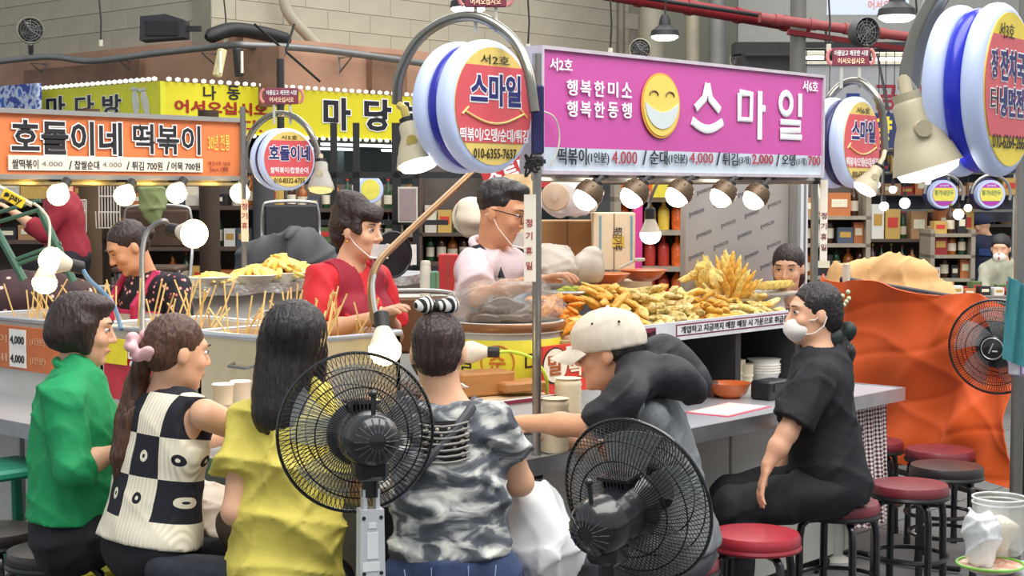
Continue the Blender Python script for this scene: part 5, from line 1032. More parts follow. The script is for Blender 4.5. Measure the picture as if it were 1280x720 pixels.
S = SDF(.02); B.trunk(S, .026, .95); S.cut(B.at(.3, 0, .03), -B.fr); S.cut(B.at(.74), B.up); S.cut(B.at(-.1), -B.up); S.build('apron', M('apron_sky', (150, 190, 214), .7), th, .009)
trousers(B, th, pants_k, .16, h=.012); shoes(B, th, M('shoe_dark'))
S = SDF(.02); hd.e(S, (0, -.022, .05), (.079, .092, .08)); hd.e(S, (0, .03, .1), (.06, .06, .03)); hd.e(S, (0, .12, -.03), (.09, .07, .095), sub=True, k=.01); hd.cp(S, (-.1, -.02, -.06), (.1, -.02, -.06), .055, .055, sub=True, k=.01); S.folds(.003, 130, 3); S.build('hair', hair_k, th, .006)
gm = M('glasses_frame', (40, 26, 30), .3)
for q in (-1, 1):
    b = MB(); b.ring(hd.p(q * .033, .105, .008), .022 * hd.s, .0018, 20, 6, hd.y); b.tube([hd.p(q * .055, .1, .014), hd.p(q * .077, .05, .014), hd.p(q * .08, -.01, .012)], .0022, 6); b.build('glasses_rim', gm, th, world=True)
b = MB(); b.tube([hd.p(-.012, .107, .01), hd.p(.012, .107, .01)], .002, 6); b.build('glasses_bridge', gm, th, world=True)
mouth_shield(hd, th)
# ---- 9 woman vendor in floral blouse
hd = Head(W(160, 309, 6.9), -58, 32, size=.95)
J = JJ(neck=(183, 350, 6.98), pelvis=(196, 505, 7.05), shR=(152, 365, 7.12), shL=(222, 358, 6.84), elR=(130, 415, 7.0), elL=(228, 430, 6.7), wrR=(120, 420, 6.72), wrL=(165, 425, 6.6), kneeR=(185, 625, 7.1), kneeL=(215, 630, 6.95), ankR=(185, 730, 7.1), ankL=(215, 735, 6.95))
th, B = person('woman vendor in a dark floral blouse and magenta apron looking down', hd, J, .98, tone=(218, 160, 122))
hd.eyes(th, closed=True)
flo = ramp_mat('floral_print', 'voronoi', 32, [(.0, (232, 214, 200)), (.16, (210, 190, 180)), (.24, (176, 50, 60)), (.32, (30, 28, 40)), (.6, (22, 22, 32))], .8)
top(B, th, 'blouse', flo, sl=1.1, off=.018, hem=.0, folds=(.006, 30, 51), slt=.014)
for q in (-1, 1): b = MB(); b.tube([B.at(.5, q * .07, .14), B.at(.85, q * .09, .14), B.at(1.07, q * .1, .02), B.at(1.0, q * .085, -.09), B.at(.75, q * .03, -.14), B.at(.5, -q * .05, -.135)], .02, 8); b.build('apron_strap', M('apron_magenta', (186, 40, 84), .7), th, world=True)
S = SDF(.02); B.trunk(S, .028, .98); S.cut(B.at(.3, 0, -.02), -B.fr); S.cut(B.at(.8), B.up); S.cut(B.at(-.1), -B.up); S.build('apron', M('apron_magenta'), th, .01)
trousers(B, th, pants_k, .16, h=.014); shoes(B, th, M('shoe_dark'))
S = SDF(.02); hd.e(S, (0, -.02, .038), (.079, .096, .087)); hd.e(S, (0, -.04, -.01), (.074, .068, .055)); hd.e(S, (0, .12, -.03), (.078, .068, .09), sub=True, k=.012); hd.cp(S, (-.1, .025, -.05), (.1, .025, -.05), .045, .045, sub=True, k=.01); S.grooves(hair_grooves(hd, 'x', .002, 50)); S.build('hair', hair_d, th, .006)
S = SDF(.01); S.ell(hd.p(0, -.115, .0), (.03, .03, .035)); S.folds(.003, 110, 3); S.build('hair_bun', hair_d, th, .006)
b = MB(); b.ring(hd.p(0, -.1, .0), .022, .008, 16, 6, hd.y); b.build('hair_tie', M('scrunchie_pink'), th, world=True)
# ---- 10 woman half hidden behind the fritters
hd = Head(W(985, 336, 7.45), -20, 8, size=.95)
J = JJ(neck=(984, 385, 7.5), pelvis=(984, 520, 7.55), shR=(945, 402, 7.5), shL=(1022, 402, 7.5), elR=(938, 450, 7.4), elL=(1030, 450, 7.4), wrR=(955, 470, 7.25), wrL=(1015, 470, 7.25), kneeR=(970, 560, 7.3), kneeL=(1000, 560, 7.3), ankR=(970, 655, 7.3), ankL=(1000, 655, 7.3))
th, B = person('dark-haired woman whose head shows above the tempura plates at right', hd, J, .98)
hd.eyes(th)
top(B, th, 'shirt', M('shirt_brown', (96, 74, 62), .8), sl=1.6, h=.012, folds=None); trousers(B, th, pants_k, .16, h=.014); shoes(B, th, M('shoe_dark'))
S = SDF(.02); hd.e(S, (0, -.018, .04), (.08, .098, .088)); hd.e(S, (0, -.03, -.04), (.08, .07, .08)); hd.e(S, (0, .12, -.035), (.062, .07, .085), sub=True, k=.012); S.grooves(hair_grooves(hd)); S.build('hair', hair_d, th, .006)
# ---- 11 far man in navy, 12 far masked woman, 13 far seated person in crimson
hd = Head(W(1227, 284, 16), -150, 10, size=1.0)
J = JJ(neck=(1233, 297, 16), pelvis=(1228, 362, 16), shR=(1249, 303, 16), shL=(1210, 303, 15.95), elR=(1256, 330, 16), elL=(1204, 330, 15.9), wrR=(1245, 340, 16.1), wrL=(1195, 336, 15.85), kneeR=(1238, 395, 15.95), kneeL=(1220, 395, 15.95), ankR=(1238, 432, 16), ankL=(1220, 432, 16))
th, B = person('distant man in a navy t-shirt and cap standing at the liquor stall', hd, J, 1.0, h=.012, fine=False)
top(B, th, 'tshirt', M('tshirt_navy', (28, 36, 62), .8, var=.1), sl=.7, h=.014, off=.02, hem=-.02, slt=.02); trousers(B, th, M('trousers_navy', (26, 32, 54), .8), .16, h=.014); shoes(B, th, M('shoe_dark'))
b = MB(); b.box((0, 0, 0), (.3, .012, .07), Matrix.Translation(B.at(.72, .02, -.13)) @ Matrix(B.R.tolist()).to_4x4(), bev=.005); b.build('back_stripe', M('stripe_blue', (34, 58, 110), .8), th, world=True)
S = SDF(.02); hd.e(S, (0, -.005, .05), (.088, .108, .088)); S.cut(hd.p(0, 0, .02), -hd.z); hd.e(S, (0, .13, .03), (.07, .07, .012)); S.build('cap', M('cap_navy', (24, 34, 66), .8), th, .01)
hd = Head(W(1251, 311, 12.5), -25, 10, size=.95)
J = JJ(neck=(1252, 330, 12.5), pelvis=(1250, 395, 12.5), shR=(1233, 337, 12.5), shL=(1274, 337, 12.5), elR=(1229, 362, 12.4), elL=(1274, 366, 12.3), wrR=(1240, 368, 12.15), wrL=(1252, 362, 12.1), kneeR=(1225, 400, 12.1), kneeL=(1250, 400, 12.1), ankR=(1225, 470, 12.1), ankL=(1250, 470, 12.1))
th, B = person('distant seated woman with a white mask beside the steel post at right', hd, J, .96, h=.01)
top(B, th, 'jacket', M('jacket_sage', (150, 150, 132), .8, var=.15, scale=20), sl=1.5, h=.012, off=.02); trousers(B, th, pants_k, .16, h=.014)
S = SDF(.02); hd.e(S, (0, -.02, .04), (.082, .1, .088)); hd.e(S, (0, -.04, -.05), (.085, .07, .08)); hd.e(S, (0, .12, -.035), (.065, .07, .09), sub=True, k=.012); S.build('hair', hair_k, th, .01)
S = SDF(.012); hd.e(S, (0, .062, -.055), (.056, .058, .052)); S.cut(hd.p(0, .04, 0), -hd.y); S.cut(hd.p(0, .06, -.008), hd.z); S.build('face_mask', maskm, th, .007)
b = MB(); b.ell(hd.p(.0, .118, -.055), (.012, .006, .014), 8, 6); b.build('mask_print', M('lip_red', (200, 50, 40)), th, world=True)
hd = Head(W(75, 222, 9.6), -100, 15, size=.98)
J = JJ(neck=(78, 248, 9.6), pelvis=(84, 325, 9.6), shR=(72, 258, 9.75), shL=(76, 260, 9.45), elR=(52, 290, 9.75), elL=(56, 292, 9.4), wrR=(20, 268, 9.7), wrL=(18, 266, 9.4), kneeR=(42, 330, 9.7), kneeL=(44, 334, 9.45), ankR=(48, 400, 9.7), ankL=(48, 402, 9.45))
th, B = person('far seated person in a crimson top behind the green metal frame', hd, J, .98, h=.009)
top(B, th, 'top', M('top_crimson', (150, 36, 52), .8, var=.12), sl=1.5, h=.011, off=.02); trousers(B, th, pants_k, .16, h=.014)
S = SDF(.02); hd.e(S, (0, -.02, .04), (.082, .1, .088)); hd.e(S, (0, .12, -.035), (.065, .07, .09), sub=True, k=.012); S.build('hair', hair_k, th, .009)
# ================================================================== LAMPS AND FANS
warm = M('bulb_warm', (255, 216, 140), var=0, emit=20); cool = M('bulb_white', (255, 246, 228), var=0, emit=7); sock = M('socket_black', (34, 30, 30), .5); neckm = M('bulb_neck', (226, 216, 196), .5, var=.03); brownm = M('shade_brown', (104, 84, 64), .4, .4); blackc = M('clamp_black', (26, 24, 24), .5)
def bulb(c, d, lb, s=1.0, mat=warm, stem=None, shade=False, clamp=None, stemr=.006, stemmat=None, name='bulb_lamp', group=None):
    """c centre of the bulb's globe, d direction its tip points"""
    c = Vector(c); d = Vector(d).normalized(); th = thing(name, lb, 'lamp', c - Vector((0, 0, .05 * s)), group=group)
    Mx = pm(th).inverted() @ frame(d.orthogonal(), d, c); R = .043 * s
    b = MB(); b.lathe([(R * .98, -.006 * s), (R, 0), (R * .97, R * .35), (R * .8, R * .68), (R * .45, R * .93), (0, R)], 20, Mx); b.build('bulb', mat, th)
    if shade:
        b = MB(); b.lathe([(R * .5, -.058 * s), (R * .95, -.05 * s), (R * 1.18, -.02 * s), (R * 1.14, .004 * s), (R * 1.04, .0)], 20, Mx); sd_ = b.build('shade', brownm, th)
        b = MB()
        for k in range(10): a = k * math.pi / 5; b.tube([Mx @ Vector((R * .6 * math.cos(a), R * .6 * math.sin(a), -.058 * s)), Mx @ Vector((R * 1.1 * math.cos(a), R * 1.1 * math.sin(a), -.03 * s))], .003 * s, 5)
        b.build('cooling_ribs', blackc, sd_)
    else: b = MB(); b.lathe([(R * .42, -.062 * s), (R * .55, -.05 * s), (R * .98, -.006 * s)], 20, Mx); b.build('bulb_neck', neckm, th)
    sl_ = .075 if shade else .105
    b = MB(); b.lathe([(R * .36, -sl_ * s), (R * .5, (-sl_ + .005) * s), (R * .5, -.06 * s), (R * .42, -.058 * s)], 14, Mx); b.build('socket', sock, th)
    if clamp is not None:
        k = Vector(clamp); b = MB(); b.tube([c - d * (sl_ * s), c - d * ((sl_ + .012) * s), k], .009 * s, 8); b.box(k, (.04, .035, .026), bev=.006); b.build('clamp', blackc, th, smooth=40, world=True)
    if stem: b = MB(); b.tube(smoothpath([c - d * (.1 * s)] + [Vector(p) for p in stem]), stemr, 8); b.build('gooseneck', stemmat or steel, th, world=True)
    return th
for i, (px, py, dx) in enumerate(((737, 244, -.25), (795, 242, -.3), (851, 241, -.3), (906, 242, -.25), (947, 245, -.3))):
    c = PY(px - 4, py + 3, 3.40); bulb(c, RT * (dx - .35) - Vector((0, 0, .8)) - FH * .3, ('first', 'second', 'third', 'fourth', 'fifth')[i] + ' white bulb from the left in the row under the pink sign', 1.0, cool, clamp=PY(px + 16, 221, 3.47), shade=True, group='bulbs under the pink sign')
bulb(W(813, 292, 6.0), -ZUP + V3(RT) * .02, 'single white bulb hanging lower than the row under the pink sign', .95, cool, stem=[W(810, 262, 6.0), W(815, 244, 6.0), PY(825, 222, 3.5)])
for i, (px, py) in enumerate(((73, 243), (156, 244), (221, 241), (300, 241))):
    c = PY(px, py, 6.82); bulb(c, -RT * .1 - Vector((0, 0, .55)) - FH * .9, ('first', 'second', 'third', 'fourth')[i] + ' glowing bulb from the left in the row under the orange sign', 1.25, warm, clamp=PY(px - 6, 224, 6.93), group='bulbs under the orange sign')
bulb(W(241, 292, 6.3), RT * .8 - FH * .6 - Vector((0, 0, .1)), 'big glowing bulb on a bent gooseneck beside the floral vendor', 1.35, warm, stem=[W(205, 276, 6.35), W(186, 288, 6.35), W(178, 315, 6.3), W(178, 372, 6.2), W(178, 420, 5.9)], stemr=.011)
bulb(W(66, 326, 6.2), -RT * .75 + Vector((0, 0, .25)) - FH * .6, 'upper of two glowing bulbs over the left fishcake pot', 1.25, warm, stem=[W(112, 350, 6.2), W(140, 378, 6.1), W(152, 412, 6.0)], stemr=.009, stemmat=M('blue_cable', (86, 120, 150), .5))
bulb(W(56, 352, 6.3), -Vector((0, 0, 1)) - FH * .3, 'lower of two glowing bulbs over the left fishcake pot', 1.15, warm, stem=[W(60, 322, 6.4), W(62, 280, 6.5), W(52, 262, 6.5), W(42, 254, 6.5)], stemmat=M('pale_plastic'))
bulb(W(481, 436, 4.9), RT * .15 - Vector((0, 0, 1)) - FH * .5, 'brightest glowing bulb hanging above the left foreground fan', 1.2, warm, stem=[W(470, 392, 5.0), W(466, 360, 5.2), W(468, 345, 5.34)], stemr=.008)
bulb(W(590, 440, 5.3), -RT, 'white ribbed spot bulb on a green cable before the yellow steamer', .9, M('bulb_off', (222, 214, 200), .4), stem=[W(640, 440, 5.35), W(665, 448, 5.3), W(682, 470, 5.3), W(684, 500, 5.4)], stemmat=M('green_cable', (190, 210, 60), .5))
# ---- flood lamps with beige cone shades, on the arches
beige = M('shade_beige', (186, 176, 148), .45, var=.06)
def flood(c, d, s, lb, mount, shade=beige, bm=cool, knuckle=beige):
    c = Vector(c); d = Vector(d).normalized(); th = thing('flood_lamp', lb, 'lamp', c - Vector((0, 0, .06 * s))); Mx = pm(th).inverted() @ frame(d.orthogonal(), d, c)
    b = MB(); b.lathe([(.028 * s, -.15 * s), (.036 * s, -.14 * s), (.038 * s, -.10 * s), (.050 * s, -.075 * s), (.053 * s, -.068 * s), (.060 * s, -.045 * s), (.064 * s, -.04 * s), (.074 * s, -.005 * s), (.076 * s, 0), (.070 * s, 0), (.05 * s, -.06 * s)], 28, Mx, cap=False); b.build('shade', shade, th)
    b = MB(); b.lathe([(.068 * s, -.004 * s), (.06 * s, .014 * s), (.03 * s, .024 * s), (0, .026 * s)], 24, Mx); b.build('bulb', bm, th)
    b = MB(); b.lathe([(.03 * s, -.165 * s), (.03 * s, -.145 * s)], 16, Mx); b.build('end_cap', blackc if s < 1 else shade, th)
    m = Vector(mount); b = MB(); b.tube([c - d * (.10 * s) + (m - c).normalized() * .03 * s, c - d * .15 * s + (m - c) * .25, m], .014 * s, 8); b.build('bracket', knuckle, th, world=True)
    b = MB(); b.tube([c - d * .085 * s - FH * .035 * s, c - d * .085 * s - FH * .062 * s], .018 * s, 12); b.build('knuckle_bolt', knuckle, th, world=True)
flood(W(523, 205, 5.05), RT * .25 - Vector((0, 0, 1)) - FH * .25, .95, 'beige flood lamp hanging from the arch of the central round sign', W(500, 132, 5.15), knuckle=M('knuckle_gold', (180, 160, 80), .5))
flood(W(1160, 210, 3.7), RT * .3 - Vector((0, 0, 1)) - FH * .05, 1.12, 'large beige flood lamp on the arch of the right-hand round sign', W(1139, 112, 3.88))
flood(W(1081, 236, 6.75), -RT * .6 - Vector((0, 0, .9)) - FH * .2, .75, 'small beige flood lamp below the round sign at the right stall end', W(1106, 188, 6.9))
flood(W(401, 236, 8.1), -Vector((0, 0, 1)) - FH * .2, .95, 'grey flood lamp with dim yellow bulb beside the left round sign', W(399, 205, 8.15), M('shade_grey', (160, 156, 146), .5), M('bulb_dim', (248, 226, 150), emit=.6, var=0))
# ---- fans
wire = M('guard_black', (20, 20, 22), .35, .3); fbody = M('fan_black', (22, 24, 28), .25, coat=.5, var=.05)
def fan_head(th, Mx, R, back=True, blade=M('blade_smoke', (170, 174, 176), .3, alpha=.3, var=0), n=96, wr=.0013, hubcol=None):
    """head frame: x right, y up, z blowing direction"""
    def guard(nm, z0, zr, r0):
        b = MB()
        for k in range(n):
            a = 2 * math.pi * k / n; sk = .16; pts = []
            for t in (0, .25, .5, .75, .92, 1): r = r0 + (R - r0) * t; a2 = a + sk * (1 - t) ; pts.append(Mx @ Vector((r * math.cos(a2), r * math.sin(a2), z0 + (zr - z0) * t ** 2.6)))
            b.tube(pts, wr, 4, cap=False)
        for f in (.0, .42, .72): r = r0 + (R - r0) * f; b.ring((0, 0, z0 + (zr - z0) * f ** 2.6), max(r, .01), wr * 1.5, 48, 5, Mx=Mx)
        return b.build(nm, wire, th)
    guard('rear_guard', -.055, .012, R * .3); guard('front_guard', .095, .018, R * .27)
    b = MB(); b.ring((0, 0, .015), R, .0045, 64, 8, Mx=Mx); b.build('guard_rim', fbody, th)
    b = MB(); b.lathe([(0, .104), (R * .2, .10), (R * .27, .094), (R * .27, .09), (0, .088)], 28, Mx); b.build('badge', hubcol or fbody, th)
    b = MB(); b.lathe([(0, .06), (.03, .055), (.034, .0), (.03, -.02)], 20, Mx); b.build('hub', fbody, th)
    for k in range(5):
        a0 = k * 2 * math.pi / 5
        b = MB(); b.sheet(lambda u, v: Mx @ Vector(((.03 + (R * .86 - .03) * u) * math.cos(a0 + (v - .5) * (1.05 - .25 * u) + .35 * u), (.03 + (R * .86 - .03) * u) * math.sin(a0 + (v - .5) * (1.05 - .25 * u) + .35 * u), .02 + (v - .5) * .045)), 7, 6, .002); b.build('blade', blade, th)
def motor(th, Mx, L=.15, r=.07):
    b = MB(); b.lathe([(0, -.06 - L), (r * .45, -.058 - L), (r * .8, -.045 - L), (r * .97, -.02 - L), (r, -.06 - L * .55), (r * 1.02, -.06 - L * .5), (r * 1.02, -.06 - L * .45), (r * .98, -.055 - L * .4), (r * 1.0, -.045), (r * 1.15, -.03), (r * 1.2, -.01)], 48, Mx); mo_ = b.build('motor_housing', fbody, th, smooth=60)
    b = MB()
    for k in range(18): a = k * math.pi / 9; b.tube([Mx @ Vector((r * .3 * math.cos(a), r * .3 * math.sin(a), -.061 - L)), Mx @ Vector((r * .8 * math.cos(a), r * .8 * math.sin(a), -.046 - L))], .0018, 5)
    b.build('rear_vents', M('vent_grey', (70, 72, 76), .4), mo_)
    b = MB(); b.tube([Mx @ Vector((0, r * .8, -.06 - L * .75)), Mx @ Vector((0, r * 1.55, -.06 - L * .75))], .006, 8); b.ell(Mx @ Vector((0, r * 1.65, -.06 - L * .75)), .0105, 10, 8); b.build('swing_knob', fbody, mo_)
    b = MB()
    for k in range(7): b.box((-.03 + .01 * k, r * 1.08, -.05), (.005, .03, .05), Mx)
    b.box((0, r * 1.22, -.045), (.085, .008, .07), Mx); b.build('top_grip', fbody, mo_)
def ped_fan(px, py, D, a, tilt, R, lb, colm, stickers=False):
    c = W(px, py, D); h = Vector(heading(a)); z = (h * math.cos(math.radians(tilt)) + Vector((0, 0, 1)) * math.sin(math.radians(tilt))); x = Vector((0, 0, 1)).cross(h)
    base = c - h * .13; th = thing('pedestal_fan', lb, 'fan', (base.x, base.y, 0), math.atan2(-h.x, h.y)); Mx = pm(th).inverted() @ frame(x, z, c); fan_head(th, Mx, R); motor(th, Mx)
    top_ = Mx @ Vector((0, -.075, -.13)); L = top_.z
    b = MB(); b.tube([top_ + Vector((0, 0, .03)), top_ - Vector((0, 0, .07))], .022, 12); b.box(top_ + Vector((0, 0, .0)), (.085, .075, .055), bev=.012); b.build('neck', fbody, th)
    if stickers:
        b = MB(); wv = [(-.037, 0), (.037, 0), (.030, 1), (-.030, 1)]; z0, z1 = .06, L - .10
        b.add([(x_ * (1.1 if not t else 1), y_, z0 + (z1 - z0) * t) for y_ in (top_.y - .022, top_.y + .022) for x_, t in wv], [(3, 2, 1, 0), (4, 5, 6, 7), (0, 1, 5, 4), (1, 2, 6, 5), (2, 3, 7, 6), (3, 0, 4, 7)]); cl_ = b.build('column', colm, th)
        for xx in (-.014, .014): b = MB(); b.box((xx * 1.15, top_.y, L - .085), (.01, .03, .07)); b.build('fork', colm, cl_)
        for xx, zz in ((-.022, L - .12), (.022, L - .12), (-.022, L - .26), (.022, L - .26)): b = MB(); b.tube([(xx, top_.y - .021, zz), (xx, top_.y - .0235, zz)], .005, 10); b.build('screw', sock, cl_)
        for xx, zz, w_, h_ in ((.0, L - .19, .028, .066), (-.004, L - .243, .044, .022), (.0, L - .139, .02, .014)): b = MB(); b.box((xx, top_.y - .0225, zz), (w_, .002, h_)); b.build('sticker', M('sticker_white', (228, 230, 232), .5, var=.02), cl_)
    else: b = MB(); b.tube([(0, top_.y, .05), (0, top_.y, L - .06)], .02, 14); b.build('column', colm, th)
    b = MB(); b.lathe([(.19, 0), (.19, .018), (.15, .035), (.05, .05), (.03, .07)], 32, Matrix.Translation((0, top_.y, 0))); b.build('base', colm, th)
ped_fan(447, 541, 3.98, 199, -2, .205, 'left foreground pedestal fan with black guard on a pale grey column', M('column_grey', (196, 200, 204), .4, var=.03), True)
ped_fan(792, 628, 3.72, 143, 12, .205, 'right foreground pedestal fan with black guard, seen from behind at an angle', fbody)
# fan on the right post, seen from the front
c = W(1247, 433, 5.9); h = Vector(heading(-28)); th = thing('post_fan', 'black-guarded fan with round badge fixed to the right edge post', 'fan', c - Vector((0, 0, .2))); Mx = pm(th).inverted() @ frame(Vector((0, 0, 1)).cross(h), h, c); fan_head(th, Mx, .178, n=110, wr=.001); motor(th, Mx, .1)
b = MB(); b.ring((0, 0, .104), .04, .002, 32, 6, Mx=Mx); b.tube([Mx @ Vector((-.012, -.018, .106)), Mx @ Vector((.004, .02, .106))], .003, 6); b.tube([Mx @ Vector((.0, -.01, .106)), Mx @ Vector((.02, -.01, .106))], .003, 6); b.build('badge_mark', M('badge_silver', (190, 190, 192), .3, .6), th)
b = MB(); b.tube([c - h * .12, W(1272, 470, 5.1)], .014, 8); b.build('bracket', steel, th, world=True)
# ================================================================== FOOD AND COUNTER THINGS
def lump(n, m, r, amp, seed, freq=3.0):
    b = MB(); b.ell((0, 0, 0), r, n, m); rg = np.random.default_rng(seed); D_ = rg.normal(size=(6, 3)); ph = rg.random(6) * 6
    out = []
    for v in b.v:
        u = V3(v) / V3(r); k = 1 + amp * sum(math.sin(freq * (u @ D_[i]) + ph[i]) for i in range(6)) / 3; out.append(tuple(V3(v) * k))
    b.v = out; return b
gold = M('batter_gold', (240, 188, 84), .55, var=.3, scale=55, bump=.5); pale = M('batter_pale', (248, 220, 130), .6, var=.28, scale=55, bump=.5); amber = M('batter_amber', (242, 160, 52), .6, var=.3, scale=50, bump=.5)
veg = ramp_mat('batter_veg', 'noise', 45, [(.36, (116, 116, 50)), (.44, (222, 190, 104)), (.62, (248, 226, 160))], .6, .4)
FR = {}
for nm, mt in (('gold', gold), ('pale', pale), ('amber', amber), ('veg', veg)):
    FR[nm] = [lump(12, 8, (.045 + .012 * i, .02, .015), .35, 10 + i).mesh('fritter', mt, 60) for i in range(3)]
rnd = random.Random(3)
SEG = [(4.52, 4.74, 'amber', .15, 'orange tempura strip in the heap behind the beige cap', 'orange tempura strips'), (4.80, 5.06, 'gold', .17, 'golden vegetable fritter in the left of the tempura pile', 'golden fritters'), (5.06, 5.42, 'veg', .15, 'herb-flecked fritter in the middle of the tempura pile', 'herb fritters'), (5.42, 5.72, 'gold', .13, 'golden fritter in the tempura pile under the tall golden cone', 'golden fritters under the cone'), (5.72, 6.08, 'veg', .09, 'herb-flecked fritter at the right end of the tempura pile', 'right-hand herb fritters')]
for (xa, xb, kd, hh, lb, gp) in SEG:
    lay = int(hh / .024)
    for k in range(lay):
        f = k / max(lay - 1, 1); ya = 3.775 + .16 * f; yb = 4.03 - .02 * f; n = max(5, int((xb - xa) * 34 * (1 - .35 * f)))
        for i in range(n):
            kk = kd if rnd.random() < .72 else rnd.choice(('pale', 'gold'))
            x = xa + (xb - xa) * (i + rnd.random()) / n; y = ya + (yb - ya) * rnd.random() ** 1.7
            o = link('fritter', rnd.choice(FR[kk]), None, (x, y, 1.108 + k * .024 + rnd.random() * .008), (rnd.uniform(-.5, .5), rnd.uniform(-.5, .5), rnd.uniform(0, 6.3)), rnd.uniform(.8, 1.15)); tag(o, lb, 'fritter', gp)
for i, (xa, xb) in enumerate(((4.5, 4.755), (4.80, 5.40), (5.44, 6.08))):
    th = thing('tray', ('left', 'middle', 'right')[i] + ' steel tray under the tempura pile', 'tray', ((xa + xb) / 2, 3.9, 1.091)); b = MB(); w_ = (xb - xa) / 2; b.prism([(-w_, -.15), (w_, -.15), (w_, .17), (-w_, .17)], 0, .006); b.build('pan', inox, th); b = MB(); b.tube([(-w_, -.15, .008), (w_, -.15, .008), (w_, .17, .008), (-w_, .17, .008)], .006, 6, closed=True); b.build('rim', inox, th)
# tall golden cone of upright fried peppers
spike = MB(); spike.lathe([(0, -.055), (.010, -.04), (.015, -.01), (.013, .03), (.006, .055), (0, .068)], 8); spike.v = [(x * (1 + .15 * math.sin(z * 90)), y * .8, z) for x, y, z in spike.v]; spm = [spike.mesh('fried_pepper', gold, 60), spike.mesh('fried_pepper', pale, 60)]
pc_ = PY(911, 362, 4.05); pc_.z = 1.17
th = thing('plate', 'raised white plate under the tall cone of fried peppers', 'plate', (pc_.x, pc_.y, 1.10)); b = MB(); b.lathe([(.07, 0), (.05, .02), (.05, .04), (.13, .055), (.145, .068), (.125, .062), (0, .055)], 28); b.build('dish', M('plate_white', (226, 222, 212), .3), th)
for t, (n, r, z, ti) in enumerate(((14, .105, .03, .75), (12, .085, .065, .6), (10, .062, .095, .45), (7, .04, .122, .3), (4, .018, .145, .14))):
    for i in range(n):
        a = 2 * math.pi * (i + .5 * (t % 2)) / n + rnd.uniform(-.1, .1); d = Vector((math.cos(a) * math.sin(ti), math.sin(a) * math.sin(ti), math.cos(ti)))
        o = link('fried_pepper', spm[(i + t) % 3 == 0], None, (pc_.x + r * math.cos(a), pc_.y + r * math.sin(a), pc_.z + z), d.to_track_quat('Z', 'Y').to_euler(), rnd.uniform(.95, 1.15)); tag(o, 'golden fried pepper standing in the tall cone', 'fried pepper', 'cone of fried peppers')
# round heap beside the cone, plate of slices at right
for i in range(16):
    a = i * 2.4; r = .05 * math.sqrt(i / 16); p = PY(880, 356, 3.98); o = link('fritter', FR['pale'][i % 3], None, (p.x + r * math.cos(a) * 1.3, p.y + r * math.sin(a), 1.27 + .05 * (1 - i / 16)), (i, i * .7, a), .9); tag(o, 'pale fritter in the small round heap left of the golden cone', 'fritter', 'small round heap of fritters')
p = PY(966, 378, 3.98); th = thing('plate', 'white plate of pale tempura slices below the dark-haired woman', 'plate', (p.x, p.y, 1.10)); b = MB(); b.lathe([(.06, 0), (.05, .05), (.12, .075), (.125, .085), (0, .075)], 24); b.build('dish', M('plate_white'), th)
for i in range(12): o = link('fritter', FR['pale'][i % 3], None, (p.x - .09 + .0165 * i, p.y - .01 + .004 * (i % 3), 1.215), (1.4, .2, 1.35 + .03 * i), (.75, 1, .8)); tag(o, 'pale tempura slice standing on the plate below the dark-haired woman', 'fritter', 'upright tempura slices')
# white tub under orange strips
q = W(722, 402, 5.75); th = thing('tub', 'cream plastic tub of tempura left of the beige cap', 'tub', (q.x, q.y, .99)); b = MB(); b.lathe([(.085, 0), (.105, .10), (.115, .12), (.108, .122), (.09, .1), (0, .09)], 24); b.build('bowl', M('tub_cream', (228, 210, 176), .5), th)
for i in range(14): a = i * 2.4; r = .085 * math.sqrt(i / 14); o = link('fritter', FR['amber' if i % 3 else 'pale'][i % 3], None, (q.x + r * math.cos(a), q.y + r * math.sin(a), 1.12 + .05 * (1 - i / 14)), (.3 * i, .2, a), 1.0); tag(o, 'orange tempura strip in the cream plastic tub', 'fritter', 'tempura in the cream tub')
# ---- sundae steamer with yellow wrap
q = W(632, 420, 5.72); st_ = thing('steamer_pot', 'round steel steamer with a yellow printed wrap', 'pot', (q.x, q.y, .955)); R = .205
b = MB(); b.lathe([(R * .98, 0), (R, .01), (R, .185), (R * 1.06, .19), (R * 1.06, .225), (R * 1.0, .228), (R * .96, .2), (0, .19)], 48); b.build('pot', inox_d, st_); b = MB(); b.lathe([(R * 1.065, .195), (R * 1.075, .20), (R * 1.075, .222), (R * 1.06, .226)], 48, cap=False); b.build('rim_band', M('copper_rim', (150, 104, 72), .35, .7), st_)
b = MB(); b.lathe([(R * 1.003, .012), (R * 1.012, .015), (R * 1.012, .165), (R * 1.003, .168)], 48, cap=False); b.build('wrap', M('wrap_yellow', (232, 220, 60), .45, var=.04), st_)
fa = math.atan2(-q.y, -q.x); Rw = R * 1.013
def cylM(z): return Matrix.Rotation(fa + math.pi / 2, 4, 'Z') @ Matrix.Translation((0, -Rw, z)) @ Matrix(((1, 0, 0, 0), (0, 0, -1, 0), (0, 1, 0, 0), (0, 0, 0, 1)))
def bendp(x, y, z=.002): t = x / Rw; return cylM(0) @ Vector((math.sin(t) * (Rw + z), y, math.cos(t) * (Rw + z) - Rw))
b = MB(); b.tube([bendp(-.03 + .06 * math.cos(t), .09 + .06 * math.sin(t)) for t in [i * math.pi / 16 for i in range(32)]], .003, 6, closed=True); b.build('printed_ring', M('ring_orange', (206, 110, 40)), st_)
text(st_, '순', cylM(0), (-.06, .055, .0, .125), M('ring_orange'), .02, bend=Rw); text(st_, '대', cylM(0), (.07, .05, .13, .13), ink, .0, bend=Rw); text(st_, '찰', cylM(0), (-.19, .05, -.12, .13), ink, .0, bend=Rw)
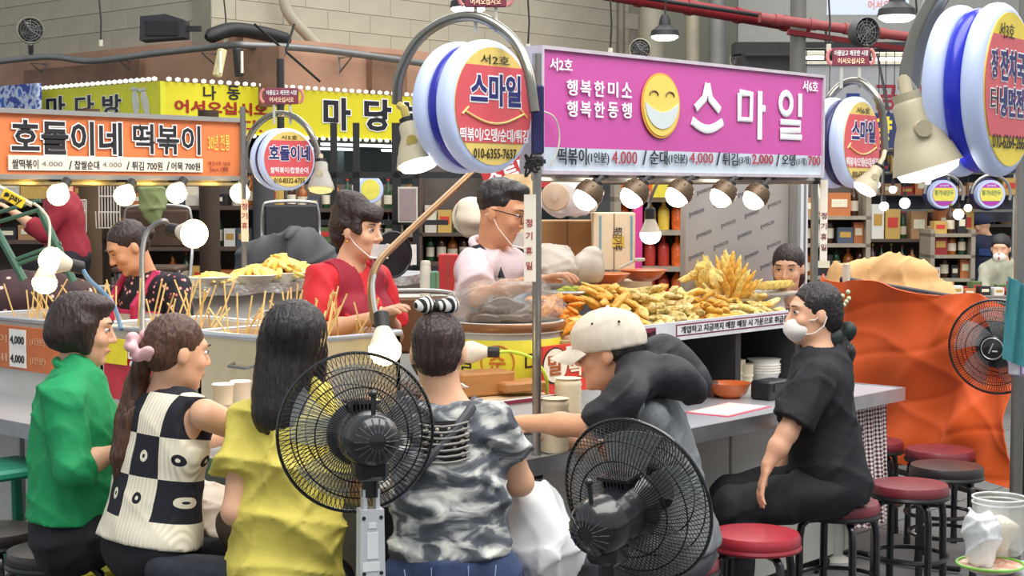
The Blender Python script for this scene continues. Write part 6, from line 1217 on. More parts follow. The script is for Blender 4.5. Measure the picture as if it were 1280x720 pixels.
for i in range(9): b = MB(); zz = .225 + .03 * (i // 4); b.tube([Vector(((.13 - .02 * (i // 4)) * math.cos(t + i) * (1 - .04 * i), (.13 - .02 * (i // 4)) * math.sin(t + i) * (1 - .04 * i), zz + .012 * math.sin(3 * t + i))) for t in [k * .25 for k in range(12)]], .02, 8); b.v = [tuple(Vector(p) + q - Vector((0, 0, q.z - .955))) for p in b.v]; b.solo('blood_sausage', M('sausage_dark', (84, 60, 46), .35, var=.3, scale=40), 'dark coiled sausage piled under plastic in the steamer', 'sausage', 'sausages in the steamer')
def bag(name, c, r, mat, lb, seed, amp=.02, fr=40, h=.009, cat='bag', flat=None, extra=None):
    S = SDF(.03); S.ell(c, r)
    if extra: extra(S)
    S.folds(amp * .7, fr, seed).creases(amp * .8, fr * .6, seed + 1)
    if flat is not None: S.cut((0, 0, flat), (0, 0, -1))
    c = Vector(c); th = bpy.data.objects.new(name, None); z0 = flat if flat is not None else c.z - r[2]
    bpy.data.objects.remove(th); o = S.build(name, mat, None, h); me = o.data
    co = np.empty(len(me.vertices) * 3); me.vertices.foreach_get('co', co); co = co.reshape(-1, 3) - np.array((c.x, c.y, z0)); me.vertices.foreach_set('co', co.ravel()); me.update(); o.location = (c.x, c.y, z0); return tag(o, lb, cat)
clear = M('plastic_clear', (214, 206, 196), .15, alpha=.24, var=.05, coat=.3)
bag('plastic_cover', (q.x, q.y, 1.235), (.215, .2, .085), clear, 'crumpled clear plastic cover heaped over the steamer', 5, .012, 60, flat=1.186)
# ---- red 밀떡 board and pan
MY = 3.58; th = thing('menu_sign', 'red menu panel with a white oval beside the steamer', 'menu board', (4.5, MY, .78)); xa, xb = PY(679, 455, MY).x, PY(765, 455, MY).x
b = MB(); za, zb_ = PY(720, 489, MY).z, PY(720, 429, MY).z; b.box(((xa + xb) / 2, MY + .007, (za + zb_) / 2), (xb - xa, .012, zb_ - za)); b.build('board', M('panel_red', (214, 62, 46), .5), th, world=True); Mx = pm(th).inverted() @ planeY(MY)
ob = ybox(679, 436, 708, 478, MY); ox, oz = (ob[0] + ob[2]) / 2, (ob[1] + ob[3]) / 2
for k, m_, z in ((1.08, ink, .001), (1.0, M('oval_cream', (238, 222, 200), .5), .003)): b = MB(); b.prism([(ox + k * (ob[2] - ob[0]) / 2 * math.cos(t), oz + k * (ob[3] - ob[1]) / 2 * math.sin(t)) for t in [i * math.pi / 16 for i in range(32)]], 0, z + .001, Mx); b.build('oval', m_, th)
text(th, '밀', Mx, ybox(684, 443, 700, 469, MY), M('letter_rust', (168, 84, 30)), .02, z=.005); text(th, '떡', Mx, ybox(711, 448, 726, 470, MY), M('letter_cream', (246, 226, 190)), .03, z=.001)
b = MB(); w4 = ybox(707, 432, 728, 442, MY); yslab(b, w4, MY - .005, .004); b.build('white_patch', M('tag_white'), th, world=True)
for x in (xa + .02, xb - .02): b = MB(); b.box((x, MY + .02, (.78 + za) / 2 + .02), (.02, .014, za - .78 + .04)); b.build('leg', dkin, th, world=True)
b = MB(); b.box((4.63, 3.9, .925), (.27, .32, .29)); b.box((4.63, 3.9, 1.08), (.28, .33, .02)); b.solo('cooking_base', inox_d, 'steel cooking base behind the red menu panel', 'stove')
th = thing('stove_base', 'steel stand carrying the yellow-wrapped steamer', 'stand', (q.x, q.y, .78)); b = MB(); b.lathe([(.19, 0), (.18, .02), (.18, .16), (.2, .175)], 32); b.build('drum', dkin, th)
# tteokbokki tray, wooden boxes in front of the steamer
ta = PZ(600, 497, .88); th = thing('rice_cake_pan', 'shallow pan of orange rice cakes left of the post', 'pan', (ta.x, ta.y, .78)); b = MB(); b.prism([(-.2, -.12), (.2, -.12), (.2, .12), (-.2, .12)], .0, .09); b.build('pan', inox, th); b = MB(); b.box((0, 0, .092), (.37, .21, .02), bev=.008); b.build('sauce', M('sauce_orange', (214, 96, 30), .2, var=.2, bump=.4, scale=40), th)
rc = MB(); rc.tube([(-.03, 0, 0), (.03, 0, 0)], .011, 8); rcm = rc.mesh('rice_cake', M('rice_cake', (232, 130, 50), .3))
for i in range(26): o = link('rice_cake', rcm, th, (rnd.uniform(-.15, .15), rnd.uniform(-.08, .08), .105 + rnd.random() * .01), (0, rnd.uniform(-.2, .2), rnd.uniform(0, 3)))
for i, (px, py, z, sx, sz, lb) in enumerate(((602, 478, .94, .2, .08, 'amber wooden box below the yellow steamer wrap'), (648, 482, .90, .16, .035, 'flat wooden tray right of the amber box'), (640, 497, .87, .26, .02, 'thin pale board in front of the wooden boxes'))):
    p = W(px, py, 5.35); b = MB(); b.box((p.x, p.y, p.z), (sx, .12, sz), Matrix.Translation(p) @ Matrix.Rotation(-.35, 4, 'Z') @ Matrix.Translation(-p), bev=.006); b.solo('wooden_box', woodc if i < 2 else M('board_pale', (206, 180, 140), .6), lb, 'box')
p = W(660, 508, 5.25); th = thing('label_rail', 'white label rail with plum stripe behind the tie-dye shoulder', 'label', (p.x, p.y, p.z - .03)); b = MB(); b.box((0, 0, .03), (.36, .012, .06), Matrix.Rotation(-.1, 4, 'Z')); b.build('rail', M('rail_white'), th); b = MB(); b.box((0, -.008, .052), (.36, .004, .012), Matrix.Rotation(-.1, 4, 'Z')); b.build('stripe', M('print_plum'), th)
# ---- tableware
def lathe_thing(name, px, py, z, D, prof, mat, lb, cat, n=24, tilt=None, group=None, parts=()):
    p = W(px, py, D) if z is None else PZ(px, py, z); th = thing(name, lb, cat, p, group=group); b = MB(); b.lathe(prof, n); b.build('body', mat, th)
    for nm, pr, m_ in parts: b = MB(); b.lathe(pr, n); b.build(nm, m_, th)
    return th
cupm = M('paper_cup', (228, 214, 190), .6, var=.05); orbowl = M('bowl_orange', (206, 104, 48), .3, var=.06)
for i in range(2): lathe_thing('paper_cup', (279, 301)[i], (507, 512)[i], None, (5.0, 5.15)[i], [(.025, 0), (.03, .005), (.034, (.065, .09)[i]), (.036, (.068, .093)[i]), (.032, (.065, .09)[i]), (0, .02)], cupm, ('short paper cup at the edge of the end counter', 'taller stack of paper cups behind the short cup')[i], 'cup', parts=[('rim', [(.034, (.066, .091)[i]), (.037, (.069, .094)[i]), (.034, (.072, .097)[i])], M('cup_white', (240, 236, 226)))])
for i, (px, py) in enumerate(((710, 556), (694, 566))): lathe_thing('bowl_stack', px, py, .78, 0, [(.034, 0)] + [(.044 + (.004 if k % 2 else 0), .012 * k + .006) for k in range((19, 15)[i])] + [(.04, .012 * (19, 15)[i])], M('melamine', (222, 208, 178), .4), ('tall stack of cream bowls beside the steel post', 'short stack of cream cups holding skewers by the post')[i], 'bowls', parts=[('top_rim', [(.042, .012 * (19, 15)[i]), (.047, .012 * (19, 15)[i] + .004)], M('melamine'))])
lathe_thing('bowl', 912, 497, .78, 0, [(.04, 0), (.07, .02), (.088, .06), (.092, .064), (.085, .06), (.06, .02), (0, .012)], orbowl, 'orange bowl on the counter under the tempura shelf', 'bowl', parts=[('foot', [(.042, 0), (.045, .008)], orbowl)])
lathe_thing('jar', 890, 496, .78, 0, [(.026, 0), (.03, .03), (.022, .05), (.024, .055), (0, .056)], M('jar_brown', (92, 50, 34), .3), 'small brown jar beside the orange counter bowl', 'jar', parts=[('lid', [(.026, .054), (.026, .066), (.0, .068)], steel)])
for i, (px, h_) in enumerate(((922, .12), (932, .10))): lathe_thing('cup_stack', px, 484, .78, 0, [(.03, 0), (.034, h_), (.036, h_ + .004), (0, h_)], M('melamine'), ('taller', 'shorter')[i] + ' cream cup stack in the shadow behind the orange counter bowl', 'cups', parts=[('bands', [(.0345, h_ * .5), (.036, h_ * .55), (.0345, h_ * .6)], cupm)])
p = PZ(909, 488, .78); b = MB(); b.box((p.x, p.y + .02, .86), (.07, .05, .03), bev=.008); b.solo('sponge', M('sponge_yellow', (222, 200, 70), .8), 'yellow sponge lying above the orange counter bowl', 'sponge')
lathe_thing('plate_stack', 955, 480, .78, 0, [(.05, 0)] + [(.07 + (.006 if k % 2 else 0), .05 + .006 * k) for k in range(9)] + [(.07, .11)], M('plate_white'), 'stack of white plates under the right of the tempura shelf', 'plates', parts=[('top_rim', [(.07, .11), (.078, .115)], M('plate_white'))])
p = PZ(963, 498, .78); th = thing('napkin_box', 'black napkin box under the tempura shelf', 'box', p); b = MB(); b.box((0, 0, .04), (.16, .1, .08), bev=.008); b.build('case', M('plastic_black', (30, 30, 32), .4), th); b = MB(); b.box((.0, -.052, .05), (.1, .006, .03)); b.build('slot', dkin, th)
for i in range(6): p = PZ(886 + 3 * (i % 3), 486 - (i // 3) * 4, .78); b = MB(); b.tube([p, p + Vector((.01 * (i - 2), .005, .14))], .006, 6); b.box(p + Vector((.012 * (i - 2), .005, .15)), (.02, .012, .05), bev=.004); b.solo('spoon', M('cutlery', (206, 206, 208), .25, .8), 'upright steel spoon in the cluster right of the dark hood', 'spoon', 'upright cutlery')
a_, c_ = PZ(905, 512, .78), PZ(945, 505, .78); th = thing('menu_sheet', 'laminated sheet with pink border lying on the counter', 'sheet', (a_.x, a_.y - .02, .78)); Mr = Matrix.Rotation(.1, 4, 'Z'); b = MB(); b.box((0, 0, .002), (.36, .2, .003), Mr); b.build('border', M('sheet_pink', (216, 96, 120), .4), th); b = MB(); b.box((0, 0, .0045), (.33, .175, .002), Mr); b.build('paper', M('sheet_white', (232, 222, 214), .4), th)
# ---- things above the shelf: crates, bowls, boxes, bags
p = PY(780, 372, 4.14); th = thing('wooden_shelf', 'pale wooden riser carrying two orange bowls', 'shelf', (p.x, 4.3, .85)); b = MB(); b.box((0, 0, .39), (.56, .2, .035)); b.build('board', M('riser_tan', (196, 172, 136), .6, var=.08), th)
for x in (-.25, .25): b = MB(); b.box((x, 0, .186), (.04, .18, .372)); b.build('leg', dkin, th)
for i, px in enumerate((757, 804)): lathe_thing('bowl', px, (356, 351)[i], None, (6.55, 6.72)[i], [(.045, 0), (.07, .012), (.098, .042), (.103, .046), (.095, .042), (.06, .012), (0, .01)], orbowl, ('left', 'right')[i] + ' orange bowl on the wooden riser under the pink sign', 'bowl', parts=[('rim', [(.1, .044), (.105, .047), (.1, .05)], orbowl)])
b = MB(); p = W(775, 335, 6.5); b.tube([p, p + RT * .06 + Vector((0, 0, .03))], .006, 6); b.box(p + RT * .08 + Vector((0, 0, .035)), (.05, .03, .014), bev=.004); b.solo('ladle', M('pale_plastic'), 'pale ladle lying across the two orange bowls', 'ladle')
card = M('cardboard', (164, 122, 76), .75, var=.08, scale=6); cardl = M('carton_cream', (222, 206, 172), .7, var=.04)
def carton(px0, y0, px1, y1, D, dp, lb, mat, rz=0, tape=None, z0=None):
    a = W(px0, y1, D); w_ = (px1 - px0) / F * D; h_ = (y1 - y0) / F * D; th = thing('carton', lb, 'box', a + RT * (w_ / 2) + FH * (dp / 2), CAMRZ + rz); b = MB(); b.box((0, 0, h_ / 2), (w_, dp, h_), bev=.004); b.build('box', mat, th)
    b = MB(); b.box((0, -dp / 2 - .001, h_ / 2), (.004, .003, h_ * .98)); b.build('seam', M('seam_brown', (120, 90, 60)), th)
    if tape: b = MB(); b.box((w_ * .1, -dp / 2 - .0015, h_ * .5), (.05, .003, .05)); b.build('tape', M('tape_yellow', (210, 180, 70), .4), th)
    return th, w_, h_, dp
carton(676, 276, 742, 345, 6.9, .3, 'brown cardboard box under the white bag', card)
th, w_, h_, dp = carton(741, 266, 794, 338, 6.75, .2, 'tall cream flour carton standing right of the brown box', cardl, tape=True); text(th, '튀김가루', Matrix.Translation((0, -dp / 2 - .002, 0)) @ Matrix(((1, 0, 0, 0), (0, 0, -1, 0), (0, 1, 0, 0), (0, 0, 0, 1))) @ Matrix.Rotation(-math.pi / 2, 4, 'Z'), (-h_ * .75, -.005, -h_ * .35, .035), ink, .01)
for x in (-.06, .075): b = MB(); b.box((x, -dp / 2 - .001, h_ * .55), (.01, .003, h_ * .8)); b.build('print_band', M('print_teal', (120, 160, 170)), th)
carton(700, 344, 740, 372, 6.6, .14, 'small red and white carton below the orange bowls', M('carton_red', (180, 60, 56)))
whb = M('bag_white', (226, 224, 222), .35, alpha=.8, var=.04); 
bag('plastic_bag', W(715, 246, 6.75), (.14, .1, .09), whb, 'white plastic bag lying on the brown cardboard box', 8, .012, 40, flat=W(715, 275, 6.75).z)
lathe_thing('round_container', 694, 246, None, 6.5, [(.0, -.01), (.055, -.005), (.06, .005), (.055, .012), (.02, .02), (0, .022)], M('container_tan', (190, 166, 140), .4), 'round tan lid showing through the white bag', 'lid', parts=[('knob', [(.018, .02), (.014, .035), (0, .037)], M('plastic_clear'))]).rotation_euler = (math.pi / 2, 0, CAMRZ)
bag('plastic_bag', W(692, 335, 6.4), (.11, .09, .09), M('bag_beige', (208, 200, 186), .4, alpha=.8), 'cream plastic bag behind the left stall post', 11, .012, 40); bag('plastic_bag', W(735, 335, 6.45), (.09, .06, .075), M('bag_beige'), 'cream plastic bag below the brown cardboard box', 15, .012, 46)
for i in range(5): p = W(694 + 6 * i, 366 - (i % 2) * 3, 6.25); b = MB(); b.tube(bez(p, p + RT * .03 + Vector((0, 0, .02)), p + RT * .05, p + RT * .06 - Vector((0, 0, .02)), 6), [.004, .01, .012, .012, .01, .008, .004], 8); b.solo('green_pepper', M('pepper_green', (170, 180, 50), .4), 'yellow-green pepper in the steel bowl behind the post', 'pepper', 'yellow-green peppers')
lathe_thing('bowl', 706, 376, None, 6.25, [(.04, 0), (.08, .03), (.085, .034), (0, .02)], inox_d, 'steel bowl of yellow-green peppers behind the post', 'bowl', parts=[('rim', [(.084, .032), (.088, .036), (.084, .04)], inox)])
# ---- skewers
def skewers(x0, x1, y0, y1, n, lb, gp, seed, lean=.5, zb=.98, rim=1.13, bias=0):
    r_ = random.Random(seed); sm = M('skewer_wood', (226, 190, 120), .6, var=.1); i = 0
    while i < n:
        an = r_.uniform(0, 6.28) if r_.random() > bias else r_.gauss(math.atan2(RT.y, RT.x), .35); tl = r_.uniform(.15, lean); L = r_.uniform(.25, .34)
        d = Vector((math.cos(an) * math.sin(tl), math.sin(an) * math.sin(tl), math.cos(tl))); e = Vector((r_.uniform(x0, x1), r_.uniform(y0, y1), rim)); a = e - d * ((rim - zb) / d.z)
        if not (x0 < a.x < x1 and y0 < a.y < y1): continue
        b = MB(); b.tube([a, a + d * L], .0036, 6); b.ell(a + d * .03, (.014, .014, .02), 8, 6); b.solo('skewer', sm, lb, 'skewer', gp); i += 1
skewers(3.56, 3.94, 4.2, 4.68, 56, 'wooden fishcake skewer leaning in the shiny steel pot', 'skewers in the shiny pot', 4, .85, bias=.45)
skewers(3.56, 3.94, 4.88, 5.3, 22, 'wooden fishcake skewer leaning in the pot with the red panel', 'skewers in the red panel pot', 5, .8, bias=.3)
skewers(3.56, 3.94, 5.6, 6.2, 22, 'wooden fishcake skewer leaning in the far left pot', 'skewers in the far left pot', 6, .7)
# tempura trays on the back counter
for i, (px, py, r) in enumerate(((262, 352, .13), (318, 349, .14), (350, 346, .13), (375, 345, .12))):
    p = PZ(px, py + 6, 1.19); r *= .8; lathe_thing('dish', px, py + 6, 1.19, 0, [(r * .6, 0), (r * .7, .01), (r, .04), (r * 1.03, .045), (r * .9, .04), (0, .03)], M('dish_white', (232, 222, 198), .3), ('first', 'second', 'third', 'fourth')[i] + ' white dish from the left on the back counter', 'dish', parts=[('rim', [(r, .042), (r * 1.04, .046), (r, .049)], M('dish_white'))])
    for k in range((14, 20, 24, 14)[i]): a = k * 2.4; rr = r * .8 * math.sqrt(k / 24); o = link('fritter', FR['pale' if k % 3 else 'gold'][k % 3], None, (p.x + rr * math.cos(a), p.y + rr * math.sin(a), 1.235 + (.0, .03, .075, .03)[i] * (1 - k / 24)), (k * .4, .3, a), 1.0 if i != 2 else 1.1); tag(o, 'pale tempura piece in the %s dish from the left on the back counter' % ('first', 'second', 'third', 'fourth')[i], 'fritter', 'tempura in the %s back dish' % ('first', 'second', 'third', 'fourth')[i])
# crumpled dark plastic behind skewers
bag('plastic_cover', (4.12, 5.02, .98), (.1, .3, .16), ramp_mat('crumple', 'noise', 30, [(.4, (46, 42, 40)), (.52, (130, 124, 116)), (.62, (226, 222, 214))], .25, .6), 'crumpled black and silver plastic behind the skewers', 21, .02, 40, flat=.86)
b = MB(); b.box((4.12, 5.02, .42), (.24, .7, .84)); b.solo('work_cabinet', inox_d, 'low steel cabinet carrying the crumpled black plastic', 'cabinet')
# ---- bags by the customers
bag('plastic_bag', W(672, 672, 4.55), (.10, .08, .15), M('bag_milk', (226, 228, 230), .35, alpha=.75), 'white plastic bag hanging between the tie-dye woman and the right fan', 31, .014, 30, h=.008, extra=lambda S: S.cap(W(655, 622, 4.6), W(690, 690, 4.5), .05, .09))
bag('plastic_bag', W(262, 640, 4.86), (.10, .08, .085), M('bag_cream', (226, 214, 200), .5), 'cream cloth bag on the lap beside the checkered vest', 33, .014, 34, h=.008, extra=lambda S: S.cap(W(240, 610, 4.9), W(280, 670, 4.8), .05, .06))
bag('handbag', W(290, 660, 4.62), (.03, .06, .07), M('bag_brown', (82, 72, 64), .5), 'small dark handbag beside the yellow shirt', 35, .006, 34)
# ================================================================== RIGHT SIDE: TARP, CLOTHS, JAR
tarp = M('tarp_orange', (222, 92, 34), .6, var=.12, scale=3, bump=.12)
TA, TB = W(1030, 340, 8.5), W(1266, 380, 7.1); TA.z, TB.z = 1.20, 1.13
def tf(u, v):
    p = TA.lerp(TB, u); n = (TB - TA).cross(Vector((0, 0, 1))).normalized(); z = p.z * (1 - v) + (.30 + .03 * math.sin(9 * u)) * v
    f = .05 * math.sin(6 * u + 2 * v) + .028 * math.sin(23 * u + 5 * v * v) * v + .022 * math.sin(11 * v + 7 * u) + .018 * math.sin(31 * u * (1 - .6 * v) + 9 * v) + .012 * (1 - abs(math.sin(7 * u + 4 * v + 1))) ** 3 + .010 * (1 - abs(math.sin(9 * v - 4 * u + 2 * math.sin(3 * u)))) ** 3 - .008 * (1 - abs(math.sin(5 * u + 11 * v))) ** 5 + .02 * v * v
    return (p.x + n.x * f, p.y + n.y * f, z - .02 * math.sin(14 * u) * (1 - v))
b = MB(); b.sheet(lambda u, v: tf(u * 1.05 - .01, v), 110, 70, .006); b.solo('tarp', tarp, 'large wrinkled orange tarp hanging behind the stools', 'tarp')
n_ = (TB - TA).cross(Vector((0, 0, 1))).normalized(); back = -n_ if n_.dot(FH) < 0 else n_
th = thing('tarp_stand', 'steel stand holding up the orange tarp', 'frame', ((TA + TB) / 2) * Vector((1, 1, 0)) if False else Vector(((TA.x + TB.x) / 2, (TA.y + TB.y) / 2, 0)))
for t in (.02, .5, .97): p = TA.lerp(TB, t) + back * .12; b = MB(); b.tube([(p.x, p.y, 0), (p.x, p.y, p.z - .02)], .02, 8); b.build('leg', dark, th, world=True)
b = MB(); b.tube([TA + back * .12 - Vector((0, 0, .03)), TB + back * .12 - Vector((0, 0, .03))], .02, 8); b.build('top_rail', dark, th, world=True)
b = MB(); b.tube([(TA + back * .12) * Vector((1, 1, 0)) + Vector((0, 0, .2)) if False else Vector((TA.x + back.x * .12, TA.y + back.y * .12, .2)), Vector((TB.x + back.x * .12, TB.y + back.y * .12, .2))], .02, 8); b.build('low_rail', dark, th, world=True)
# tan cover heap behind it
S = SDF(.05); S.chain([V3(W(1050, 345, 9.6)), V3(W(1110, 338, 9.6)), V3(W(1160, 343, 9.6))], [.07, .10, .07]); S.chain([V3(W(1050, 375, 9.6)), V3(W(1165, 378, 9.6))], [.14, .15]); S.folds(.007, 26, 3, (1.4, 1.4, .3)); S.creases(.018, 16, 6, (1.5, 1.5, .3)); o = S.build('tan_cover', M('cover_tan', (206, 160, 106), .75, var=.12, scale=5), None, .012); tag(o, 'tan cloth cover over goods behind the orange tarp', 'cover')
c = W(1108, 380, 9.6); b = MB(); b.box((c.x, c.y, .45), (1.0, .5, .86), Matrix.Translation((c.x, c.y, 0)) @ Matrix.Rotation(CAMRZ, 4, 'Z') @ Matrix.Translation((-c.x, -c.y, 0))); b.solo('goods_cart', M('cart_brown', (92, 74, 58), .7), 'brown cart standing under the tan cover', 'cart')
b = MB(); b.box(W(1058, 342, 8.4), (.03, .03, .1)); b.solo('tarp_clip', M('pale_plastic'), 'white clip on the top edge of the orange tarp', 'clip')
# checked cloth hanging on the counter end
chkm = ramp_mat('check_weave', 'wave', 30, [(.4, (92, 44, 52)), (.55, (222, 212, 210))], .8)
def gingham():
    m = bpy.data.materials.new('gingham'); m.use_nodes = True; N = m.node_tree.nodes; L = m.node_tree.links; p = N['Principled BSDF']; p.inputs['Roughness'].default_value = .85
    tc = N.new('ShaderNodeTexCoord'); outs = []
    for ax in 'XZ':
        w_ = N.new('ShaderNodeTexWave'); w_.bands_direction = ax; w_.inputs['Scale'].default_value = 17; w_.inputs['Distortion'].default_value = .4; L.new(tc.outputs['Object'], w_.inputs['Vector']); outs.append(w_)
    a = N.new('ShaderNodeMath'); a.operation = 'ADD'; L.new(outs[0].outputs['Fac'], a.inputs[0]); L.new(outs[1].outputs['Fac'], a.inputs[1])
    r = N.new('ShaderNodeValToRGB'); d = N.new('ShaderNodeMath'); d.operation = 'MULTIPLY'; d.inputs[1].default_value = .5; L.new(a.outputs[0], d.inputs[0]); L.new(d.outputs[0], r.inputs[0])
    for e, (ps, c) in zip(r.color_ramp.elements, ((.35, (84, 40, 50)), (.72, (226, 216, 214)))): e.position = ps; e.color = (*lin(c), 1)
    L.new(r.outputs[0], p.inputs['Base Color']); return m
b = MB(); b.sheet(lambda u, v: (6.0 + .28 * u - .03 * v, 3.40 + .012 * math.sin(22 * u) * (.3 + v) - .03 * v, .73 - .55 * v + .01 * math.sin(9 * u)), 30, 14, .005); b.solo('checked_cloth', gingham(), 'maroon and white checked cloth hanging from the counter end', 'cloth')
# teal cloth on the right post and sticker
b = MB(); p = W(1268, 345, 4.95); b.sheet(lambda u, v: p + RT * (-.03 + .06 * u - .012 * v * (1 - u)) - Vector((0, 0, .26 * v + .03 * u)) + FH * (.012 * math.sin(11 * u + 2 * v) - .04), 12, 10, .005); b.solo('hanging_towel', M('towel_teal', (62, 134, 142), .85, var=.1), 'teal towel hanging on the right edge post', 'towel')
b = MB(); p = W(1271, 458, 4.95); b.box(p, (.046, .046, .06), bev=.008); b.solo('post_sticker', ramp_mat('sticker_mix', 'wave', 30, [(.4, (220, 216, 226)), (.6, (150, 110, 180))]), 'purple and white sticker wrapped round the right edge post', 'sticker')
# glass jar with crumpled plastic, plate, little table at lower right
t0 = PZ(1240, 706, .93); th = thing('side_table', 'small table under the plastic jar at lower right', 'table', (t0.x + .05, t0.y, 0)); b = MB(); b.box((.06, -.06, .905), (.2, .2, .03), Matrix.Rotation(CAMRZ, 4, 'Z')); b.build('table_top', inox, th)
for sx in (-.08, .08):
    for sy in (-.08, .08): b = MB(); b.tube([Matrix.Rotation(CAMRZ, 4, 'Z') @ Vector((.06 + sx, -.06 + sy, z)) for z in (0, .89)], .014, 8); b.build('leg', dark, th)
t1 = PZ(1238, 708, .93)
th = thing('plate', 'green-rimmed patterned plate at the lower right corner', 'plate', (t1.x, t1.y, .92)); b = MB(); b.lathe([(.035, 0), (.05, .006), (.062, .014), (.064, .016), (.05, .011), (0, .009)], 32); b.build('dish', ramp_mat('plate_floral', 'noise', 60, [(.45, (226, 210, 190)), (.58, (206, 150, 130))], .3), th); b = MB(); b.ring((0, 0, .0155), .0625, .003, 40, 8); b.build('rim', M('rim_green', (120, 180, 70), .3), th)
S = SDF(.012); c0 = PZ(1226, 700, .94); S.cap(c0 + Vector((0, 0, .012)), c0 + Vector((0, 0, .055)), .026, .034); S.cap(c0 + Vector((0, 0, .06)), c0 + Vector((0, 0, .082)) - RT * .018, .03, .01); S.cap(c0 + Vector((0, 0, .07)), c0 + Vector((0, 0, .085)) + RT * .012, .02, .006); S.creases(.006, 60, 3); o = S.build('wrapped_cup', M('plastic_milky', (228, 230, 232), .3, alpha=.9), None, .004); tag(o, 'cup wrapped in milky plastic with grey print on the green-rimmed plate', 'cup')
c1 = PZ(1258, 698, .94); th = thing('plastic_jar', 'clear wide plastic jar behind the wrapped cup at lower right', 'jar', c1 + FH * .05); b = MB(); b.lathe([(.042, 0), (.05, .01), (.052, .1), (.05, .112)], 28, cap=False); b.build('jar', M('jar_clear', (226, 226, 220), .1, alpha=.4, var=0), th)
for z in (.1, .11): b = MB(); b.ring((0, 0, z), .0515, .0022, 32, 6); b.build('thread_ring', M('jar_rim', (214, 216, 216), .2), th)
S = SDF(.01); S.ell((c1 + FH * .05 + Vector((0, 0, .045))), (.034, .034, .04)); S.folds(.006, 90, 7); o = S.build('crumpled_plastic', M('plastic_cream', (228, 218, 196), .4), None, .005); tag(o, 'crumpled cream plastic stuffed in the clear jar', 'plastic')
# ================================================================== BACKDROP BUILDINGS AND SHOPS
bd = M('shop_back', (140, 152, 152), .8, var=.15, scale=2)
b = MB(); b.box((20.5, 15.6, 1.3), (22, .1, 2.7)); b.box((12.5, 21, 1.3), (.1, 14, 2.7)); w1 = b.build('wall_shop', bd); tag(w1, kind='structure')
b = MB(); b.box((20, 13.9, 2.24), (20.6, 3.6, .06)); b.box((10.9, 20, 2.24), (3.2, 15, .06)); ce = b.build('ceiling', M('shop_ceiling', (150, 164, 164), .7, var=.06)); tag(ce, kind='structure')
c = W(1150, 300, 20); b = MB(); b.box((0, 0, 1.6), (9, .1, 3.2), Matrix.Translation((c.x, c.y, 0)) @ Matrix.Rotation(CAMRZ, 4, 'Z')); w2 = b.build('wall_end', M('end_wall', (104, 104, 108), .8, var=.2, scale=1.5)); tag(w2, kind='structure')
tubem = M('tube_glow', (235, 248, 250), emit=2.2, var=0)
for i in range(9):
    x = 11.5 + (i % 5) * 1.5 + (i // 5) * .6; y = 12.6 + (i // 5) * 1.3; th = thing('ceiling_batten', 'white fluorescent batten on the shop ceiling under the yellow banner', 'lamp', (x, y, 2.14), group='shop ceiling battens'); b = MB(); b.box((0, 0, .05), (1.1, .12, .04)); b.build('housing', M('pale_plastic'), th); b = MB(); b.tube([(-.52, 0, .02), (.52, 0, .02)], .02, 8); b.build('tube', tubem, th)
# shelving units with goods (built facing the viewer)
GOODS = {}
def bottle_mesh(nm, body, h, r, cap):
    b = MB(); b.lathe([(r, 0), (r, h * .55), (r * .85, h * .65), (r * .35, h * .78), (r * .35, h * .95)], 10); b.cur = 1; b.lathe([(r * .42, h * .93), (r * .42, h), (0, h)], 10); b.cur = 2; b.lathe([(r * 1.03, h * .15), (r * 1.03, h * .45)], 10, cap=False); return b.mesh('bottle', [body, cap, M('label_cream', (220, 210, 186))], 40)
def gl(n, c): return M('glass_' + n, c, .15, var=.05)
BOT = [bottle_mesh('a', gl('brown', (64, 36, 22)), .28, .04, M('cap_gold', (190, 150, 70), .3, .6)), bottle_mesh('b', gl('green', (40, 70, 44)), .27, .036, M('cap_red', (170, 40, 40))), bottle_mesh('c', gl('amber', (150, 84, 30)), .24, .045, M('cap_dark', (30, 30, 32))), bottle_mesh('d', gl('pale', (200, 196, 180)), .26, .036, M('cap_gold'))]
BOXC = [(34, 30, 34), (150, 40, 40), (196, 160, 84), (206, 200, 186), (70, 80, 96), (88, 110, 70), (186, 110, 60), (224, 222, 214), (40, 60, 110), (170, 130, 90)]
BXM = []
for i, c in enumerate(BOXC):
    b = MB(); b.box((0, 0, .5), (1, 1, 1)); b.cur = 1; b.box((0, -.505, .55), (.7, .02, .34)); BXM.append(b.mesh('goods_box', [M('goods_%d' % i, c, .5, var=.1, scale=8), M('goods_l%d' % (i % 3), ((224, 216, 190), (190, 150, 70), (200, 60, 50))[i % 3], .5)], 0))
def shelving(px, D, w, boards, lb, mat, depth=.4, posts=True, rz=0, top_z=None, backp=True):
    p = W(px, 300, D); th = thing('shelf_unit', lb, 'shelf', (p.x, p.y, 0), CAMRZ + rz)
    for z in boards: b = MB(); b.box((0, 0, z - .015), (w, depth, .03)); b.build('shelf_board', mat, th)
    zt = top_z or boards[-1] + .05
    for sx in (-1, 1): b = MB(); b.box((sx * (w / 2 - .02), 0, zt / 2), (.04, depth, zt)); b.build('upright', mat, th)
    if backp: b = MB(); b.box((0, depth / 2, zt / 2), (w, .02, zt)); b.build('back_panel', M('shelf_back', (92, 84, 78), .8), th)
    return th
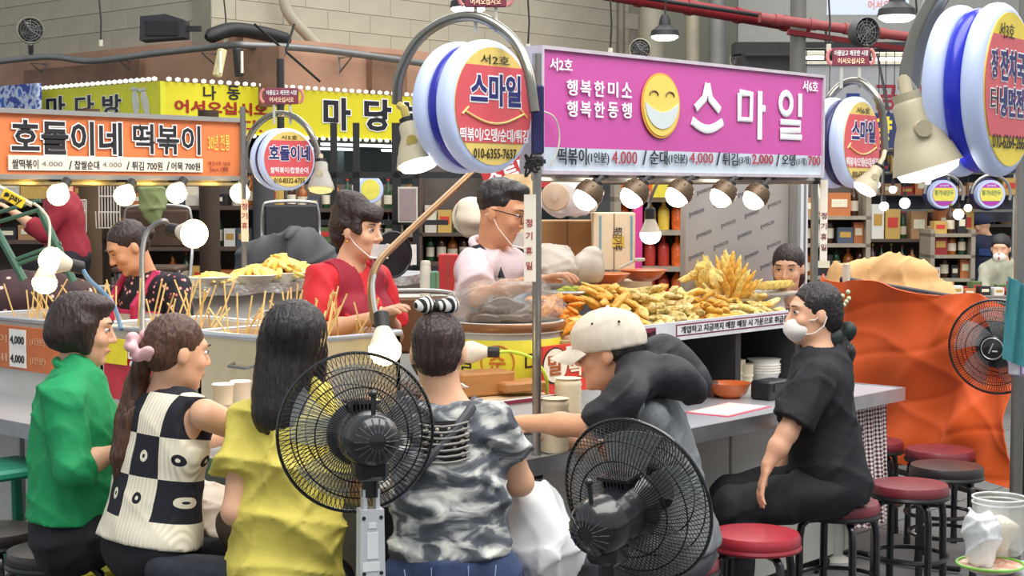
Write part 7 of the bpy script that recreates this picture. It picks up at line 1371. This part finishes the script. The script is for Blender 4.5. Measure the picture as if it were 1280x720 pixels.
def fill(th, z, w, kinds, lb, cat, gp, seed, hr=(.12, .3), y=-.06, gap=.012, wr=(.08, .2)):
    r_ = random.Random(seed); x = -w / 2 + .05; Mt = pm(th)
    while x < w / 2 - .08:
        if r_.random() < kinds: o = r_.choice(BOT).copy() if False else link('bottle', r_.choice(BOT)); ww = .085; p = Mt @ Vector((x + .042, y + r_.uniform(-.03, .03), z)); o.location = p; o.rotation_euler = (0, 0, r_.random() * 6); tag(o, lb[0], 'bottle', gp[0])
        else:
            ww = r_.uniform(*wr); hh = r_.uniform(*hr); o = link('goods_box', r_.choice(BXM)); o.location = Mt @ Vector((x + ww / 2, y, z)); o.rotation_euler = (0, 0, CAMRZ); o.scale = (ww, min(.25, ww * 1.2), hh); tag(o, lb[1], 'box', gp[1])
        x += ww + gap
# liquor stall at right
sh = shelving(1128, 15.5, 1.25, (.5, .86, 1.19), 'dark wooden liquor shelf beyond the orange tarp', M('shelf_dark', (84, 68, 58), .6), top_z=1.2)
fill(sh, 1.19, 1.2, .25, ('liquor bottle on the top board of the far liquor shelf', 'boxed liquor on the top board of the far liquor shelf'), None, ('top shelf bottles', 'top shelf liquor boxes'), 3, (.26, .34), wr=(.1, .18)); fill(sh, .86, 1.2, 1.0, ('liquor bottle on the lower board of the far liquor shelf', ''), None, ('lower shelf bottles', ''), 4); fill(sh, .5, 1.2, .5, ('liquor bottle on the bottom board of the far liquor shelf', 'small box on the bottom board of the far liquor shelf'), None, ('bottom shelf bottles', 'bottom shelf boxes'), 14, (.1, .25))
sh = shelving(1184, 14.8, .42, (.42, .62, .84, 1.06, 1.26), 'narrow packed shelf between the liquor shelf and the man in navy', M('shelf_pale', (150, 140, 124), .6), top_z=1.3)
for i, z in enumerate((.42, .62, .84, 1.06, 1.26)): fill(sh, z, .42, .2, ('bottle on the narrow packed shelf', 'packet on the narrow packed shelf'), None, ('narrow shelf bottles', 'narrow shelf packets'), 20 + i, (.1, .19), wr=(.06, .13))
sh = shelving(1258, 17.2, .9, (.5, .9, 1.3, 1.52), 'cluttered shelf behind the man in navy', M('shelf_pale'), top_z=1.8)
for i, z in enumerate((.9, 1.3, 1.52)): fill(sh, z, .9, .2, ('bottle on the shelf behind the man in navy', 'box on the shelf behind the man in navy'), None, ('bottles behind the man in navy', 'boxes behind the man in navy'), 30 + i, (.1, .22))
# low counter in front of the far man and woman
c = W(1225, 378, 11.8); b = MB(); b.box((0, 0, .42), (1.3, .5, .84), Matrix.Translation((c.x, c.y, 0)) @ Matrix.Rotation(CAMRZ, 4, 'Z')); b.box((0, 0, .86), (1.36, .56, .04), Matrix.Translation((c.x, c.y, 0)) @ Matrix.Rotation(CAMRZ, 4, 'Z')); b.solo('far_counter', M('counter_far', (120, 112, 104), .6), 'low cluttered counter in front of the man in navy', 'counter')
th = thing('crate_stand', 'stand', 'stand'); bpy.data.objects.remove(th)
rr = random.Random(8)
for i in range(26):
    o = link('goods_box', rr.choice(BXM)); p = Matrix.Translation((c.x, c.y, .88)) @ Matrix.Rotation(CAMRZ, 4, 'Z') @ Vector((-.62 + .1 * (i % 13), -.14 + .22 * (i // 13), 0)); o.location = p; o.rotation_euler = (0, 0, CAMRZ + rr.uniform(-.3, .3)); o.scale = (.08, .08, rr.uniform(.03, .10)); tag(o, 'small packet on the low far counter', 'packet', 'packets on the far counter')
# bare round bulbs strung over the liquor stall
for i, (px, py, r) in enumerate(((1097, 231, 4), (1116, 237, 5), (1131, 254, 7), (1105, 258, 6), (1198, 268, 7), (1160, 227, 4), (1006, 268, 7), (1035, 270, 7), (1210, 260, 5))):
    D = 13.8; p = W(px, py, D); th = thing('string_bulb', 'small round white bulb strung above the liquor stall', 'bulb', p - Vector((0, 0, r / F * D)), group='string bulbs'); b = MB(); b.ell((0, 0, r / F * D), r / F * D, 14, 10); b.build('globe', M('globe_white', (250, 250, 250), emit=1.6, var=0), th); b = MB(); b.tube([(0, 0, r / F * D * 1.9), (0, 0, r / F * D * 2 + .05)], .015, 8); b.build('cap', sock, th); zc = 2.9 - (p.z - r / F * D); b = MB(); b.tube([(0, 0, r / F * D * 2 + .05), (0, 0, zc)], .004, 5); b.build('cord', sock, th)
b = MB(); b.tube([W(995, 66, 13.8) * Vector((1, 1, 0)) + Vector((0, 0, 2.9)) if False else Vector((*W(995, 66, 13.8)[:2], 2.9)), Vector((*W(1225, 66, 13.8)[:2], 2.9))], .012, 6); b.solo('bulb_cable', sock, 'black cable carrying the string bulbs above the liquor stall', 'cable')
sh = shelving(1030, 13.2, .7, (.6, .95, 1.22, 1.45), 'cluttered stall shelf behind the right stall post', M('shelf_pale'), top_z=1.9)
for i, z in enumerate((.6, .95, 1.22, 1.45)): fill(sh, z, .7, .5, ('bottle on the shelf behind the right stall post', 'packet on the shelf behind the right stall post'), None, ('bottles behind the right post', 'packets behind the right post'), 40 + i, (.08, .2))
# upper racks / dark clutter behind the far bulbs
c = W(1150, 232, 16.6); th = thing('storage_rack', 'grey steel rack above the liquor stall', 'rack', (c.x, c.y, 0), CAMRZ)
for x in (-1.1, -.4, .3, 1.0): b = MB(); b.tube([(x, 0, 0), (x, 0, 2.3)], .02, 6); b.build('upright', alu, th)
for z in (1.45, 1.62, 1.85, 2.1): b = MB(); b.tube([(-1.15, 0, z), (1.05, 0, z)], .016, 6); b.build('rail', alu, th)
b = MB(); b.box((0, .25, 1.78), (2.3, .04, .9)); b.build('dark_backing', M('rack_back', (70, 72, 84), .8, var=.3, scale=8), th)
fill(th, 1.62, 2.1, .1, ('bottle on the grey rack above the liquor stall', 'bundle on the grey rack above the liquor stall'), None, ('bottles on the grey rack', 'bundles on the grey rack'), 50, (.08, .2), y=.05); fill(th, 1.86, 2.1, 0, ('', 'bundle on the upper rail of the grey rack'), None, ('', 'bundles on the upper rack rail'), 51, (.08, .2), y=.05)
# ---- things behind the pink stall: coloured goods seen between boxes and splash panel
sh = shelving(828, 9.6, .62, (.6, 1.0, 1.2, 1.42, 1.62), 'goods shelf with sauce bottles seen between flour carton and splash panel', M('shelf_pale'), top_z=1.85)
sauce = MB(); sauce.lathe([(.035, 0), (.037, .11), (.03, .13), (.012, .15), (.008, .19), (0, .19)], 10); SA = [sauce.mesh('sauce_bottle', M('sauce_' + n, c, .3), 40) for n, c in (('red', (176, 52, 40)), ('orange', (214, 120, 50)), ('yellow', (222, 190, 70)))]
for r, z in enumerate((1.0, 1.2, 1.42, 1.62)):
    for i in range(7): o = link('sauce_bottle', SA[(0, 0, 2, 1)[r]] if i % 4 else SA[1], None, pm(sh) @ Vector((-.25 + .083 * i, -.08, z)), (0, 0, i)); tag(o, ('red sauce bottle', 'red chilli bottle', 'yellow sauce bottle', 'orange sauce bottle')[r] + ' on the goods shelf behind the flour carton', 'bottle', 'sauce bottles row %s' % ('one', 'two', 'three', 'four')[r])
b = MB(); p = W(797, 292, 7.3); b.box((0, 0, 0), (.045, .02, .34), Matrix.Translation(p) @ Matrix.Rotation(CAMRZ, 4, 'Z'), bev=.003); b.tube([p + FH * .012, Vector((p.x, p.y, 0)) + FH * .012], .008, 6); o = b.solo('pink_banner', M('banner_pink', (206, 60, 140), .5), 'narrow pink standing banner right of the flour carton', 'banner')
b = MB(); p = W(828, 232, 9.36); b.box((0, 0, 0), (.12, .01, .14), Matrix.Translation(p) @ Matrix.Rotation(CAMRZ, 4, 'Z')); b.solo('yellow_note', M('note_yellow', (222, 206, 60), .6), 'yellow paper note hanging behind the pink sign bulbs', 'note')
b = MB(); p = W(650, 285, 7.2); b.box((0, 0, 0), (.14, .02, .5), Matrix.Translation(p) @ Matrix.Rotation(CAMRZ, 4, 'Z')); b.tube([p + FH * .012, Vector((p.x, p.y, 0)) + FH * .012], .008, 6); b.solo('notice_board', ramp_mat('notice_paper', 'noise', 14, [(.4, (226, 206, 160)), (.6, (208, 178, 130))], .7), 'cream notice sheet behind the man with glasses', 'notice')
# ---- mid background: dark shop frame with shelving and goods (behind the woman in red)
fr_ = M('shopframe_black', (30, 30, 32), .5); c = W(470, 300, 12.5); th = thing('shop_partition', 'black metal shop partition behind the woman in red', 'partition', (c.x, c.y, 0), CAMRZ)
k = 12.5 / F
for px in (418, 446, 496, 520): b = MB(); b.box(((px - 470) * k, 0, 1.1), (.05 if px != 496 else .07, .05, 2.2)); b.build('post', fr_, th)
for y_, x0, x1, hh in ((219, 405, 640, .05), (278, 380, 560, .04), (336, 470, 560, .05)): b = MB(); b.box((((x0 + x1) / 2 - 470) * k, 0, CAMZ + (240 - y_) * k), ((x1 - x0) * k, .05, hh)); b.build('rail', fr_, th)
th = thing('poster', 'grey framed panel hung on the black shop frame', 'panel', W(510, 278, 12.3), CAMRZ); b = MB(); b.box((0, 0, .14), (.155, .02, .28)); b.build('frame', M('pale_plastic'), th); b = MB(); b.box((0, -.012, .14), (.13, .01, .25)); b.build('pane', M('panel_mauve', (150, 132, 132), .5, var=.06), th)
th = thing('poster', 'food photo poster below the grey framed panel', 'poster', W(508, 331, 12.3), CAMRZ); b = MB(); b.box((0, 0, .08), (.16, .02, .16)); b.build('sheet', M('sheet_white'), th); b = MB(); b.box((-.03, -.012, .08), (.07, .006, .12)); b.build('picture', ramp_mat('food_photo', 'noise', 30, [(.4, (120, 60, 30)), (.55, (206, 150, 80))]), th)
sh = shelving(568, 13.6, .62, (.7, 1.05, 1.3), 'shelf of bottles between the black frame and the man with glasses', M('shelf_dark'), top_z=1.9, backp=True)
for i, z in enumerate((.7, 1.05, 1.3)): fill(sh, z, .6, .6, ('bottle on the shelf left of the man with glasses', 'box on the shelf left of the man with glasses'), None, ('bottles left of the man with glasses', 'boxes left of the man with glasses'), 60 + i, (.1, .24))
lq = thing('far_window', 'bright shop window panel behind the slanting pole', 'window', W(548, 282, 14.6), CAMRZ); b = MB(); b.box((0, 0, .28), (.42, .03, .56)); b.build('frame', fr_, lq); b = MB(); b.box((0, .02, -.67), (.42, .03, 1.34)); b.build('lower_panel', fr_, lq); b = MB(); b.box((-.06, -.02, .2), (.22, .02, .22)); b.build('pane', M('window_glow', (206, 226, 240), emit=.5, var=0), lq); b = MB(); b.tube([(-.18, -.04, .42), (.18, -.04, .42)], .022, 8); b.build('tube', tubem, lq)
rack = shelving(430, 14.2, 1.5, (.5, .9, 1.2, 1.5), 'rack of dark green bottles behind the left round sign lamp', M('shelf_dark'), top_z=1.72)
for i, z in enumerate((.5, .9, 1.2, 1.5)): fill(rack, z, 1.5, .85, ('bottle on the rack behind the woman in red', 'box on the rack behind the woman in red'), None, ('bottles behind the woman in red', 'boxes behind the woman in red'), 70 + i, (.1, .22))
# ---- left background: covered heap, folding chairs, posts, goods
S = SDF(.06); S.chain([V3(W(325, 330, 9.4)), V3(W(380, 318, 9.4)), V3(W(405, 340, 9.4))], [.16, .15, .12]); S.chain([V3(W(320, 375, 9.4)), V3(W(410, 375, 9.4))], [.2, .2]); S.folds(.008, 22, 4).creases(.02, 12, 4); o = S.build('grey_cover', M('cover_charcoal', (74, 76, 80), .8, var=.1), None, .013); tag(o, 'charcoal cloth heap behind the tempura dishes', 'cover')
q = W(365, 380, 9.4); b = MB(); b.box((q.x, q.y, .38), (.6, .5, .76)); b.solo('storage_crate', M('crate_dark', (60, 58, 56), .8), 'dark storage crate under the charcoal cloth', 'crate')
def folding_chair(px, py, D, s, lb, padm, rz=0):
    p = W(px, py, D); th = thing('folding_chair', lb, 'chair', (p.x, p.y, p.z - .80 * s), CAMRZ + rz)
    b = MB(); b.box((0, .02, .68 * s), (.40 * s, .03, .24 * s), Matrix.Translation((0, 0, 0)), bev=.012); b.build('backrest', padm, th); b = MB(); b.box((0, -.2 * s, .43 * s), (.40 * s, .4 * s, .04), bev=.012); b.build('seat', padm, th)
    b = MB(); b.tube(smoothpath([(-.22 * s, -.35 * s, 0), (-.22 * s, .0, .5 * s), (-.21 * s, .03, .76 * s), (-.15 * s, .03, .82 * s), (.15 * s, .03, .82 * s), (.21 * s, .03, .76 * s), (.22 * s, 0, .5 * s), (.22 * s, -.35 * s, 0)]), .011, 8); b.build('front_frame', M('chair_tube', (170, 170, 168), .3, .7), th)
    for sx in (-1, 1): b = MB(); b.tube([(sx * .2 * s, .14 * s, 0), (sx * .2 * s, -.3 * s, .42 * s)], .011, 8); b.build('rear_leg', M('chair_tube'), th)
    if p.z - .8 * s > .3: b = MB(); h_ = p.z - .8 * s; q = Matrix.Rotation(CAMRZ + rz, 4, 'Z') @ Vector((0, -.1, 0)); b.box((p.x + q.x, p.y + q.y, h_ / 2), (.55 * s, .6 * s, h_), Matrix.Translation((p.x + q.x, p.y + q.y, 0)) @ Matrix.Rotation(CAMRZ + rz, 4, 'Z') @ Matrix.Translation((-p.x - q.x, -p.y - q.y, 0)), bev=.01); b.solo('storage_box', M('crate_dark', (60, 58, 56), .8), 'dark storage box under the ' + lb, 'box')
    return th
folding_chair(196, 262, 10, 1.0, 'brown folding chair behind the floral vendor', M('pad_brown', (78, 58, 44), .6)); folding_chair(364, 256, 10.6, .9, 'black folding chair behind the left round sign', M('pad_black', (42, 42, 46), .6), .3)
folding_chair(513, 372, 6.6, 1.0, 'brown chair back beside the woman in red', M('pad_leather', (104, 70, 44), .4, coat=.3), .2)
for px, D, r, c, lb in ((113, 10.4, .075, (86, 66, 42), 'brown wooden post below the orange sign'), (262, 10.6, .07, (62, 46, 34), 'dark wooden post right of the brown folding chair'), (330, 11.4, .08, (72, 72, 74), 'grey cloth-wrapped post behind the left round sign'), (352, 13, .03, (36, 36, 38), 'black pole rising behind the small plum plaque')):
    p = W(px, 280, D); b = MB(); b.tube([(p.x, p.y, 0), (p.x, p.y, (1.75 if px == 330 else 2.2) if px != 352 else 2.75)], r, 12); b.solo('timber_post', M('timber%d' % px, c, .7, var=.15, scale=8), lb, 'post')
sh = shelving(255, 11.6, 1.1, (.55, .95, 1.25, 1.55), 'goods shelf behind the second bulb under the orange sign', M('shelf_dark'), top_z=1.9)
for i, z in enumerate((.55, .95, 1.25, 1.55)): fill(sh, z, 1.1, .35, ('bottle on the goods shelf under the orange sign', 'box on the goods shelf under the orange sign'), None, ('bottles under the orange sign', 'boxes under the orange sign'), 80 + i, (.08, .22))
sh = shelving(20, 11.6, 1.3, (.5, .9, 1.3, 1.6), 'dim goods shelf behind the green metal frame', M('shelf_dark'), top_z=1.9)
for i, z in enumerate((.5, .9, 1.3, 1.6)): fill(sh, z, 1.3, .2, ('bottle on the dim shelf at far left', 'box on the dim shelf at far left'), None, ('bottles on the dim shelf', 'boxes on the dim shelf'), 90 + i, (.08, .25))
sh = shelving(140, 12.2, 1.0, (.5, .9, 1.3), 'dim shelf behind the wire baskets', M('shelf_dark'), top_z=1.9)
for i, z in enumerate((.5, .9, 1.3)): fill(sh, z, 1.0, .2, ('bottle on the dim shelf behind the wire baskets', 'box on the dim shelf behind the wire baskets'), None, ('bottles behind the baskets', 'boxes behind the baskets'), 95 + i, (.1, .3))
for px, py, w_, h_, lb in ((101, 270, .07, .2, 'small white wire basket hanging by the brown post'), (137, 255, .13, .3, 'large white wire basket hanging by the brown post')):
    p = W(px, py, 9.8); th = thing('wire_basket', lb, 'basket', p - Vector((0, 0, h_ / 2)), CAMRZ); b = MB()
    for i in range(8): x = -w_ / 2 + w_ * i / 7; b.tube([(x, 0, h_), (x, -.01, .0), (x, -.08, .0), (x, -.09, h_ * .35)], .0035, 5)
    b.build('wires', M('wire_white', (214, 212, 204), .4), th); b = MB()
    for z in (0, h_ * .33, h_ * .66, h_): b.tube([(-w_ / 2, -.003, z), (w_ / 2, -.003, z)], .005, 5)
    b.build('rails', M('wire_white'), th)
bag('green_garment', W(190, 250, 9.7), (.10, .05, .16), M('garment_green', (126, 138, 92), .8, var=.1), 'sage green garment hanging above the folding chair', 44, .012, 34, cat='garment')
# green metal frame (easel) with pay sticker at far left
gm_ = M('frame_teal', (70, 108, 92), .45, .2); th = thing('metal_frame', 'green metal ladder-like frame leaning at far left', 'frame', W(30, 345, 6.6))
for a, c in (((-6, 285), (30, 350)), ((50, 262), (92, 352)), ((-10, 268), (50, 250)), ((-10, 280), (50, 262)), ((18, 325), (76, 304)), ((20, 331), (78, 310))): b = MB(); b.tube([W(*a, 6.6), W(*c, 6.6)], .017 if a[0] in (-6, 50) else .009, 8); b.build('bar', gm_, th, world=True)
b = MB(); b.tube([W(-12, 228, 6.5), W(40, 256, 6.5)], .012, 6); b.build('diagonal_rail', M('pale_plastic'), th, world=True)
c = W(16, 248, 6.45); th = thing('pay_sticker', 'yellow rounded pay sticker hanging on the green frame', 'sign', c - Vector((0, 0, .04))); Mx = pm(th).inverted() @ frame(RT - Vector((0, 0, .55)), -FH, c); b = MB(); b.box((0, 0, -.004), (.1, .045, .008), Mx, bev=.004); b.build('plate', M('pay_yellow', (240, 206, 50), .4), th); text(th, 'pay', Mx, (-.012, -.015, .038, .013), ink, .02); b = MB(); b.ell((-.028, .003, .002), (.011, .009, .002), 12, 6, Mx); b.prism([(-.036, -.003), (-.028, -.004), (-.037, -.012)], .0, .003, Mx); b.build('bubble_mark', ink, th)
# polka-dot cloth, teal stool, yellow crate at left
bag('polka_cloth', W(40, 372, 7.3), (.34, .2, .13), ramp_mat('polka', 'voronoi', 16, [(.0, (224, 206, 190)), (.16, (216, 190, 180)), (.2, (70, 42, 48)), (.8, (52, 34, 40))], .8), 'dark polka-dot cloth draped at the far left behind the bulbs', 51, .012, 24, cat='cloth', h=.012)
p = W(40, 372, 7.3); b = MB(); b.box((p.x, p.y, .52), (.5, .5, .98)); b.solo('work_cabinet', inox_d, 'steel cabinet under the polka-dot cloth', 'cabinet')
p = PZ(4, 580, .62); th = thing('plastic_stool', 'teal plastic step stool at the left edge', 'stool', (p.x, p.y, 0)); tm = M('plastic_teal', (38, 132, 108), .4)
b = MB(); b.box((0, 0, .60), (.3, .3, .04), bev=.012); b.build('seat', tm, th)
for sx in (-1, 1):
    for sy in (-1, 1): b = MB(); b.tube([(sx * .12, sy * .12, .59), (sx * .16, sy * .16, 0)], [.02, .026], 8); b.build('leg', tm, th)
for sx, sy, d in ((0, -1, (.26, .02, .05)), (0, 1, (.26, .02, .05)), (-1, 0, (.02, .26, .05)), (1, 0, (.02, .26, .05))): b = MB(); b.box((sx * .14, sy * .14, .3), d); b.build('stretcher', tm, th)
p = PZ(116, 735, 0); p = W(116, 715, 5.6); b = MB(); b.box((p.x, p.y, .14), (.26, .2, .28), Matrix.Translation((p.x, p.y, 0)) @ Matrix.Rotation(.4, 4, 'Z') @ Matrix.Translation((-p.x, -p.y, 0)), bev=.01); b.box((p.x, p.y, .285), (.27, .21, .012)); b.solo('yellow_box', M('box_yellow', (190, 178, 40), .5, var=.1), 'yellow box on the floor under the counter at left', 'box')
# ---- things near the man and the woman in red
p = W(590, 271, 6.9); th = thing('wrapped_fan', 'round fan head wrapped in cream cloth left of the man with glasses', 'fan', p - Vector((0, 0, .08)), CAMRZ); S = SDF(.02); S.ell(p, (.075, .075, .09), np.array([list(RT), list(FH), [0, 0, 1]]).T if False else None); S.folds(.006, 60, 6); S.build('cloth_cover', M('cloth_cream', (214, 206, 186), .8, var=.06), th, .008); b = MB(); b.tube([p, Vector((p.x, p.y, 0))], .014, 8); b.build('stem', steel, th, world=True); b = MB(); b.ring(p, .082, .008, 28, 6, -FH); b.build('hem_ring', M('cloth_cream'), th, world=True)
lathe_thing('tumbler', 532, 371, None, 7.42, [(.026, 0), (.028, .1), (.024, .155), (.02, .17), (0, .172)], M('tumbler_white', (212, 204, 190), .4), 'pale tumbler standing between the two vendors', 'tumbler', parts=[('lid', [(.0245, .15), (.025, .16), (.021, .172), (0, .174)], M('pale_plastic'))])
for i, (a, c, lb) in enumerate((((548, 318, 572, 365), (178, 44, 44), 'red box between the two vendors'), ((538, 340, 552, 368), (90, 140, 110), 'green box beside the pale tumbler'))): carton(*a, 7.4, .12, lb, M('smallbox%d' % i, c, .5))
b = MB(); b.box((0, 0, 0), (.62, .3, .03), Matrix.Translation(W(540, 374, 7.5)) @ Matrix.Rotation(CAMRZ, 4, 'Z')); b.box((0, 0, -.5), (.58, .26, .96), Matrix.Translation(W(540, 374, 7.5)) @ Matrix.Rotation(CAMRZ, 4, 'Z')); b.solo('service_cabinet', inox_d, 'steel cabinet behind the vendors carrying the tumbler', 'cabinet')
p = W(486, 318, 7.5); th = thing('wok', 'black wok standing upright behind the woman in red', 'wok', p - Vector((0, 0, .1)), CAMRZ); Mx = pm(th).inverted() @ frame(RT, -FH + RT * .8, p); b = MB(); b.lathe([(.11, .03), (.105, .02), (.07, -.02), (0, -.03)], 28, Mx); b.build('pan', M('wok_black', (26, 26, 30), .3), th); b = MB(); b.ring((0, 0, .03), .11, .006, 32, 6, Mx=Mx); b.build('rim', M('wok_black'), th)
# cable clump at the top of the left stall post, sign bracket
rr = random.Random(5)
for i in range(7):
    p = W(664 + rr.uniform(-8, 8), 206 + rr.uniform(-6, 6), 5.06); b = MB(); b.tube(smoothpath([p + RT * rr.uniform(-.03, .03) + Vector((0, 0, rr.uniform(-.03, .03))) for _ in range(4)]), .004, 6); b.solo('cable_knot', blackc, 'black knotted cable tied at the top of the left stall post', 'cable', 'cables on the left post')
b = MB(); b.box((0, 0, 0), (.04, .05, .22), Matrix.Translation(W(672, 150, 5.0)) @ Matrix.Rotation(CAMRZ, 4, 'Z'), bev=.006); b.solo('sign_bracket', M('bracket_navy', (30, 32, 84), .5), 'navy bracket between the central round sign and the pink sign', 'bracket')
b = MB(); b.tube(smoothpath([PZ(1020, 712, .02), PZ(1060, 690, .02), PZ(1110, 700, .02), PZ(1150, 706, .02), PZ(1200, 712, .02)]), .012, 8); b.solo('floor_cable', M('rubber_black'), 'black cable lying on the floor under the stools', 'cable')
b = MB(); p = PZ(1045, 705, .0); b.tube([(p.x, p.y, 0), (p.x, p.y, .72)], .03, 12); b.lathe([(.07, 0), (.07, .02), (.035, .04)], 20, Matrix.Translation((p.x, p.y, 0))); b.solo('counter_leg_post', inox_d, 'steel support column standing behind the stool of the woman in black', 'column')
